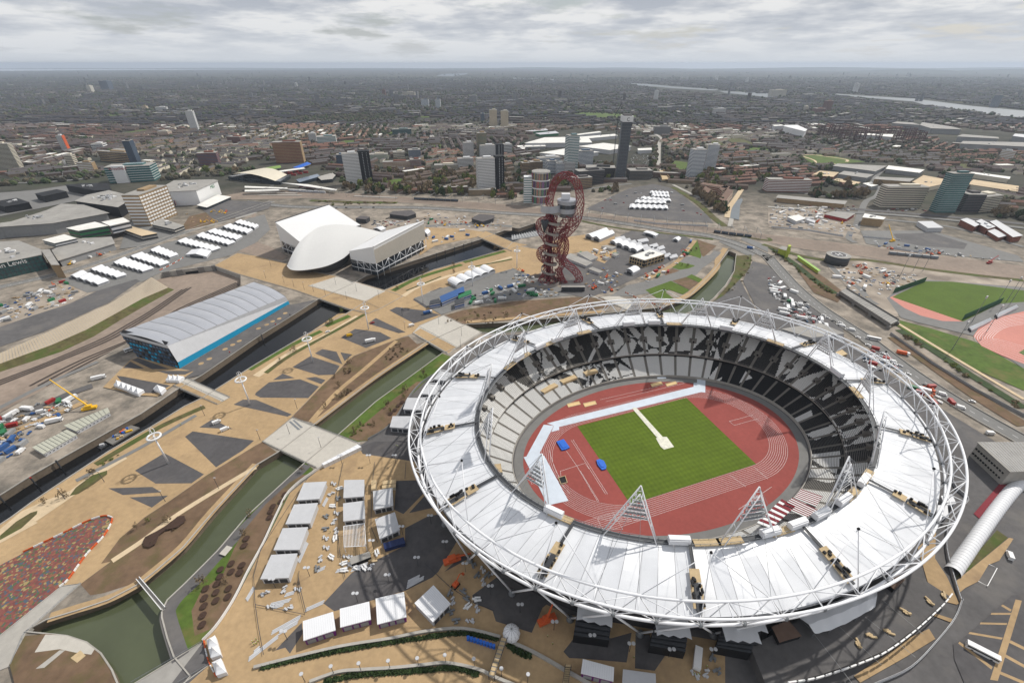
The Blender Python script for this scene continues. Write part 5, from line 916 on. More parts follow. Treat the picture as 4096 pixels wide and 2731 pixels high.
for k in range(14): p_ = G("g%d,%d" % (700+k*120, 425+k*14))[0]; t = thing('rail_gantry', 'thin grey overhead line gantry spanning the railway', 'gantry', p_, 1.3, 'overhead line gantries'); a = MB(); a.tube((-16, 0, 0), (-16, 0, 9), .25, 5); a.tube((16, 0, 0), (16, 0, 9), .25, 5); part('post', a, 'steel', t); a = MB(); a.tube((-17, 0, 8.6), (17, 0, 8.6), .28, 5); part('beam', a, 'steel', t)

# ------------------------------------------------------------------ vehicles and site things
def proto(name, cat, pieces):
    t = thing(name, 'x x x x', cat)
    for nm, mb, m in pieces: part(nm, mb, m, t)
    return t
def wheels(L, W_, r=.34, axles=2):
    a = MB()
    for k in range(axles):
        x = -L*.32+k*(L*.64/(axles-1))
        for y in (-1, 1): a.tube((x, y*W_*.5-.12*y, r), (x, y*W_*.5+.02*y, r), r, 8)
    return a
def car_proto(m):
    a = MB(); a.box((0, 0, .62), (4.3, 1.75, .62)); b = MB(); p = [(-1.5, -.8), (.95, -.8), (.95, .8), (-1.5, .8)]
    bb = len(b.v); b.v += [(x, y, .93) for x, y in p]+[(x*.72-.12, y*.86, 1.45) for x, y in p]; b.f += [(0, 1, 5, 4), (1, 2, 6, 5), (2, 3, 7, 6), (3, 0, 4, 7)]; b.m += [0]*4; c = MB(); c.box((-.32, 0, 1.47), (1.75, 1.35, .07))
    return proto('car', 'car', (('body', a, m), ('window', b, 'glass'), ('roof', c, m), ('wheel', wheels(4.3, 1.75), 'tyre')))
def van_proto(m):
    a = MB(); a.box((-.5, 0, 1.35), (4.4, 2.0, 2.1)); a.box((2.1, 0, .95), (1.2, 1.95, 1.1)); b = MB(); b.box((1.75, 0, 1.75), (.25, 1.8, .75)); return proto('van', 'van', (('body', a, m), ('windscreen', b, 'glass'), ('wheel', wheels(5.6, 2.0, .38), 'tyre')))
def lorry_proto(m, cab):
    a = MB(); a.box((-1.2, 0, 2.0), (7.2, 2.45, 2.6)); b = MB(); b.box((3.6, 0, 1.7), (2.0, 2.4, 2.5)); c = MB(); c.box((4.62, 0, 2.2), (.1, 2.1, .9)); d = MB(); d.box((0, 0, .75), (8.8, 1.2, .3)); return proto('lorry', 'lorry', (('cargo_body', a, m), ('cab', b, cab), ('windscreen', c, 'glass'), ('chassis', d, 'black'), ('wheel', wheels(9, 2.4, .5, 3), 'tyre')))
def bus_proto(m):
    a = MB(); a.box((0, 0, 1.7), (11, 2.5, 2.7)); b = MB(); b.box((0, 0, 2.0), (10.4, 2.56, .9)); c = MB(); c.box((5.5, 0, 1.9), (.1, 2.2, 1.3)); return proto('bus', 'bus', (('body', a, m), ('window', b, 'glass'), ('windscreen', c, 'glass'), ('wheel', wheels(10, 2.5, .5), 'tyre')))
def digger_proto(m):
    a = MB(); a.box((0, 0, 1.5), (3, 2.4, 1.1)); a.box((.6, -.6, 2.4), (1.3, 1.1, 1.2)); b = MB(); [b.box((0, y, .5), (3.8, .6, .9)) for y in (-1.1, 1.1)]; c = MB(); c.tube((1, .5, 1.8), (3.8, .5, 4.6), .28, 5); c.tube((3.8, .5, 4.6), (6.0, .5, 2.6), .22, 5); c.box((6.1, .5, 1.8), (.9, 1.1, 1.1)); return proto('excavator', 'excavator', (('cab', a, m), ('crawler', b, 'black'), ('boom', c, m)))
def box_proto(m, L=6.0, W_=2.44, Hh=2.6, nm='container', rf=None):
    a = MB(); a.box((0, 0, Hh/2), (L, W_, Hh)); b = MB(); b.box((0, 0, Hh+.05), (L+.1, W_+.1, .12)); c = MB()
    for k in range(int(L/1.2)): c.box((-L/2+.7+k*1.2, -W_/2-.03, Hh*.55), (.55, .08, .8))
    return proto(nm, nm.replace('_', ' '), (('body', a, m), ('roof', b, rf or m), ('window' if nm == 'site_cabin' else 'rib', c, 'glass' if nm == 'site_cabin' else m)))
def pile_proto(m, seed, nm):
    r = random.Random(seed); a = MB()
    for k in range(5): a.box((r.uniform(-1.5, 1.5), r.uniform(-1, 1), .3+r.uniform(0, .5)), (r.uniform(.8, 3), r.uniform(.4, 1.2), r.uniform(.3, .9)), r.uniform(-.4, .4))
    return proto(nm, 'building material', (('stack', a, m),))
VP = {'white car': car_proto('white'), 'silver car': car_proto('shed'), 'black car': car_proto('black'), 'red car': car_proto('red'), 'blue car': car_proto('blueglass'), 'white van': van_proto('white'), 'yellow van': van_proto('yellow'), 'white lorry': lorry_proto('white', 'white'), 'blue lorry': lorry_proto('siteblue', 'white'), 'orange lorry': lorry_proto('orange', 'white'), 'green lorry': lorry_proto('green', 'green'), 'white bus': bus_proto('white'), 'blue bus': bus_proto('blueglass'),
      'orange excavator': digger_proto('orange'), 'yellow excavator': digger_proto('yellow'), 'blue container': box_proto('siteblue'), 'green container': box_proto('green'), 'grey container': box_proto('grey'), 'red container': box_proto('red'), 'grey cabin': box_proto('shed', 9, 3, 2.8, 'site_cabin'), 'white cabin': box_proto('white', 9, 3, 2.8, 'site_cabin'), 'timber stack': pile_proto('timber', 1, 'timber_stack'), 'metal stack': pile_proto('shed', 2, 'metal_stack'), 'block stack': pile_proto('white', 3, 'block_stack'), 'steel stack': pile_proto('steel', 4, 'steel_stack'), 'rubble stack': pile_proto('brick2', 5, 'rubble_heap'), 'blue stack': pile_proto('siteblue', 6, 'sheeted_stack')}
USED = set()
def place(kind, p, rz, label, group=None):
    o = VP[kind]
    if kind not in USED: USED.add(kind); o.location = (p[0], p[1], .14); o.rotation_euler = (0, 0, rz); o['label'] = label; 
    else: o = copy_thing(o, (p[0], p[1], .14), rz, label, group)
    if group: o['group'] = group
    return o
def put(kind, spec, ang, label, group=None):
    for p in G(spec): place(kind, p, rad(ang), label, group)
def scatter(spec, n, kinds, where, seed, ang=None, gap=6.0):
    poly = G(spec); r = random.Random(seed); xs = [p.x for p in poly]; ys = [p.y for p in poly]; done = []; tries = 0
    while len(done) < n and tries < n*60:
        tries += 1; x, y = r.uniform(min(xs), max(xs)), r.uniform(min(ys), max(ys))
        if not inside(x, y, poly) or any((x-a)**2+(y-b)**2 < gap*gap for a, b in done): continue
        done.append((x, y)); k = r.choice(kinds); rz = (rad(r.choice(ang))+r.uniform(-.06, .06)) if ang else r.uniform(0, pi)
        nm = {'timber stack': 'pale timber stack', 'metal stack': 'light metal stack', 'block stack': 'white block stack', 'steel stack': 'grey steel stack', 'rubble stack': 'rubble heap', 'blue stack': 'blue sheeted stack'}.get(k, k)
        place(k, (x, y), rz, '%s %s' % (nm, where), '%s %s' % (nm, where))
CARS = ('white car', 'silver car', 'black car', 'white car', 'white van', 'silver car', 'blue car', 'red car'); STK = ('timber stack', 'metal stack', 'block stack', 'steel stack', 'rubble stack', 'blue stack')
put('yellow van', "j860,330", 35, 'bright yellow van parked on dark plaza paving'); put('white van', "i1995,670", 42, 'white van beside a dark trailer on the plaza'); put('white van', "i2070,735", 42, 'white van alone on tan plaza below the parked pair'); put('red car', "j1070,215", 40, 'small red vehicle on dark paving near the yellow van'); put('white lorry', "j1055,385", 25, 'white lorry with orange lift arm on dark plaza paving'); put('white van', "j1430,240", 30, 'white pickup van by the end of the pale bridge'); put('white car', "j660,295", 35, 'white car parked on the riverside strip'); put('blue lorry', "j1580,125", 30, 'dark blue flatbed lorry on the far dark paving')
put('white bus', "n965,250", -28, 'white bus on the perimeter road right of the stadium'); put('white bus', "e1215,1425", 50, 'white bus beside the arena end wall'); put('orange lorry', "n1235,385", -30, 'orange tipper lorry by the road right of the stadium'); put('white van', "n2035,1115", -5, 'white van on the empty asphalt right of the stadium'); put('white car', "n1870,820", -25, 'white car driving on the perimeter road near the right edge'); put('blue lorry', "g1640,665", 70, 'long blue and white lorry parked by the lawns'); put('blue lorry', "g2190,725", -25, 'dark blue lorry crossing the canal road bridge'); put('white bus', "v2010,710", -38, 'white coach in the parking bays at bottom right'); put('white van', "s2210,860", 60, 'white van in the marked bay beside the tan path'); put('white lorry', "i510,660", 25, 'white cab lorry pulling a silver trailer in the works yard'); put('white lorry', "i915,265", 30, 'white lorry cab on the bend beside the arena forecourt')
for s_ in ("f740,125", "f830,120", "f965,122", "f1080,118"): put('black car', s_, 3, 'black car driving on the curved viaduct behind the swimming hall', 'cars on the viaduct')
for k, s_ in enumerate(("n510,30", "n545,55", "n600,85", "n650,118", "n680,130", "n728,160")): put(CARS[k], s_, -32, '%s in the line parked along the road behind the truss ring' % CARS[k], 'cars parked along the road behind the truss')
scatter("f1060,290 1080,230 1250,215 1350,250 1320,290 1180,300", 26, CARS, 'parked in the lot beyond the swimming hall', 11, (10, 15), 4.2); scatter("f1960,1000 1990,900 2250,830 2352,840 2352,960 2100,1000", 26, CARS+('blue lorry', 'white lorry', 'green container', 'metal stack'), 'in the yard left of the red tower', 12); scatter("g0,1000 100,900 240,960 230,1080 420,1100 430,1160 0,1160", 30, STK*2+('white van', 'green lorry', 'white lorry', 'orange excavator'), 'around the foot of the red tower', 13)
scatter("g600,770 960,700 980,800 850,830 700,790", 22, CARS+('yellow excavator', 'green container', 'white lorry', 'white cabin'), 'in the yard right of the red tower', 14); scatter("g650,980 850,880 1000,960 980,1120 720,1150", 40, STK*2+('orange excavator', 'white van'), 'on the rubble ground right of the red tower', 15, gap=4); scatter("g1180,990 1400,880 1560,760 1600,700 1640,720 1450,960 1250,1040", 18, ('white van', 'orange excavator', 'green lorry', 'metal stack', 'red container', 'white car'), 'along the track beside the lawns', 16)
scatter("h110,1090 180,980 360,990 480,1150 200,1120", 26, CARS+('green container', 'white lorry'), 'in the car park behind the truss ring', 17, (-25,), 4.5); scatter("h0,760 60,740 260,900 130,920 0,850", 12, CARS+('white cabin',), 'beside the perimeter road bend', 18); scatter("h560,700 900,650 1200,700 1400,760 1100,880 900,980 760,880", 46, STK+CARS+('orange excavator', 'yellow excavator', 'white cabin'), 'on the works ground left of the practice field', 19); scatter("h0,170 500,140 830,280 800,400 400,330 0,290", 60, STK*2+('white cabin', 'orange excavator', 'white car', 'grey container', 'yellow excavator', 'white cabin'), 'on the building site beyond the railway', 20, gap=7); scatter("h950,420 1600,520 2200,600 1500,560 900,470", 30, STK+('white car', 'grey container', 'blue container', 'orange excavator'), 'on the long site beside the railway', 21)
scatter("n820,400 1000,330 1250,520 1150,560 950,520", 26, CARS+('red container', 'metal stack', 'black car'), 'packed behind the right end of the truss', 22, (-30,), 4.5); scatter("n1300,700 1500,680 1720,860 1500,840", 14, ('red container', 'white cabin', 'orange excavator', 'green container', 'block stack'), 'on the pad right of the stadium', 23)
scatter("f1450,220 2050,200 2300,260 2100,310 1560,280", 36, STK+('orange excavator', 'white car', 'yellow excavator', 'green container'), 'on the bare ground beyond the swimming hall', 24, gap=7); scatter("f1560,400 1900,330 2000,370 1700,460", 12, ('blue container', 'white cabin', 'blue stack', 'white car'), 'on the tan bank beyond the swimming hall', 25)
scatter("e0,1000 280,880 560,800 760,860 620,1000 300,1100 0,1180", 44, STK*3+('red container', 'orange excavator', 'green container', 'yellow excavator', 'grey container', 'white van'), 'in the works yard below the mall', 26, gap=7); scatter("e560,620 1060,490 1060,520 620,650", 16, ('yellow excavator', 'blue lorry', 'white lorry', 'orange excavator', 'white car', 'timber stack'), 'on the strip under the mall wall', 27); scatter("e1700,180 2100,150 2050,260 1750,280", 14, ('orange excavator', 'yellow excavator', 'timber stack', 'rubble stack'), 'on the mound beside the white store', 28); scatter("i0,620 400,480 700,450 650,560 450,640 250,760 0,900", 30, STK+('white lorry', 'green container', 'red container'), 'in the yard above the dark river', 29); scatter("i0,820 250,820 200,960 0,1060", 12, ('blue container', 'white van', 'grey container', 'blue stack'), 'at the lower left yard edge', 30, gap=5)
scatter("p850,180 950,180 900,900 720,980 800,600", 26, ('metal stack', 'block stack', 'steel stack', 'metal stack', 'steel stack', 'orange excavator'), 'between the rows of grey kiosks', 31, gap=5); scatter("p250,1180 600,1080 560,1330 300,1400", 9, ('metal stack',), 'on the tan concourse below the kiosks', 32); scatter("p1000,860 1300,820 1250,960 950,1000", 14, ('metal stack', 'block stack', 'timber stack'), 'beside the long black container', 33, gap=3.5); scatter("p1960,1080 2250,1250 2200,1500 1960,1460", 14, ('metal stack', 'steel stack', 'orange excavator', 'block stack'), 'around the corner-on white kiosk', 34, gap=4); scatter("q560,900 760,1000 640,1120 560,1040", 8, ('steel stack', 'metal stack'), 'under the left truss columns', 35, gap=3.5); scatter("u2050,700 2352,760 2352,930 2100,900", 10, ('metal stack', 'white cabin', 'steel stack'), 'on the tan ground by the bottom edge', 36, gap=5)
scatter("v1400,200 1700,300 1300,650 700,860 600,800 1200,500", 6, ('timber stack',), 'lying on the dark entrance deck', 37)
for o in list(COL.objects):
    if o.get('group', '').endswith('entrance deck'): o.location.z = 6.15
scatter("h30,140 480,130 800,280 760,380 400,330 30,290", 70, STK+('white cabin', 'grey container', 'white car', 'white van'), 'among the huts of the site beyond the railway', 41, gap=6); scatter("h560,660 900,640 1420,770 1100,890 800,890", 50, STK+CARS, 'strewn over the ground by the practice field', 42, gap=5); scatter("h0,800 200,960 500,1160 560,1230 300,1150 60,960", 46, CARS+('white cabin', 'white lorry'), 'on the asphalt behind the right truss', 43, (-25, 65), 5); scatter("g30,930 430,1090 440,1160 30,1170", 40, STK+CARS, 'strewn at the foot of the red tower', 44, gap=4); scatter("f1500,160 2300,240 2352,320 1900,320 1540,290 1200,320 1000,290", 46, STK+CARS, 'strewn beyond the swimming hall', 45, gap=6); scatter("e20,1000 540,820 720,880 580,1010 20,1190", 50, STK+('grey container', 'white cabin'), 'strewn in the yard below the mall', 46, gap=5); scatter("g850,260 1300,160 1460,190 1780,440 1500,430 1450,330 1050,390 750,380", 30, CARS+('metal stack', 'grey container'), 'on the lot around the far marquees', 47, gap=7); scatter("i30,640 700,470 600,600 300,760 30,860", 30, STK+('white van', 'grey container'), 'strewn by the portable offices', 48, gap=4); scatter("n620,60 900,250 1300,560 1900,950 1880,960 1280,590 880,290", 16, CARS, 'driving on the perimeter road', 49, (-32,), 12); scatter("d60,1430 800,1440 820,1480 100,1500", 40, STK+CARS+('white cabin',), 'in the depot yard below the brick flats', 50, gap=7); scatter("d1100,1460 1450,1470 1440,1490 1100,1480", 14, CARS, 'parked before the broad hotel', 51, gap=5); scatter("c1090,1070 1100,950 1260,960 1260,1060", 40, CARS, 'in the retail car park behind the skyscraper', 52, (85,), 6)
for s_, lb in (("f1705,985 1690,930 1905,840 1915,895", 'long blue cabin block with rows of windows in the riverside yard'), ("f1860,950 1860,905 1975,870 1980,905", 'blue cabin block with green roof beside the long one'), ("f1825,1010 1825,965 1910,945 1915,985", 'dark blue container block at the yard corner'), ("f1592,1005 1600,970 1680,950 1692,985", 'dark container open at the top beside the plaza edge')):
    roofbox('cabin_block', lb, 'cabin block', s_, 5.5, mat('yard_blue', (44,84,150), .6, .08, .4), 'siteblue' if 'long blue' in lb else ('green' if 'green' in lb else 'darksteel'), bands=(2, 'shed', .4))
for k, (s_, lb) in enumerate((("i590,690 985,530 1005,570 700,740", 'upper row of grey portable offices beside the dark river'), ("i300,890 610,730 700,775 400,950", 'lower row of grey portable offices beside the dark river'))):
    t = roofbox('portable_offices', lb, 'portable office', s_, 3.2, 'shed', mat('office_roof', (172,172,158), .8, .08, .4)); q = G(s_, 3.2); n_ = 9
    for j in range(1, n_): a = MB(); a.tube(q[0].lerp(q[1], j/n_)+Vector((0, 0, .03)), q[3].lerp(q[2], j/n_)+Vector((0, 0, .03)), .12, 4); part('roof_joint', a, 'darksteel', t)
    for j in range(n_): f0, f1 = q[3].lerp(q[2], (j+.3)/n_), q[3].lerp(q[2], (j+.62)/n_); a = MB(); a.wall([f0, f1], 1.1, 2.2, .3); part('window', a, 'white', t); a = MB(); a.wall([f0.lerp(f1, .15), f0.lerp(f1, .85)], 1.25, 2.05, .42); part('pane', a, 'glass', t)
for s_, lb, m_ in (("p1028,870 1210,812 1225,860 1045,930", 'long slatted black container below the bare roof frame', 'black'), ("p1340,735 1525,680 1540,735 1350,790", 'long dark blue container below the tilted kiosk', mat('navy', (30,44,84), .5, .1, .5))): roofbox('long_container', lb, 'container', s_, 2.8, m_, 'greyroof' if 'slatted' in lb else m_)
for s_, lb in (("p1228,160 1275,155 1275,240 1228,245", 'upright cream cabin at the corner of the stacked cabins'), ("p1335,165 1452,150 1452,185 1335,195", 'upper cream cabin near the truss ring'), ("p1330,205 1452,190 1452,222 1330,232", 'lower cream cabin near the truss ring')): roofbox('site_hut', lb, 'cabin', s_, 2.8, 'cream', 'timber')
gk = 0
for s_ in ("g945,620 1030,605", "g1000,640 1080,625", "g1050,660 1130,640", "g1100,680 1180,660", "g1150,700 1240,680", "g1205,720 1290,700", "g1260,740 1340,720", "g1320,755 1400,735", "g1390,775 1450,760", "g1440,785 1510,770", "g1150,640 1240,625", "g1260,690 1330,670", "g1330,710 1390,690"):
    q = G(s_, 3)
    roofbox('grey_cabin', 'grey flat-roofed cabin in the double row behind the arched canopies', 'cabin', s_.split()[0]+' '+s_.split()[1]+' %s,%s %s,%s' % (float(s_.split()[1].split(',')[0])+18, float(s_.split()[1].split(',')[1])+26, float(s_.split()[0][1:].split(',')[0])+18, float(s_.split()[0].split(',')[1])+26), 3, 'shed', 'shed', group='grey cabins behind the arched canopies')
t = roofbox('timber_block', 'white roofed two storey block with open timber framed front', 'building', "g1085,790 1270,730 1400,775 1220,830", 10, 'glass', 'whiteroof', units=3); q = G("g1085,790 1220,830 1400,775", 10)
for a0, a1 in ((q[0], q[1]), (q[1], q[2])):
    for j in range(7): w_ = a0.lerp(a1, j/6); a = MB(); a.box((w_.x, w_.y-.3, 4.9), (.7, .7, 9.8)); part('post', a, 'timber', t)
    for zz_ in (.6, 5.0, 9.2): a = MB(); a.wall([a0, a1], zz_, zz_+.8, .9); part('beam', a, 'timber', t)
for s_, lb in (("g480,800 540,765 740,850 680,880", 'long low green roofed shed right of the red tower'), ("g600,760 690,745 790,800 720,830", 'pale cabin stack right of the red tower'), ("g700,905 740,890 840,930 800,945", 'dark green low hut by the rubble'), ("g820,700 870,690 960,705 920,725", 'white cabin pair on the tan yard'), ("g915,770 950,758 990,775 955,790", 'green container hut on the tan yard'), ("g830,800 860,790 900,800 870,815", 'small yellow machinery shelter on the tan yard')): roofbox('site_shed', lb, 'shed', s_, 3.5, 'shed', 'greyroof')
# barriers around the mosaic and in the tent yard
bm = {c: (lambda a: a.mesh('barrier', c))(MB().box((0, 0, .45), (1.9, .45, .9)).box((0, 0, .95), (1.7, .25, .15))) for c in ('orange', 'white')}
def barriers(spec, step, where):
    for k, (p_, an) in enumerate(resample(smooth_line(G(spec), 4), step)): c = ('orange', 'white')[k//2 % 2]; o = tag(obj('barrier', bm[c]), '%s plastic barrier block %s' % (c, where), 'barrier', '%s barriers %s' % (c, where)); o.location = (p_.x, p_.y, .16); o.rotation_euler = (0, 0, an)
barriers("o240,352 580,190 780,90 930,36 1010,36 1034,70 960,212 800,382 640,602 566,670", 2.05, 'edging the mosaic paving'); barriers("e1475,692 1600,630 1690,575", 2.6, 'in the tent yard'); barriers("o1880,1190 1900,1290 1935,1400 2000,1520", 2.2, 'by the gate tents'); barriers("g1045,1130 1120,1165 1200,1205 1300,1230 1390,1290", 3.0, 'behind the stadium truss'); barriers("i460,555 560,495 655,455", 2.4, 'in the lorry yard')
# cranes and lifts
def crane(label, base, tip, y_off, m='yellow'):
    b = G(base)[0]; e = GY(tip, b.y+y_off)[0]; t = thing('mobile_crane', label, 'crane'); a = MB(); a.box((b.x, b.y, 1.6), (9, 3, 1.6), .4); part('chassis', a, m, t); a = MB(); a.box((b.x, b.y, 3.2), (4, 2.6, 1.8), .4); part('cab', a, m, t); a = MB(); a.tube((b.x, b.y, 3.5), e, .65, 6, .35); part('boom', a, m, t); a = MB(); a.tube(e, e-Vector((0, 0, 6)), .06, 4); part('hook_cable', a, 'black', t)
crane('yellow mobile crane with a long raised boom beside the dark river yard', "i830,545", "i455,270", 6); crane('orange telescopic lift reaching up under the left truss columns', "q370,905", "q540,830", 3, 'orange'); crane('orange boom lift working at the foot of the bottom truss columns', "q1240,1455", "q1290,1300", -2, 'orange'); crane('tall yellow crane on the building site beyond the railway', "h1140,430", "h1110,270", 20); crane('red crane lying low beside the far railway', "h2030,630", "h2120,555", 10, 'red')
# helicopter pad drum, yellow house, green shelter, throwing cages, dugouts
c = G("h620,625")[0]; RD = (G('h525,610')[0]-G('h713,610')[0]).length/2; t = thing('round_drum', 'round dark drum building with a white H on its roof', 'building', c); a = MB(); a.tube((0, 0, 0), (0, 0, 11), RD, 40); part('drum', a, 'darksteel', t, True); a = MB(); a.tube((0, 0, 11), (0, 0, 11.6), RD+.4, 40); rf = part('roof', a, 'greyroof', t); a = MB(); a.tube((0, 0, 11.6), (0, 0, 11.8), RD*.64, 32); part('landing_pad', a, 'asphalt', rf); a = MB(); a.path([Vector((RD*.64*cos(q*pi/16), RD*.64*sin(q*pi/16), 11.9)) for q in range(32)], .4, 4, True); a.box((-2.5, 0, 11.9), (1.2, 8, .2)); a.box((2.5, 0, 11.9), (1.2, 8, .2)); a.box((0, 0, 11.9), (5, 1.2, .2)); part('pad_marking', a, 'white', rf)
lm = mat('lime', (160,172,60), .6, .06, .3); roofbox('lime_house', 'lime yellow house with a square tower beside the railway', 'house', "h100,490 130,470 215,490 180,515", 8, lm, 'greyroof'); roofbox('lime_tower', 'square lime yellow stair tower of the house by the railway', 'tower', "h185,460 205,455 215,470 190,475", 16, lm, lm); t = thing('shelter', 'long light green roofed shelter running down the hedge bank', 'shelter'); p = G("h265,560 283,554 484,692 466,700", 4); a = MB(); a.prism(p, 3.7, 4.1); part('roof', a, mat('lime_green', (142,176,84), .6, .05, .3), t); a = MB(); a.prism([sum(p, Vector())/4+(q-sum(p, Vector())/4)*.9 for q in p], 0, 3.7); part('wall', a, lm, t)
for s_, lb in (("h1145,905 1160,870 1430,780 1440,800", 'tall green net screen at the upper left of the practice field'), ("h1780,1150 1800,1110 2130,960 2140,990", 'tall green net screen at the lower right of the practice field')): q = G(s_); t = thing('net_screen', lb, 'net screen'); a = MB(); a.wall([q[0], q[3]], .2, 6.5, .12); part('net', a, mat('green_net', (52,86,62), .9, .1, .5), t); railing([q[0], q[3]], 'green', 6.8, 7, 0, t, 'post')
for k, s_ in enumerate(("h1845,1215 2040,1130 2060,1150 1870,1245", "h2090,1095 2280,1010 2300,1030 2110,1125")): marquee('long white dugout canopy beside the pink track, %s from the stadium' % ORD[k], s_, 7, 2.5, .8, group='track dugouts', nm='dugout')
roofbox('ribbed_shed', 'flat pale ribbed shed behind the right truss', 'shed', "n130,150 480,95 700,190 400,230", 5, 'shed', 'greyroof'); roofbox('ribbed_shed', 'brown striped low roof behind the right truss', 'shed', "n580,380 680,340 730,380 620,410", 4, 'brick2', 'timber')
for k_, o in VP.items():
    if k_ not in USED:
        for ch in list(o.children): bpy.data.objects.remove(ch)
        bpy.data.objects.remove(o)

# ------------------------------------------------------------------ shopping mall and station side
t = roofbox('glass_store', 'teal glass fronted department store at the left edge', 'store', "e-220,670 0,625 375,548 370,500 170,420 0,430 -220,480", 19, 'tealglass', 'greyroof', units=10); q = G("e-220,670 0,625 375,548", 19)
for j in range(15): w_ = q[0].lerp(q[2], j/14); a = MB(); a.box((w_.x, w_.y-.3, 9.5), (.4, .4, 19)); part('mullion', a, 'darksteel', t)
for zz_ in (5, 10, 14.5): a = MB(); a.wall([q[0], q[1], q[2]], zz_, zz_+.4, .7); part('transom', a, 'darksteel', t)
w_ = G("e90,640", 15.5)[0]; an = math.atan2(q[2].y-q[1].y, q[2].x-q[1].x); lettering('John Lewis', 7.5, (w_.x, w_.y-1.2, 14), an, 'white', t)
roofbox('panel_block', 'tan panelled corner block beside the glass store', 'building', "e375,505 455,500 545,640 470,640", 17, 'brick2', 'greyroof'); roofbox('mall_hall', 'large grey mall roof with a curved blank wall', 'mall', "e-100,310 0,292 480,258 990,165 760,92 560,82 430,140 110,242 -100,270", 17, 'grey', 'greyroof', units=12); roofbox('mall_hall', 'low grey curved wall block under the white roofed mall wing', 'mall', "e480,505 540,600 1050,445 1020,385 700,400", 9, 'grey', 'greyroof', units=3)
for s_, lb, m_ in (("e610,303 870,247 990,282 720,328", 'white roofed mall wing with a green edge', 'green'), ("e935,247 1130,207 1190,242 1010,282", 'white roofed mall wing behind the green edged one', 'shed'), ("e390,412 590,362 700,397 500,442", 'lower white roofed mall wing nearest the glass store', 'shed')): roofbox('mall_wing', lb, 'mall', s_, 20 if 'lower' not in lb else 15, m_, 'whiteroof', base=8, bands=(2, 'glass', .4))
roofbox('mall_wing', 'tan roofed low terrace building with a framed corner window', 'building', "e1060,290 1180,280 1440,350 1300,375", 9, 'concrete', 'tan2', bands=(2, 'glass', .5)); roofbox('mall_wing', 'grey cafe building with white roof units by the mall road', 'building', "e1395,270 1480,215 1690,280 1600,315", 8, 'concrete', 'greyroof', units=6, bands=(2, 'glass', .5)); roofbox('mall_hall', 'dark sided mall block crowded with pale rooftop plant', 'mall', "e690,55 800,0 a1000,1290 1160,1330 e1180,50 1080,110", 18, 'black', 'greyroof', units=30); roofbox('mall_hall', 'dark louvred rooftop plant block on the car park deck', 'mall', "a600,1240 760,1225 1000,1225 1015,1290 870,1290", 14, 'black', 'black', units=6); roofbox('mall_hall', 'smaller dark louvred plant block on the car park deck', 'mall', "a320,1320 520,1280 610,1300 400,1345", 12, 'black', 'black'); roofbox('mall_hall', 'dark plant block at the far left of the car park deck', 'mall', "a-100,1400 150,1360 270,1400 40,1440", 12, 'black', 'black', units=5)
sheet('car_park_deck', "a-200,1330 330,1290 600,1250 1000,1270 1020,1320 700,1390 e0,200 -200,260", 'road'); sheet('arena_plaza', "e1180,260 1480,200 1700,330 1400,460 1100,500", 'road'); sheet('earth_mound', "e1680,290 1740,200 1900,160 2100,170 2170,220 1700,330", 'soil'); sheet('asphalt_yard', "a1830,1440 2060,1380 2352,1400 b150,1400 b120,1460 e2352,160 2000,260", 'asphalt')
tw = tower('green glass office block with a white slab sign tower carrying red letters', "a1000,1230 1435,1200", 1075, 42, 6, 'tealglass', 'white', 'office_block', frac=.18, cat='office block'); a = MB(); wd_ = (G("a1000,1230")[0]-G("a1435,1200")[0]).length; a.box((-wd_*.18, -23, 17), (wd_*.27, 6, 36)); part('sign_slab', a, 'white', tw); lettering('Westfield', 8.5, (-wd_*.18, -26.2, 27), 0, 'red', tw)
tw = tower('angled tan hotel block with a tall white gridded front', "e1240,290 1490,180", -40, 26, 9, 'brick2', 'white', 'hotel', frac=.5, cat='hotel', fins=10); roofbox('store', 'white box store with a sloped glass skirt and green letters', 'store', "a1490,1262 1600,1200 1960,1190 2000,1200 1800,1290 1560,1300", 26, 'white', 'greyroof', units=14); st_ = [o for o in COL.objects if o.get('label', '').startswith('white box store')][0]; q = G("a1800,1290 2000,1200", 26); w_ = q[0].lerp(q[1], .72); lettering('M&S', 9, (w_.x-.4, w_.y-1.5, 17), math.atan2(q[1].y-q[0].y, q[1].x-q[0].x), 'green', st_)
roofbox('skirt_roof', 'low glazed skirt roof below the white box store', 'roof', "a1810,1425 2000,1330 2120,1350 1900,1445", 5, 'glass', 'whiteroof'); a = MB(); t = thing('mural_wall', 'curved hoarding wall printed with faces and stripes', 'hoarding'); ln = smooth_line(G("e1560,205 1565,160 1620,100 1665,60"), 5)
for k, (p_, an) in enumerate(resample(ln, 5)): a = MB(); a.box((p_.x, p_.y, 6), (5, .5, 9), an); part('hoarding_panel', a, ('blueglass', 'red', 'grey', 'blue', 'cream')[k % 5], t)
t = thing('station_hall', 'station hall with a big pale curved shell roof', 'station'); p = G("b-250,1190 20,1140 320,1180 230,1240"); A = []; a = MB(); rows = []
for i in range(9): s_ = i/8; rows.append([p[0].lerp(p[1], q/6).lerp(p[3].lerp(p[2], q/6), s_)+Vector((0, 0, 4+13*sin(pi*(.15+.85*s_)))) for q in range(7)])
for r0, r1 in zip(rows, rows[1:]): a.strip(r0, r1)
part('shell_roof', a, 'cream', t, True); a = MB(); a.prism(p, 0, 7); part('wall', a, 'glass', t)
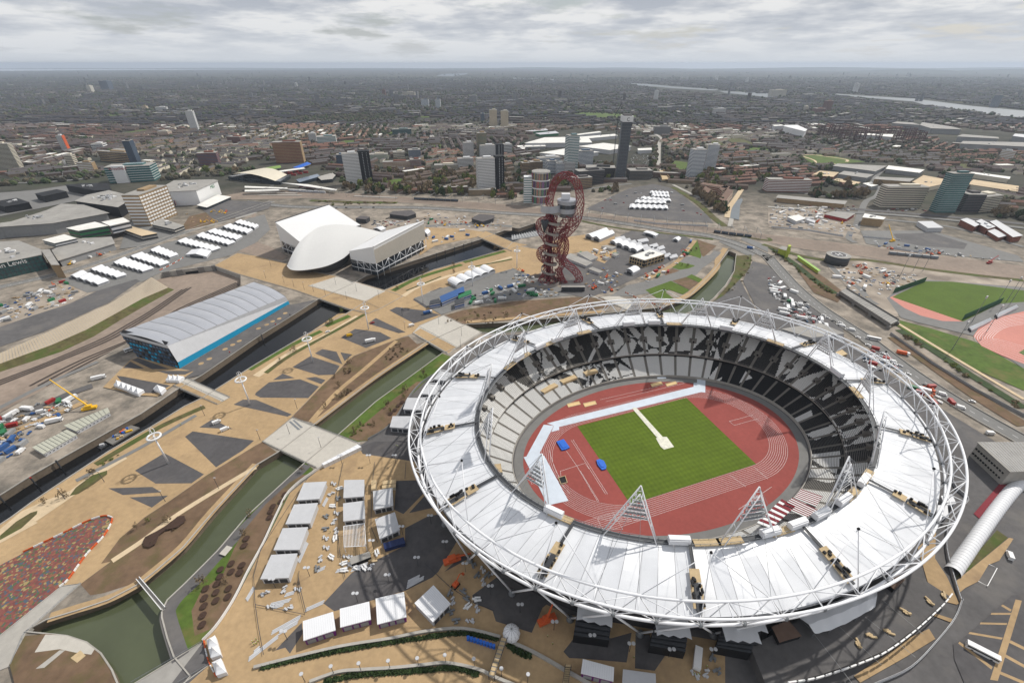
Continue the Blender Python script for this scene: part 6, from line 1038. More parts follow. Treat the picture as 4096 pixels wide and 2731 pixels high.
for k, (s_, lb) in enumerate((("b20,1135 430,1080 450,1090 80,1140", 'long white bus station canopy'), ("b0,1105 100,1080 220,1060 230,1080 100,1110", 'green scaled canopy at the bus station'), ("b340,1080 470,1030 505,1045 400,1085", 'blue scaled canopy at the bus station'), ("b370,1190 560,1140 590,1160 400,1215", 'blue grey glazed station wing'), ("b565,1165 700,1130 730,1150 700,1185 600,1195", 'curved concrete car park drum beside the station'), ("b240,1220 480,1235 740,1280 730,1290 450,1250", 'long white platform canopy at the station'), ("b-100,1250 280,1265 290,1275 -100,1265", 'upper thin platform canopy'), ("b-100,1285 200,1280 220,1290 -100,1300", 'lower thin platform canopy'))): roofbox('station_canopy', lb, 'canopy', s_, 7, 'glass' if 'wing' in lb or 'drum' in lb else 'shed', ('whiteroof', mat('lime_scale', (120,150,70), .6, .2, .3), 'blue', 'blueglass', 'concrete', 'whiteroof', 'whiteroof', 'whiteroof')[k], base=0 if k in (3, 4) else 5.5)
for k in range(9): q = G("b170,1140 440,1150")[0].lerp(G("b170,1140 440,1150")[1], (k+.5)/9); a = MB(); a.box((0, 0, 2.2), (10.5, 2.5, 4.2)); b_ = MB(); b_.box((0, 0, 2.9), (10, 2.56, .8)); o = thing('red_bus', 'red double deck bus parked in the bus station', 'bus', (q.x, q.y+(k % 3)*16-10, .1), .1, 'red buses at the bus station'); part('body', a, 'red', o); part('window', b_, 'glass', o)
for s_, lb in (("f1225,175 1260,150 1430,140 1470,170 1390,195", 'dark faceted low building beside the viaduct'), ("f1980,215 2050,175 2190,185 2180,215 2080,245", 'grey faceted building inside a concrete wall'), ("f915,215 960,190 1045,200 1010,225", 'green roofed low building beside the viaduct')): roofbox('plant_building', lb, 'building', s_, 7, 'darksteel', 'slate')
for tl, s_, n_, m_ in (('dark commuter train standing on the railway behind the swimming hall', "b1450,1375 1860,1395", 6, 'darksteel'), ('white and blue train waiting at the station platforms', "b300,1300 640,1318", 6, 'shed'), ('maroon train beside the long station canopy', "b400,1262 620,1282", 5, 'red'), ('grey train on the far tracks right of the red tower', "h1100,545 1560,590", 6, 'steel'), ('dark train on the tracks beside the girder bridge', "g1850,575 2200,622", 5, 'darksteel')):
    t = thing('train', tl, 'train'); q = G(s_); an = math.atan2(q[1].y-q[0].y, q[1].x-q[0].x); L_ = (q[1]-q[0]).length/n_-1
    for k in range(n_): w_ = q[0].lerp(q[1], (k+.5)/n_); a = MB(); a.box((w_.x, w_.y, 2.4), (L_, 2.8, 3.4), an); c_ = part('carriage', a, m_, t); a = MB(); a.box((w_.x, w_.y, 2.9), (L_*.92, 2.86, .9), an); part('window', a, 'blueglass', c_)
for s_ in ("b-100,1308 380,1322", "b-100,1330 420,1340", "b150,1272 460,1290", "b900,1345 1300,1362"): q = G(s_); a = MB(); a.wall(q, 0, 1.1, 5); struct('station_platform', a, 'concrete')
# ------------------------------------------------------------------ named towers and blocks of the city
TW = [("a-90,1118 195,1106", 868, 16, 21, 'cream', 'glass', 'tan slab tower of flats at the far left edge', None), ("a565,915 622,912", 790, 16, 14, 'white', 'slate', 'white banded tower of flats with a bright orange end wall', 'orange'), ("a1205,1066 1280,1060", 838, 26, 24, 'darksteel', 'blueglass', 'dark blue grey glass tower behind the mall', None), ("a1745,736 1828,731", 565, 22, 18, 'white', 'grey', 'pale tower of flats standing alone in dark suburbs', None), ("a740,1126 870,1120", 1040, 18, 5, 'brick2', 'white', 'brown office with white window bands left of the mall office', 'brick2'), ("a1790,1082 2060,1042", 950, 24, 8, 'brick', 'blueglass', 'brick and glass student block behind the white store', None), ("a850,926 965,920", 866, 30, 3, 'white', 'glass', 'plain white box building in the left suburbs', None), ("a610,1060 705,1050", 970, 20, 5, 'cream', 'slate', 'pale corner block beside the left high road', None), ("a1010,1000 1140,1060", 940, 14, 5, 'brick2', 'glass', 'long tan apartment wing beside the dark glass tower', None),
 ("b190,1042 440,1034", 850, 22, 13, 'brick', 'brick2', 'brown gridded office slab behind the station', 'brick2'), ("b835,1246 985,1234", 955, 18, 21, 'white', 'grey', 'white banded tower of flats with black end, leftmost of three alike', None), ("b2048,1312 2200,1300", 1000, 18, 21, 'white', 'grey', 'white banded tower of flats with black end, nearest of three alike', None), ("b2065,1004 2202,998", 880, 18, 20, 'white', 'grey', 'white banded tower of flats with black end, behind its twin', None), ("b2045,992 2122,988", 765, 20, 20, 'brick2', 'tealglass', 'yellow and green tower of flats behind the three alike', None), ("b1915,1002 2005,992", 855, 18, 13, 'white', 'slate', 'white and black striped apartment tower', None), ("b2150,712 2215,711", 552, 18, 20, 'cream', 'brick2', 'cream tower of flats, left of a far pair', None), ("b2250,716 2318,716", 562, 18, 20, 'cream', 'brick2', 'cream tower of flats, right of a far pair', None), ("b1520,526 1588,526", 456, 24, 14, 'blueglass', 'white', 'pale blue tower of flats, wider of a distant pair', None), ("b1650,536 1695,536", 456, 24, 14, 'blueglass', 'white', 'blue tower of flats, slimmer of a distant pair', None), ("b2065,652 2100,652", 585, 18, 9, 'blueglass', 'slate', 'small blue tower left of the cream pair', None), ("b1640,1097 1855,1092", 1060, 20, 3, 'cream', 'slate', 'low cream office left of the white flats', None), ("b1860,1092 2000,1086", 1000, 18, 7, 'white', 'slate', 'white balcony block of flats', None), ("b1410,1008 1520,1002", 920, 22, 8, 'grey', 'blueglass', 'blue grey office cube in the middle of town', None), ("b1170,1087 1430,1078", 1030, 18, 4, 'brick', 'cream', 'long brick mansion block', None), ("b1425,1082 1522,1076", 1010, 18, 5, 'brick', 'grey', 'red and grey chequered block of flats', None), ("b750,1062 822,1060", 965, 18, 7, 'blueglass', 'darksteel', 'dark blue office behind the leftmost banded tower', None), ("b565,872 745,862", 800, 40, 5, 'tealglass', 'white', 'teal and white civic block with green roof', None), ("b490,842 560,838", 770, 20, 6, 'white', 'slate', 'white block with red stair beside the civic block', None), ("b1255,778 1430,772", 730, 22, 4, 'tealglass', 'darksteel', 'long teal scaffolded block in far suburbs', None), ("b1030,1012 1215,1006", 962, 20, 4, 'cream', 'tealglass', 'yellow framed glass block in town', None), ("b1265,1000 1370,996", 940, 24, 3, 'cream', 'slate', 'cream theatre block in town', None), ("b2270,960 2352,955", 870, 20, 6, 'white', 'glass', 'white framed office right of the tower group', None), ("b360,345 380,345", 305, 20, 12, 'white', 'slate', 'small white tower on the far left skyline', None), ("b1960,490 2030,490", 420, 30, 8, 'grey', 'slate', 'broad grey far block right of centre', None), ("b1350,420 1455,425", 388, 20, 5, 'cream', 'slate', 'long pale far block of flats', None), ("b1160,415 1190,415", 365, 20, 12, 'brick', 'slate', 'brown far tower left of centre', None),
 ("c510,1162 592,1135", 790, 22, 24, 'tealglass', 'white', 'slim teal glass tower left of the unfinished skyscraper', None), ("c605,1095 730,1062", 932, 24, 12, 'blueglass', 'white', 'green glass slab right of the slim teal tower', None), ("c480,1152 575,1150", 1035, 18, 9, 'white', 'slate', 'white block at the foot of the slim teal tower', None), ("c410,1152 478,1150", 1045, 18, 8, 'white', 'blueglass', 'white and blue block left of the white block', None), ("c330,1142 410,1132", 1025, 20, 8, 'blueglass', 'white', 'blue glazed block of flats', None), ("c250,1095 440,1080", 992, 24, 6, 'white', 'blueglass', 'white and blue block behind the orange brick pair', None), ("c675,1165 940,1172", 1085, 30, 6, 'black', 'slate', 'dark apartment block with white roof below the skyscraper', None), ("c610,1252 835,1222", 1112, 24, 8, 'slate', 'glass', 'dark brown apartment block behind the red loop', None), ("c570,1292 725,1262", 1178, 22, 6, 'slate', 'brick2', 'dark lower apartment block beside the railway', None), ("c1075,1192 1280,1190", 1112, 30, 6, 'concrete_dark', 'black', 'grey concrete frame under construction beside the skyscraper', None), ("c1630,1176 1740,1172", 918, 20, 20, 'white', 'blueglass', 'white and blue tower of flats, left of a pair', None), ("c1760,1112 1862,1120", 876, 20, 22, 'white', 'blueglass', 'white and blue tower of flats, right of a pair', None), ("c95,1142 160,1136", 1040, 18, 7, 'brick2', 'glass', 'orange brick block, narrower of two', None), ("c170,1122 280,1112", 1030, 18, 7, 'brick2', 'glass', 'orange brick block, wider of two', None), ("c1305,772 1450,772", 705, 20, 6, 'grey', 'slate', 'grey slab office beside the straight road', None), ("c1850,588 1960,588", 542, 20, 6, 'white', 'slate', 'white slab block in the far middle distance', None), ("c1305,462 1340,462", 374, 20, 18, 'white', 'grey', 'lone white tower in the far distance', None), ("c60,535 100,535", 450, 20, 12, 'grey', 'slate', 'grey far tower left of the park', None), ("c1870,280 1890,280", 238, 20, 10, 'white', 'grey', 'far white tower beyond the river', None), ("c2150,300 2170,300", 258, 20, 10, 'white', 'grey', 'far glinting white tower beyond the river', None), ("c1550,270 1566,270", 235, 20, 10, 'white', 'grey', 'first of two far white towers', None), ("c1605,275 1620,275", 235, 20, 10, 'white', 'grey', 'second of two far white towers', None),
 ("d1030,1445 1400,1450", 1262, 20, 9, 'cream', 'slate', 'broad grey beige hotel right of the railway', None), ("d1535,1495 1715,1495", 1140, 15, 20, 'tealglass', 'shed', 'tall dark green glass tower at the right', None), ("d1765,1490 1930,1492", 1332, 30, 10, 'slate', 'glass', 'dark apartment block right of the green tower', None), ("d1935,1492 2090,1475", 1345, 30, 8, 'cream', 'glass', 'striped cream apartment wing at the far right', None), ("d-20,1302 372,1310", 1197, 20, 7, 'brick', 'white', 'red brick and white panel apartment block by the canal', None), ("d2160,1010 2300,1040", 935, 30, 6, 'white', 'brick2', 'orange and white apartment block at the right edge', None), ("d530,560 575,560", 470, 40, 9, 'brick', 'slate', 'red far tower near the docks', None), ("d440,585 520,585", 540, 40, 5, 'brick', 'slate', 'red low far block near the docks', None), ("d290,555 410,570", 520, 40, 4, 'cream', 'slate', 'pale far blocks near the docks', None), ("d340,455 440,455", 410, 60, 7, 'grey', 'slate', 'grey far dock apartments', None), ("d30,430 160,430", 370, 60, 9, 'cream', 'grey', 'pale far mill building by the water', None), ("d2085,530 2110,530", 415, 40, 16, 'grey', 'blueglass', 'slim far tower standing at the wide river', None), ("d800,395 820,395", 310, 50, 10, 'white', 'grey', 'white far silo block left on the skyline', None),
 ("a780,395 880,390", 330, 60, 8, 'cream', 'grey', 'pale far office cluster on the left skyline', None), ("a935,370 1010,370", 285, 60, 14, 'blueglass', 'slate', 'dark blue far tower on the left skyline', None), ("a1300,560 1365,556", 518, 30, 5, 'brick2', 'cream', 'small tan far block in the left suburbs', None), ("a1425,565 1545,560", 528, 30, 4, 'white', 'slate', 'long white far block in the left suburbs', None), ("a2110,845 2200,860", 800, 24, 6, 'brick', 'slate', 'pair of brick blocks near the green roofs', None), ("a1455,790 1550,790", 750, 24, 4, 'cream', 'brick', 'brown and cream slab in the left suburbs', None)]
for s_, ty, dp, fl_, wl, bn, lb, sd in TW: tower(lb, s_, ty, dp, fl_, wl, bn, side=sd, frac=.16 if 'green glass tower' in lb else .45, cat='tower' if fl_ > 11 else 'block')
for nm_, b_ in (('leftmost', "b985,1236 1055,1216"), ('nearest', "b2202,1302 2266,1292"), ('behind', "b2202,1000 2264,992")): 
    r_ = [o for o in COL.objects if o.get('label', '').startswith('white banded tower of flats with black end, '+nm_)][0]; q = G(b_); d = (q[1]-q[0]); loc = r_.matrix_basis.inverted(); hh = r_.children[0].data.vertices[1].co.z*1.04; m_ = (q[0]+q[1])/2; a = MB(); a.box((0, 0, hh/2), (d.length, 20, hh)); o = part('dark_end', a, 'black', r_); o.location = loc @ Vector((m_.x, m_.y+8, 0)); a = MB()
    for k in range(20): a.box((-.1*d.length, -10.1, hh*(k+.8)/21), (1.6, .4, 1.2)); a.box((.25*d.length, -10.1, hh*(k+.8)/21), (1.2, .4, 1.0))
    tag(part('small_window', a, 'shed', o), kind='stuff')
# skyscraper under construction with its tower crane
sk = tower('unfinished dark skyscraper with a white screened crown', "c955,1190 1036,1190", 655, 15, 40, mat('dark_frame', (74,80,88), .4, .1, .3), 'grey', 'skyscraper', frac=.22, cat='skyscraper', fins=8); hh = sk.children[0].data.vertices[1].co.z; wd_ = sk.children[0].dimensions.x; a = MB(); a.box((0, 0, hh+4.5), (wd_*1.04, 29.5, 11)); part('crown_screen', a, 'white', sk); lettering('C', 9, (0, -14.9, hh+1), 0, 'black', sk); a = MB(); a.box((0, 0, hh+11), (wd_*.8, 20, 3)); part('crown_top', a, 'slate', sk)
c = G("c928,1045")[0]; zt = GY("c972,485", c.y)[0].z; t = thing('tower_crane', 'thin dark tower crane beside the unfinished skyscraper', 'crane'); a = MB(); 
for dx, dy in ((-1, -1), (1, -1), (1, 1), (-1, 1)): a.tube((c.x+dx, c.y+dy, 0), (c.x+dx, c.y+dy, zt*.8), .25, 4)
for k in range(26): z0 = zt*.8*k/26; a.tube((c.x-1, c.y-1, z0), (c.x+1, c.y-1, z0+zt*.8/26), .18, 4); a.tube((c.x+1, c.y-1, z0), (c.x-1, c.y-1, z0+zt*.8/26), .18, 4)
part('mast', a, 'darksteel', t); a = MB(); a.tube((c.x-10, c.y, zt*.78), (c.x+7, c.y+4, zt), .8, 5); part('jib', a, 'darksteel', t); a = MB(); a.box((c.x-8, c.y, zt*.78), (5, 3, 3)); part('counterweight', a, 'concrete_dark', t)
# round tower with coloured panels
c = G("g262,318")[0]; hh = topz(PX("g262,318")[0], (0, PX("g262,30")[0][1])); R_ = (G("g345,318")[0]-G("g180,318")[0]).length/2; t = thing('round_tower', 'round white apartment tower with coloured vertical panels and square side wing', 'tower', (c.x, c.y+R_, 0)); a = MB(); a.tube((0, 0, 0), (0, 0, hh), R_, 40); part('drum', a, 'white', t); a = MB(); a.tube((0, 0, hh), (0, 0, hh+.8), R_+.4, 40); part('roof', a, 'greyroof', t); r_ = random.Random(2); cols = ('tealglass', 'red', 'green', 'glass', 'brick2', 'glass', 'purple')
for k in range(30):
    an = pi+pi*(k+.5)/30
    for f in range(4): a = MB(); a.box((cos(an)*R_, sin(an)*R_, hh*(f+.5)/4), (.6, 1.3, hh/4*.84), an); part('panel', a, r_.choice(cols), t)
a = MB(); a.box((-R_-7, 2, hh*.42), (15, 16, hh*.84)); wg = part('side_wing', a, 'white', t)
for f in range(11): a = MB(); a.box((-R_-7, 2, hh*.84*(f+.55)/11), (15.2, 16.2, 1.6)); part('window_band', a, 'tealglass', wg)
# big sheds and factories
for k, (s_, h_, w__, r__, lb) in enumerate((("c120,855 300,805 530,800 510,852", 14, 'shed', 'whiteroof', 'ribbed white train shed behind the flats'), ("c520,852 540,800 690,795 735,850", 14, 'shed', 'whiteroof', 'second ribbed white train shed'), ("c615,885 840,855 1095,885 900,920", 12, 'shed', 'whiteroof', 'wide white warehouse behind the skyscraper'), ("c255,945 500,905 800,938 505,968", 10, 'shed', 'whiteroof', 'white warehouse behind the slim teal tower'), ("c560,778 800,747 820,757 560,788", 10, 'shed', 'whiteroof', 'narrow white depot roof'), ("c640,798 940,772 970,787 700,813", 10, 'shed', 'whiteroof', 'long white depot roof'), ("c1155,905 1280,900 1285,918 1160,923", 9, 'shed', 'whiteroof', 'small white retail shed beside the car park'), ("c50,878 300,872 308,885 55,892", 8, 'grey', 'whiteroof', 'flat pale store left of the train sheds'), ("c120,745 310,722 330,738 150,752", 8, 'green', 'shed', 'green grey shed in the left middle distance'), ("c215,765 400,745 430,765 260,778", 8, 'green', 'shed', 'second green grey shed'),
 ("d600,1065 640,1045 1090,1065 985,1115", 10, 'grey', 'greyroof', 'large grey warehouse beside the park'), ("d650,1140 700,1112 970,1145 905,1175", 10, 'grey', 'greyroof', 'grey warehouse in front of the large one'), ("d1085,1092 1110,1062 1435,1100 1390,1128", 9, 'grey', 'whiteroof', 'pale warehouse right of the large grey one'), ("d1330,1212 1430,1152 1620,1187 1600,1232 1460,1262", 9, 'cream', 'tan2', 'wide pale roofed factory behind the hotel'), ("d1840,1232 1890,1192 2300,1250 2290,1300", 9, 'cream', 'tan2', 'wide pale roofed factory behind the green tower'), ("d1855,1132 1870,1120 2225,1165 2215,1185", 9, 'cream', 'whiteroof', 'long white factory at the right'), ("d975,1185 1000,1165 1340,1180 1300,1210", 8, 'brick2', 'greyroof', 'grey workshop behind the hotel'), ("d400,1150 480,1110 650,1125 600,1165", 8, 'brick', 'tan2', 'tan roofed works by the canal'), ("d600,1195 640,1180 850,1215 800,1240", 8, 'brick', 'tan2', 'tan roofed works beside the brick rows'), ("d870,1225 950,1215 1015,1240 950,1255", 8, 'grey', 'whiteroof', 'white gabled works in the factory area'), ("d145,700 160,690 270,690 360,730 340,748", 26, 'white', 'white', 'white cubic depot in the far right distance'), ("d40,690 120,685 150,695 60,700", 20, 'shed', 'whiteroof', 'long white far depot roof'), ("d1140,672 1180,660 1330,668 1400,690", 18, 'grey', 'greyroof', 'grey far warehouse, left of a line'), ("d1400,690 1420,665 1690,705 1780,730 1500,720", 18, 'grey', 'greyroof', 'grey far warehouse, right of a line'), ("d1740,795 1790,775 2110,800 2120,815", 18, 'grey', 'greyroof', 'long grey far distribution shed'), ("d1770,860 1800,838 2400,850 2400,890", 18, 'grey', 'greyroof', 'large grey shed at the right edge'), ("d2250,790 2270,770 2400,780 2400,810", 18, 'grey', 'shed', 'blue grey far shed at the right edge'), ("d820,775 900,765 1150,775 1140,800", 16, 'shed', 'whiteroof', 'white far shed among the gas holders'),
 ("h1375,242 1510,240 1612,300 1470,302", 7, 'shed', 'shed', 'pale grey shed alone on the cleared site'), ("h870,205 890,170 1080,205 1060,225", 12, 'brick2', 'whiteroof', 'tan industrial hall with stepped white roofs'), ("h80,25 100,0 720,55 700,85", 8, 'brick2', 'greyroof', 'long tan depot with sawtooth rooflights'), ("h180,200 280,180 345,215 260,240", 6, 'shed', 'whiteroof', 'white gabled shed on the building site'), ("h345,225 370,215 435,235 430,255", 5, 'shed', 'shed', 'grey block on the building site'), ("h520,175 600,150 800,170 720,220", 6, 'red', 'greyroof', 'red walled works on the building site'), ("h1770,225 1830,212 1960,262 1900,290", 9, 'brick', 'shed', 'zigzag grey roofed shed, first of three'), ("h1900,245 1960,222 2090,290 2020,310", 9, 'brick', 'shed', 'zigzag grey roofed shed, second of three'), ("h2040,245 2100,230 2340,370 2250,385", 9, 'brick', 'shed', 'zigzag grey roofed shed, third of three'), ("h2020,330 2080,310 2200,370 2120,390", 6, 'brick', 'shed', 'low grey shed in front of the zigzag sheds'))):
    roofbox('warehouse', lb, 'warehouse', s_, h_, w__, r__, units=2 if h_ > 7 and k % 2 else 0, seed=k)
for k, s_ in enumerate(("d560,800", "d660,780", "d760,835", "d900,840", "d980,805", "d1210,810", "d1290,850")):
    c = G(s_)[0]; t = thing('gas_holder', 'rusty round gas holder frame, %s from the left' % ORD[k], 'gas holder', c, group='gas holder frames'); R_ = 38; a = MB()
    for q in range(16): a.tube((R_*cos(q*pi/8), R_*sin(q*pi/8), 0), (R_*cos(q*pi/8), R_*sin(q*pi/8), 34), .9, 4)
    part('column', a, mat('rust', (78,52,50), .9, .1, .3), t); a = MB()
    for z in (11, 22, 34): a.path([Vector((R_*cos(q*pi/16), R_*sin(q*pi/16), z)) for q in range(32)], .9, 4, True)
    part('ring_girder', a, MATS['rust'], t)
t = thing('golden_stair', 'golden slatted ramp bridge at the end of the straight road', 'bridge'); p = G("c1350,1110 1390,1105 1450,1185 1375,1190", 6); a = MB(); a.prism(p, 3, 6); part('deck', a, 'timber', t); a = MB(); a.wall([p[0], p[3]], 4, 9, .6); a.wall([p[1], p[2]], 4, 9, .6); part('side_wall', a, 'brick2', t)
for k, s_ in enumerate(("g1730,130 1760,115 2000,150 1985,170", "g1740,175 1780,150 1845,190 1800,210", "g1905,165 1960,140 1990,155 1930,185", "g1905,265 1980,170 2035,190 1960,290")): roofbox('brick_flats', 'brown brick apartment wing beside the canal, %s of four' % ORD[k], 'apartments', s_, 14, 'brick', 'rooftile', bands=(4, 'cream', .25))
# far greens, water and the canal
for s_ in ("c590,600 640,575 850,580 1180,600 1100,625 800,620", "c540,590 640,510 690,480 700,490 600,590", "c1455,1060 1500,1020 1640,1040 1620,1100 1460,1100", "c1420,820 1500,800 1560,840 1430,850", "b1100,1240 1240,1195 1345,1185 1330,1225 1180,1250", "d0,655 60,640 230,655 160,668 0,670", "d310,975 500,960 720,1000 900,1030 700,1045 430,1060 350,1010", "b1570,895 1640,870 1715,875 1690,915", "c2130,900 2250,890 2352,900 2352,930 2150,935", "c2150,1115 2200,1095 2310,1105 2280,1125", "a2010,1330 2100,1370 1900,1410"): sheet('far_lawn', s_, 'grass')
band('park_path', "d305,970 400,965 560,985 720,1010 d720,1030", 7, 'tan2'); band('park_path', "d320,980 420,1015 435,1040 400,1060", 6, 'tan2'); band('park_path', "d270,1080 430,1060 620,1050", 6, 'tan2')
for s_ in ("g1985,440 2010,350 2060,285 2110,262 2120,280 2095,330 2085,462", "d130,970 170,945 205,955 190,1020 160,1010", "d165,1160 280,1110 440,1095 430,1115 250,1165", "d445,408 560,400 900,425 1340,450 1500,470 1900,520 2352,560 2600,600 2600,640 2200,612 1700,560 1450,510 1330,475 900,440 560,415", "c1030,305 1250,315 1500,340 1900,365 1860,375 1500,355 1200,330 1000,318", "c1900,378 2352,400 d120,430 d0,440 c2300,430 1950,395", "c0,258 300,268 700,280 690,288 300,278 0,270", "b1650,242 1720,222 1950,215 1930,228 1800,245", "b1950,240 2352,250 2352,268 2200,262", "c1480,310 1800,325 1790,335 1500,322", "b1160,1395 1160,1395"): 
    if s_.count(' ') > 3: sheet('far_river', s_, 'wfar')
band('canal_path', "g1975,440 1995,350 2050,270 2110,180", 9, 'tan2')

# ------------------------------------------------------------------ city: houses, trees
FRONT = G("a-500,1150 540,1172 900,1135 1500,1172 2200,1065 b0,1010 480,1045 740,1182 850,1262 1350,1330 2050,1332 2352,1400 c0,1330 330,1300 640,1322 1000,1205 1350,1140 1500,1235 1800,1290 2000,1330 d0,1170 400,1250 850,1300 1000,1440 2000,1500 2600,1560")
CITY = [(p.x, p.y) for p in FRONT]+[(9000, 9000), (9000, 14000), (-16000, 14000), (-12000, 6000)]
NOPE = [G(s_) for s_ in ("c590,605 640,570 850,575 1190,595 1100,630 800,625", "c1440,1110 1440,1010 1640,1020 1640,1110", "d290,960 720,985 920,1035 700,1055 430,1070 330,1020", "b1090,1250 1240,1185 1350,1180 1330,1235", "c100,880 130,780 560,730 980,750 1110,880 1290,890 1290,1080 1050,1080 500,980 250,980", "d400,1170 600,1030 1100,1040 1450,1090 1640,1170 1620,1280 900,1260", "d1820,1290 1860,1110 2400,1150 2400,1320", "d430,395 900,415 1500,455 2600,580 2600,660 1450,520", "c1000,300 1500,330 d160,425 d0,450 c1400,370", "c1310,1110 1330,780 1390,780 1400,1120", "b0,1290 0,1020 480,1030 760,1190 740,1290", "d1100,680 1200,650 1800,720 2400,770 2400,900 1700,880", "d1000,1440 1010,1240 2120,1300 2110,1500", "d-30,1310 -30,1190 380,1200 380,1320", "b290,630 620,600 1270,590 1260,650 700,660 320,660")]
SITES = [((o.location.x, o.location.y), max(26.0, max(c_.dimensions.x for c_ in o.children if c_.type == 'MESH')*.75)) for o in COL.objects if o.get('category') in ('tower', 'block', 'skyscraper', 'hotel', 'office block')]
def free(x, y):
    if not inside(x, y, CITY) or abs(x) > y*1.2+150: return False
    for pg in NOPE:
        if inside(x, y, pg): return False
    for (sx_, sy_), r in SITES:
        if (x-sx_)**2+(y-sy_)**2 < r*r: return False
    return True
rc = random.Random(21)
def house_geo(L_, W_, h, rs_, flat):
    x, y = L_/2, W_/2
    if flat: return [(-x, -y, 0), (x, -y, 0), (x, y, 0), (-x, y, 0), (-x, -y, h), (x, -y, h), (x, y, h), (-x, y, h)], [(0, 1, 5, 4), (1, 2, 6, 5), (2, 3, 7, 6), (3, 0, 4, 7), (4, 5, 6, 7)], [0, 0, 0, 0, 1]
    return [(-x, -y, 0), (x, -y, 0), (x, y, 0), (-x, y, 0), (-x, -y, h), (x, -y, h), (x, y, h), (-x, y, h), (-x, 0, h+rs_), (x, 0, h+rs_)], [(0, 1, 5, 4), (1, 2, 6, 9, 5), (2, 3, 7, 6), (3, 0, 4, 8, 7), (4, 5, 9, 8), (6, 7, 8, 9)], [0, 0, 0, 0, 1, 1]
houses = []
def lay(cs, y0, y1, pitch, Ls, W0, keep):
    for cj in range(int(y0//cs), int(y1//cs)+1):
        for ci in range(int(-(y1*1.2+300)//cs), int((y1*1.2+300)//cs)+1):
            cx, cy = (ci+.5)*cs, (cj+.5)*cs
            if not (y0-cs < cy < y1) or abs(cx) > cy*1.2+250: continue
            rcell = random.Random(ci*7919+cj*104729+int(cs)); ori = rcell.choice((.08, .30, 1.45, 1.75, -.25, .7)); ftype = rcell.random(); wmc = rcell.choice((0, 0, 0, 1, 2)); rmc = rcell.choice((0, 1, 1, 2, 3)); co_, si_ = cos(ori), sin(ori); v = -cs*.75
            while v < cs*.75:
                u = -cs*.75+rcell.uniform(0, 12)
                while u < cs*.75:
                    Lh = rcell.choice(Ls); um = u+Lh/2; x_, y_ = cx+um*co_-v*si_, cy+um*si_+v*co_; u += Lh+(3 if rcell.random() < .7 else 16)
                    if abs(x_-cx) > cs/2 or abs(y_-cy) > cs/2 or not (y0 < y_ < y1) or rcell.random() > keep or not free(x_, y_): continue
                    flat = rcell.random() < (.05 if ftype < .78 else .5); W_ = rcell.uniform(.9, 1.1)*W0*(rcell.uniform(1.2, 2.0) if flat else 1)
                    houses.append((x_, y_, ori, Lh, W_, rcell.uniform(5.5, 7.5)*(1.6 if flat and rcell.random() < .4 else 1), rcell.uniform(2.2, 3.2), flat, wmc if rcell.random() < .8 else rcell.choice((0, 1, 2)), (rmc if rcell.random() < .75 else rcell.choice((0, 1, 2, 3))) if not flat else rcell.choice((4, 4, 4, 5))))
                v += pitch*(1 if rcell.random() < .85 else 1.6)
lay(240, 760, 2100, 25, (14, 20, 28, 40, 54), 9.0, .82); lay(340, 2100, 4200, 36, (36, 50, 70), 11, .72); lay(520, 4200, 8600, 70, (60, 90, 120), 16, .55)
for k in range(46):                                        # gardens, school fields and through streets in the city
    y_ = 1000+rc.random()*3600; x_ = rc.uniform(-1.1, 1.1)*y_; an = rc.choice((.08, .3, 1.45, .7)); L_, W_ = rc.uniform(60, 160), rc.uniform(40, 80)
    if free(x_, y_):
        sheet('far_lawn', [(x_+u*cos(an)-v*sin(an), y_+u*sin(an)+v*cos(an)) for u, v in ((-L_/2, -W_/2), (L_/2, -W_/2), (L_/2, W_/2), (-L_/2, W_/2))], 'grass' if rc.random() < .6 else 'scrub'); NOPE.append([(x_+u*cos(an)-v*sin(an), y_+u*sin(an)+v*cos(an)) for u, v in ((-L_/2, -W_/2), (L_/2, -W_/2), (L_/2, W_/2), (-L_/2, W_/2))])
houses = [h for h in houses if not any(inside(h[0], h[1], pg) for pg in NOPE[-46:])]
for k in range(22):
    y_ = 1000+rc.random()*3000; x_ = rc.uniform(-1.1, 1.1)*y_; an = rc.choice((.08, .3, 1.45, .7, 1.75)); L_ = rc.uniform(300, 800); d_ = Vector((cos(an), sin(an), 0)); pl = [Vector((x_, y_, 0))+d_*(L_*q) for q in (-.5, -.25, 0, .25, .5)]
    if all(free(p.x, p.y) for p in pl): sheet('street', offset(pl, 5)+list(reversed(offset(pl, -5))), 'road'); houses = [h for h in houses if abs((h[0]-x_)*-d_.y+(h[1]-y_)*d_.x) > 9 or abs((h[0]-x_)*d_.x+(h[1]-y_)*d_.y) > L_/2]
houses.sort(key=lambda h: -(h[3]*h[4])/((h[0]**2+h[1]**2)))
HM = [mat('house_brick', (104,88,78), .9, .15, .3), mat('house_stock_brick', (128,114,94), .9, .15, .3), 'cream', mat('house_tile', (98,86,78), .9, .15, .3), 'slate', mat('mauve_tile', (94,84,82), .9, .15, .3), mat('red_tile', (116,86,74), .9, .15, .3), 'greyroof', 'whiteroof', mat('cloud_shaded_brick', (76,70,66), .95, .2, .1), mat('cloud_shaded_slate', (58,58,64), .95, .2, .1), mat('cloud_shaded_tile', (78,71,69), .95, .2, .1)]  # last three: darker brick, slate and tile with cloud shadow painted in
WN = ('brick', 'tan brick', 'pale rendered'); RN = ('brown tiled', 'slate', 'mauve tiled', 'red tiled', 'flat grey', 'flat white')
big = MB(); nhouse = 0
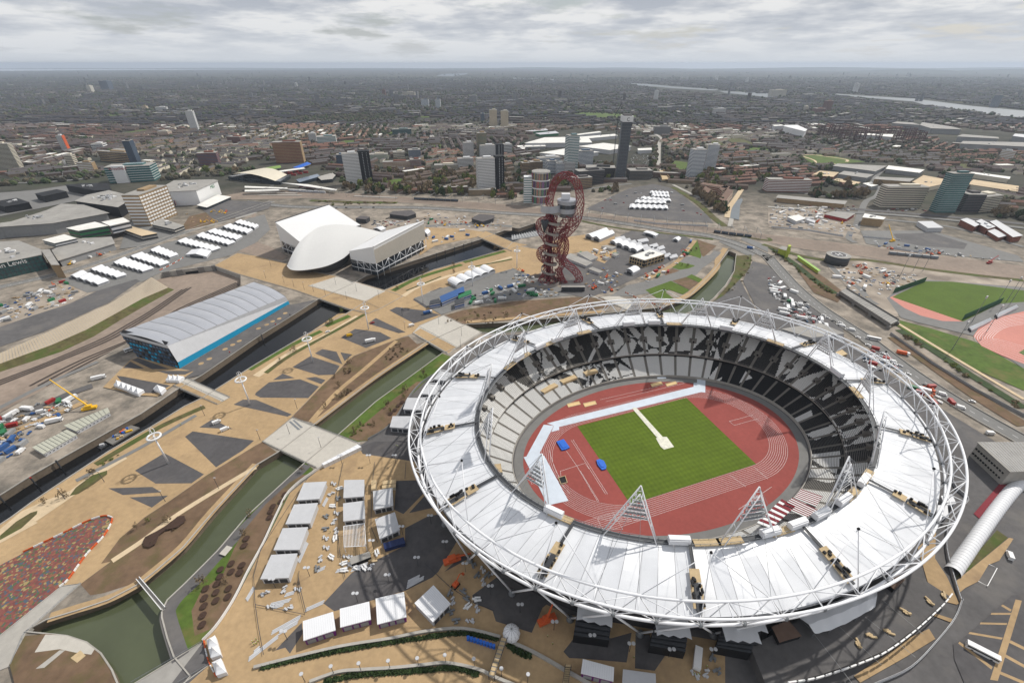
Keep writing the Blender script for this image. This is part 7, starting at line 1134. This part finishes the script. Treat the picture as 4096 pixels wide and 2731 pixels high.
for hx, hy, ho, L_, W_, h_, rs_, flat, wm, rm in houses:
    v_, f_, m_ = house_geo(L_, W_, h_, rs_, flat); mi = [wm if q == 0 else 3+rm for q in m_]
    if hy > 2100: mi = [9 if q == 0 else (10 if rm < 3 else 11 if rm < 5 else 7) for q in m_]
    if nhouse < 260 and hy < 1900:
        nhouse += 1; t = thing('house', 'low %s house with %s roof in the streets beyond the railway' % (WN[wm], RN[rm]), 'house', (hx, hy, 0), ho, '%s houses with %s roofs' % (WN[wm], RN[rm])); a = MB(); a.v = v_; a.f = [q for q, z in zip(f_, m_) if z == 0]; a.m = [0]*len(a.f); part('wall', a, HM[wm], t); a = MB(); a.v = v_; a.f = [q for q, z in zip(f_, m_) if z]; a.m = [0]*len(a.f); rf = part('roof', a, HM[3+rm], t)
        if not flat: a = MB(); [a.box((s_*L_*.32, 0, h_+rs_+.4), (.9, .9, 2)) for s_ in (-1, 1)]; part('chimney', a, 'brick', rf)
    else:
        b = len(big.v); c_, s_ = cos(ho), sin(ho); big.v += [(hx+x*c_-y*s_, hy+x*s_+y*c_, z) for x, y, z in v_]; big.f += [tuple(b+i for i in q) for q in f_]; big.m += mi
tag(obj('distant_houses', big.mesh('distant_houses', HM)), 'mass of small brick and slate roofed houses filling the far city', 'houses', kind='stuff')
# larger roofs sprinkled far out, most darkened in place of cloud shadow
far = MB()
for k in range(1000):
    y_ = 2500*math.exp(rc.random()*1.95); x_ = rc.uniform(-1.2, 1.2)*y_
    if free(x_, y_) or y_ > 13000: far.mi = rc.choice((0, 0, 0, 0, 0, 1, 2, 3)); s_ = rc.uniform(.5, 1); far.box((x_, y_, 5), (rc.uniform(30, 110)*s_, rc.uniform(16, 40)*s_, rc.uniform(8, 16)), rc.uniform(-.4, .4))
for k in range(110): y_ = 3200*math.exp(rc.random()*1.5); x_ = rc.uniform(-1.1, 1.1)*y_; hh = rc.uniform(30, 60); far.mi = rc.choice((0, 3, 3, 2)); far.box((x_, y_, hh/2), (rc.uniform(16, 26), rc.uniform(14, 20), hh), rc.uniform(0, 1.5))
tag(obj('distant_blocks', far.mesh('distant_blocks', [mat('cloud_shaded_roof', (104,104,106), .9, .2, .05), 'greyroof', MATS['cloud_shaded_brick'], mat('far_wall', (112,112,114), .9, .15, .05)])), 'scattered larger sheds and towers in the far city', 'blocks', kind='stuff')
def crown_mesh(seed, m, n=220, flat=.8, size=.42):
    r = random.Random(seed); a = MB(); lobes = [(Vector((r.uniform(-.5, .5), r.uniform(-.5, .5), r.uniform(.35, .9))), r.uniform(.35, .6)) for _ in range(6)]
    for k in range(n):
        c, R_ = r.choice(lobes); u_ = Vector((r.gauss(0, 1), r.gauss(0, 1), r.gauss(0, 1))).normalized(); p_ = c+Vector((u_.x, u_.y, u_.z*flat))*R_*r.uniform(.55, 1); n_ = (u_+Vector((r.uniform(-.7, .7), r.uniform(-.7, .7), r.uniform(-.3, .7)))).normalized(); e = n_.orthogonal().normalized()*size*r.uniform(.25, .55); f = n_.cross(e); a.quad(p_-e-f, p_+e-f*.6, p_+e*.8+f, p_-e*.7+f)
    return a.mesh('crown', m)
CR = [crown_mesh(i, m_) for i, m_ in enumerate(('leaf', 'twig', 'twig', 'dkleaf', 'twig', 'leaf'))]; CN = ('fresh green', 'bare brown', 'olive brown', 'dark evergreen', 'pale bare', 'light green')
CS = [crown_mesh(70+i, m_, 90, .9, .2) for i, m_ in enumerate(('leaf', 'twig', 'twig', 'dkleaf', 'twig', 'leaf'))]; a = MB(); a.tube((0, 0, 0), (0, 0, .55), .045, 6, .03); [a.tube((0, 0, .42), (.3*cos(q*2.1), .3*sin(q*2.1), .85), .025, 4, .012) for q in range(3)]; TM = a.mesh('trunk', 'bark')
def tree(x, y, s_, k, label, group, z=0.0):
    t = thing('tree', label, 'tree', (x, y, z), rc.uniform(0, 6), group); t.scale = (s_*rc.uniform(.42, .6), s_*rc.uniform(.42, .6), s_); obj('trunk', TM, t); obj('crown', (CS if s_ < 6.3 else CR)[k], t)
trees = []
for s_, n_, w_ in (("b290,660 320,615 620,600 1270,575 1265,650 700,665", 420, 0), ("b960,800 980,720 1240,700 1680,640 1680,700 1240,770", 260, 0), ("c630,580 680,520 860,560 1180,590 1160,610 870,590", 160, 0), ("c1180,640 1600,600 1900,660 1700,720 1180,660", 150, 0), ("c1380,1100 1390,800 1440,850 1470,1010 1460,1110", 60, 0), ("c1270,1110 1290,900 1330,890 1320,1100", 40, 0), ("c1480,960 1640,870 1660,1010 1500,1000", 60, 0), ("d200,980 320,960 350,1060 230,1070", 40, 0), ("d430,1100 580,1060 600,1100", 20, 0), ("d480,780 1400,880 1700,920 1600,1000 700,960", 260, 0), ("d1600,940 2352,1000 2352,1060 1650,1040", 160, 0), ("d0,760 480,790 600,870 0,850", 120, 0), ("c1700,1180 1720,1130 2352,1180 2352,1210", 30, 0), ("g1560,140 1900,290 1990,430 1900,400 1600,180", 46, 0), ("b740,750 960,740 960,780 760,790", 90, 0), ("b1470,880 1600,870 1600,930 1480,930", 40, 0), ("b1630,1180 1830,1150 1830,1230 1640,1220", 16, 0), ("a0,620 0,420 700,430 900,520 600,600", 900, 0), ("a1690,1180 1700,1090 1840,1090 1840,1170", 5, 0), ("a1990,1150 2000,1080 2170,1080 2160,1140", 8, 0), ("b1000,1280 1010,1230 1110,1240 1110,1300", 9, 0), ("g690,200 890,160 980,170 960,230", 12, 0), ("a960,900 1000,850 1130,840 1100,900", 16, 0), ("a-100,1215 500,1185 980,1120 990,1170 520,1225 -100,1260", 70, 0), ("a1440,1180 1700,1160 2300,1090 b0,1060 b0,1090 a2200,1150 1500,1200", 50, 0), ("b730,1250 1100,1290 1900,1330 1900,1345 900,1320", 40, 0), ("d380,1330 900,1345 900,1370 400,1360", 24, 0), ("d2100,1500 2352,1540 2352,1570 2050,1530", 20, 0)):
    poly = G(s_); xs = [p.x for p in poly]; ys = [p.y for p in poly]; k = 0; tr = 0
    while k < n_ and tr < n_*30:
        tr += 1; x_, y_ = rc.uniform(min(xs), max(xs)), rc.uniform(min(ys), max(ys))
        if inside(x_, y_, poly): trees.append((x_, y_, rc.uniform(8, 15), rc.choice((1, 1, 2, 2, 4, 0, 3)))); k += 1
for k in range(34000):
    y_ = 850+rc.random()**1.2*9000; x_ = rc.uniform(-1.2, 1.2)*y_
    if free(x_, y_): trees.append((x_, y_, rc.uniform(7, 14)*(1 if y_ < 2500 else 1.7), rc.choice((1, 2, 2, 4, 1, 0, 3, 5))))
trees.sort(key=lambda q: -q[2]/math.hypot(q[0], q[1])); ntree = 0; ML = {k: MB() for k in range(6)}
ico = [(0, 0, -.2), (.72, 0, .15), (.22, .68, .2), (-.58, .42, .12), (-.58, -.42, .2), (.22, -.68, .14), (.5, .4, .62), (-.2, .62, .7), (-.64, 0, .6), (-.2, -.62, .66), (.5, -.4, .7), (0, 0, 1.0)]; icf = [(0, 2, 1), (0, 3, 2), (0, 4, 3), (0, 5, 4), (0, 1, 5), (1, 2, 6), (2, 3, 7), (3, 4, 8), (4, 5, 9), (5, 1, 10), (6, 2, 7), (7, 3, 8), (8, 4, 9), (9, 5, 10), (10, 1, 6), (11, 6, 7), (11, 7, 8), (11, 8, 9), (11, 9, 10), (11, 10, 6)]
for x_, y_, s_, k in trees:
    if ntree < 240 and y_ < 1500: ntree += 1; tree(x_, y_, s_, k, '%s tree among the streets and banks beyond the railway' % CN[k], '%s city trees' % CN[k])
    else:
        mb = ML[0]; mb.mi = k
        for q in range(2 if y_ < 2600 else 1):
            b = len(mb.v); ox, oy, oz = (rc.uniform(-.3, .3)*s_, rc.uniform(-.3, .3)*s_, rc.uniform(-.1, .1)*s_) if q or y_ < 2600 else (0, 0, 0); sc_ = s_*rc.uniform(.45, .65); mb.v += [(x_+ox+vx*sc_*rc.uniform(.8, 1.2), y_+oy+vy*sc_*rc.uniform(.8, 1.2), max(0, oz)+vz*sc_*1.25) for vx, vy, vz in ico]; mb.f += [tuple(b+i for i in q_) for q_ in icf]; mb.m += [k]*20
tag(obj('distant_trees', ML[0].mesh('distant_trees', [mat('cloud_shaded_leaf', (70,80,48), .95, .25, .05), mat('cloud_shaded_twig', (82,76,60), .95, .25, .05), mat('cloud_shaded_twig_dark', (66,64,54), .95, .25, .05), 'dkleaf', mat('cloud_shaded_bark', (76,72,62), .95, .25, .05), MATS['cloud_shaded_leaf']])), 'bare and green trees filling gardens and parks of the far city', 'trees', kind='stuff')  # crown colours darkened to stand in for cloud shadow over the far city
# young trees and shrubs of the park
for k, s_ in enumerate(("i415,1410", "i590,1350", "i860,1150", "o1260,150", "o1370,80", "o1540,80", "j725,710", "j860,580", "j765,800", "j740,900", "j790,890", "j640,980", "j1370,840", "j1360,900", "j1210,980", "j1240,1030", "j1560,710", "j1540,690", "j660,230", "j690,210", "j700,215", "j790,120", "f1300,860", "f1540,730", "f1815,650", "f1820,720", "f2200,500", "f2245,520", "p120,480", "p600,80", "o2080,640", "o1870,650", "o2250,200", "j960,1150", "j900,1210", "j1090,1150", "f1760,1170", "f2040,1130", "f2100,1150", "f2300,1120", "g2130,880", "g2100,980", "g2040,1060", "g1990,1120", "g2160,830", "g1640,760", "g1690,740", "g1560,880", "g1610,890", "j345,470", "j220,560")):
    p_ = G(s_)[0]; kk = rc.choice((1, 4, 5, 2)); tree(p_.x, p_.y, rc.uniform(3.6, 6.2), kk, 'young %s tree planted in the riverside park' % CN[kk], 'young %s park trees' % CN[kk])
SM = [crown_mesh(40+i, m_, 170, .6, .26) for i, m_ in enumerate(('twig', 'bark', 'leaf'))]
def shrubs(spec, n, label, seed, kk=(0, 0, 1), s0=.8, s1=1.7):
    poly = G(spec); r = random.Random(seed); xs = [p.x for p in poly]; ys = [p.y for p in poly]; k = 0
    while k < n:
        x_, y_ = r.uniform(min(xs), max(xs)), r.uniform(min(ys), max(ys))
        if inside(x_, y_, poly): o = tag(obj('shrub', SM[r.choice(kk)]), label, 'shrub', label+' group'); q = r.uniform(s0, s1); o.location = (x_, y_, -.1*q); o.scale = (q, q, q*.9); o.rotation_euler = (0, 0, r.uniform(0, 6)); k += 1
shrubs("j1150,580 1180,470 1330,390 1400,470 1280,540", 30, 'bare brown shrub in the thicket below the pale bridge', 1); shrubs("j740,880 850,810 880,850 790,900", 14, 'bare brown shrub on the slope above the green river', 2); shrubs("j790,690 810,630 880,625 870,670", 10, 'bare brown shrub beside the dark plaza shapes', 3); shrubs("j840,1240 1000,1130 1060,1150 900,1260", 14, 'green shrub on the bank beside the broad bridge', 4, (2, 2, 0)); shrubs("f1760,1150 1900,1080 2300,1080 2200,1180 1950,1190", 26, 'bare brown shrub on the bank behind the stadium', 5); shrubs("g2080,1060 2200,800 2210,900 2120,1020 1960,1160", 20, 'reedy shrub on the canal bank', 6, (0, 2)); shrubs("o1320,280 1400,200 1650,50 1710,60 1650,150 1480,200 1400,320", 22, 'low brown shrub in the dark planting patch', 7, (1, 1, 0), .8, 1.6); shrubs("n1250,190 1900,590 2300,850 2280,880 1860,620 1220,210", 34, 'green shrub in the hedge beside the footpath', 8, (2, 2, 0), 1.5, 3); shrubs("h40,490 250,640 450,800 600,900 560,910 420,810 220,660 20,510", 34, 'green shrub in the hedge bank beside the perimeter road', 9, (2, 0), 1.8, 3.4); shrubs("i900,1060 1130,910 1140,930 920,1080", 8, 'low green shrub in the riverside planting', 10, (2,), .8, 1.5); shrubs("b520,1390 1300,1400 1300,1415 700,1430 520,1400", 30, 'scrubby bush on the verge between railway and viaduct', 11, (2, 0), 2, 3.5)
band('far_road', "a-200,1235 500,1212 900,1165 1000,1115", 14, 'road'); band('far_road', "d620,1490 1300,1530 2352,1640", 12, 'road')
for s_ in ("o2270,240", "o2250,305", "o2130,470", "o2230,485", "o2030,525", "o2130,545", "o2210,555", "o2025,590", "o2000,655", "o1990,735", "o1895,700", "o2105,700", "o1885,785", "o1990,810", "o2100,775", "o1880,860", "o1870,945", "o1865,1030", "p405,360", "p330,405", "p310,450", "p300,505", "p85,700", "p65,765", "p45,945", "p25,1010", "p440,295", "j1240,1050", "j1280,1015", "j1310,975", "j1345,945"): c = G(s_)[0]; sheet('mulch_ring', [(c.x+1.7*cos(q*pi/7), c.y+1.7*sin(q*pi/7)) for q in range(14)], mat('mulch', (66,50,42), .98, .2, .8))
sheet('pale_slab', "o2090,308 2142,325 2075,405 2020,385", 'deck'); sheet('dark_planting', "o1320,270 1340,230 1440,180 1560,110 1640,40 1700,35 1715,80 1640,140 1530,165 1470,210 1440,290 1380,325 1330,315", MATS['mulch'])
for k, s_ in enumerate(("t270,1145 620,870", "t330,1070 400,1010", "t540,830 880,640", "t630,830 850,700", "t940,560 1155,465", "t520,500 760,440", "t700,385 810,350", "t570,525 685,490", "t250,450 340,300", "t2140,235 2280,165", "t2130,290 2330,180", "p560,920 640,740", "p900,1000 1005,970", "p1085,965 1190,930", "p785,405 825,330", "p1040,990 1160,950", "t1080,100 1170,60")):
    q = G(s_); d_ = q[1]-q[0]; m_ = (q[0]+q[1])/2; an = math.atan2(d_.y, d_.x); t = thing('metal_planks', 'long silver metal planks lying on the concourse among the kiosks', 'metal planks', (m_.x, m_.y, .15), an, 'metal planks on the concourse')
    for r_ in range(3): a = MB(); a.box((.4*r_, (r_-1)*.62, .15+.05*r_), (d_.length, .5, .25)); part('plank', a, 'shed', t)
# island at the lower left, striped sheeting in the stand
sheet('island_soil', "o240,1140 430,1118 620,1138 795,1198 920,1296 1020,1445 1070,1562 1080,1780 200,1780 100,1400", 'soil'); sheet('island_paving', "o430,1125 620,1135 800,1200 880,1260 850,1310 700,1290 560,1260 330,1290", 'deck'); sheet('island_paving', "o560,1270 610,1270 420,1430 340,1440", 'concrete'); sheet('island_paving', "o750,1270 800,1320 720,1385 660,1340", 'timber')
t = thing('striped_sheeting', 'white and maroon striped sheeting laid over seats at the near right stand', 'sheeting')
for b_, (c0, c1, c2, c3) in enumerate((("r1505,550", "r1735,330", "r1860,400", "r1640,600"), ("r1730,400", "r1830,320", "r2080,440", "r1960,500"), ("r1850,320", "r1910,240", "r2110,310", "r2050,400"))):
    p = [G(c, 11)[0] for c in (c0, c1, c2, c3)]
    for k in range(12): q0, q1 = k/12, (k+.86)/12; a = MB(); a.prism([p[0].lerp(p[1], q0), p[0].lerp(p[1], q1), p[3].lerp(p[2], q1), p[3].lerp(p[2], q0)], 10.6+.1*(k % 2), 11.2+.1*(k % 2)); part('stripe', a, ('white', MATS['maroon_track'])[k % 2], t)
# drains and joints on the concourse, people at work
for s_ in ("p975,0 905,340 905,500 945,850 990,1060", "p1265,0 1235,260 1230,600 1290,740", "p570,1000 560,1150 620,1400 t360,500", "t870,180 900,350 960,600", "p1550,0 1540,160", "t345,180 360,480 400,760 460,1090", "p650,150 480,400 220,800 150,1060", "u0,10 200,200 400,330 540,380", "v700,860 900,800 1100,740", "s2020,940 2095,975 2005,1140 1920,1095"): pl = G(s_); a = MB(); LAYER[0] += .004; l1, l2 = offset(pl, .14), offset(pl, -.14); a.strip([(p.x, p.y, LAYER[0]) for p in l2], [(p.x, p.y, LAYER[0]) for p in l1]); struct('paving_drain', a, 'darksteel' if s_[0] != 's' else 'white')
sk_ = bpy.data.meshes.new('person'); JV = [(0, 0, .95), (0, 0, 1.2), (0, 0, 1.42), (0, 0, 1.52), (0, .02, 1.68), (.11, 0, .9), (.13, .03, .5), (.13, -.02, .06), (-.11, 0, .9), (-.13, -.03, .5), (-.13, .02, .06), (.2, 0, 1.4), (.27, .03, 1.15), (.27, .2, .98), (-.2, 0, 1.4), (-.27, .0, 1.13), (-.28, .12, .92)]; sk_.from_pydata(JV, [(0, 1), (1, 2), (2, 3), (3, 4), (0, 5), (5, 6), (6, 7), (0, 8), (8, 9), (9, 10), (2, 11), (11, 12), (12, 13), (2, 14), (14, 15), (15, 16)], []); po = obj('person', sk_); md = po.modifiers.new('skin', 'SKIN')
for v_, r_ in zip(sk_.skin_vertices[0].data, (.15, .15, .15, .065, .1, .095, .07, .06, .095, .07, .06, .065, .05, .045, .065, .05, .045)): v_.radius = (r_, r_)
sk_.skin_vertices[0].data[0].use_root = True; po.modifiers.new('sub', 'SUBSURF').levels = 1; bpy.context.view_layer.update(); pm = bpy.data.meshes.new_from_object(po.evaluated_get(bpy.context.evaluated_depsgraph_get())); bpy.data.objects.remove(po); pm.materials.clear(); pm.materials.append(mat('work_trousers', (50,54,66), .9, .1, 2)); a = MB(); a.tube((0, 0, 1.0), (0, 0, 1.44), .19, 8, .21); VM = a.mesh('hi_vis_vest', mat('hi_vis', (200,214,60), .7, .05, 2)); a = MB(); a.sphere((0, .02, 1.76), .13, 8, 4); HMt = a.mesh('helmet', 'white')
for k, s_ in enumerate(("t328,935 345,965 375,955 395,930 370,905", "u2105,870 2130,880 2150,875 2205,815", "u1000,640", "p855,640", "j1290,1345 1305,1350", "i1665,690", "u960,580 1635,745 2070,570")):
    for p_ in G(s_): o = tag(obj('person', pm), 'person in yellow high visibility vest standing %s' % ('in a group on the tan concourse', 'by the silver planks near the bottom edge', 'beside the scaffold bridge', 'between the kiosk rows', 'near the stacked boxes by the bridge', 'on the riverside path', 'alone under the stadium edge')[k], 'person', 'workers %d' % k if s_.count(' ') else None); o.location = (p_.x, p_.y, .16); o.rotation_euler = (0, 0, rc.uniform(0, 6)); obj('hi_vis_vest', VM, o); obj('helmet', HMt, o)
# low hills on the horizon
for k, (x0, x1, y_, h_) in enumerate(((-26000, -2000, 24500, 35), (-4000, 9000, 24800, 60), (5000, 30000, 21000, 90), (9000, 19000, 13500, 90))):
    a = MB(); A, B = [], []; r = random.Random(k)
    for i in range(61): q = i/60; z = h_*(sin(pi*q)**.7)*(.75+.25*sin(q*17+k))+2; A.append(Vector((x0+(x1-x0)*q, y_, 0))); B.append(Vector((x0+(x1-x0)*q, y_+2500, z)))
    a.strip(A, B); a.strip(B, [p+Vector((0, 3000, -h_)) for p in B]); struct('hills', a, mat('hill_wood', (62,70,60), 1, .2, .002, coarse=.0005), True)

# ------------------------------------------------------------------ the air
a = MB(); a.box((0, 0, 119), (64000, 64000, 282)); hm = bpy.data.materials.new('haze'); hm.use_nodes = True; n = hm.node_tree.nodes; n.remove(n['Principled BSDF']); pv = n.new('ShaderNodeVolumePrincipled'); pv.inputs['Color'].default_value = (.70, .80, .95, 1); pv.inputs['Density'].default_value = 5.5e-5; pv.inputs['Anisotropy'].default_value = .2; hm.node_tree.links.new(pv.outputs[0], n['Material Output'].inputs['Volume']); hm.cycles.homogeneous_volume = True
hz_ = obj('haze', a.mesh('haze', hm)); hz_['kind'] = 'stuff'
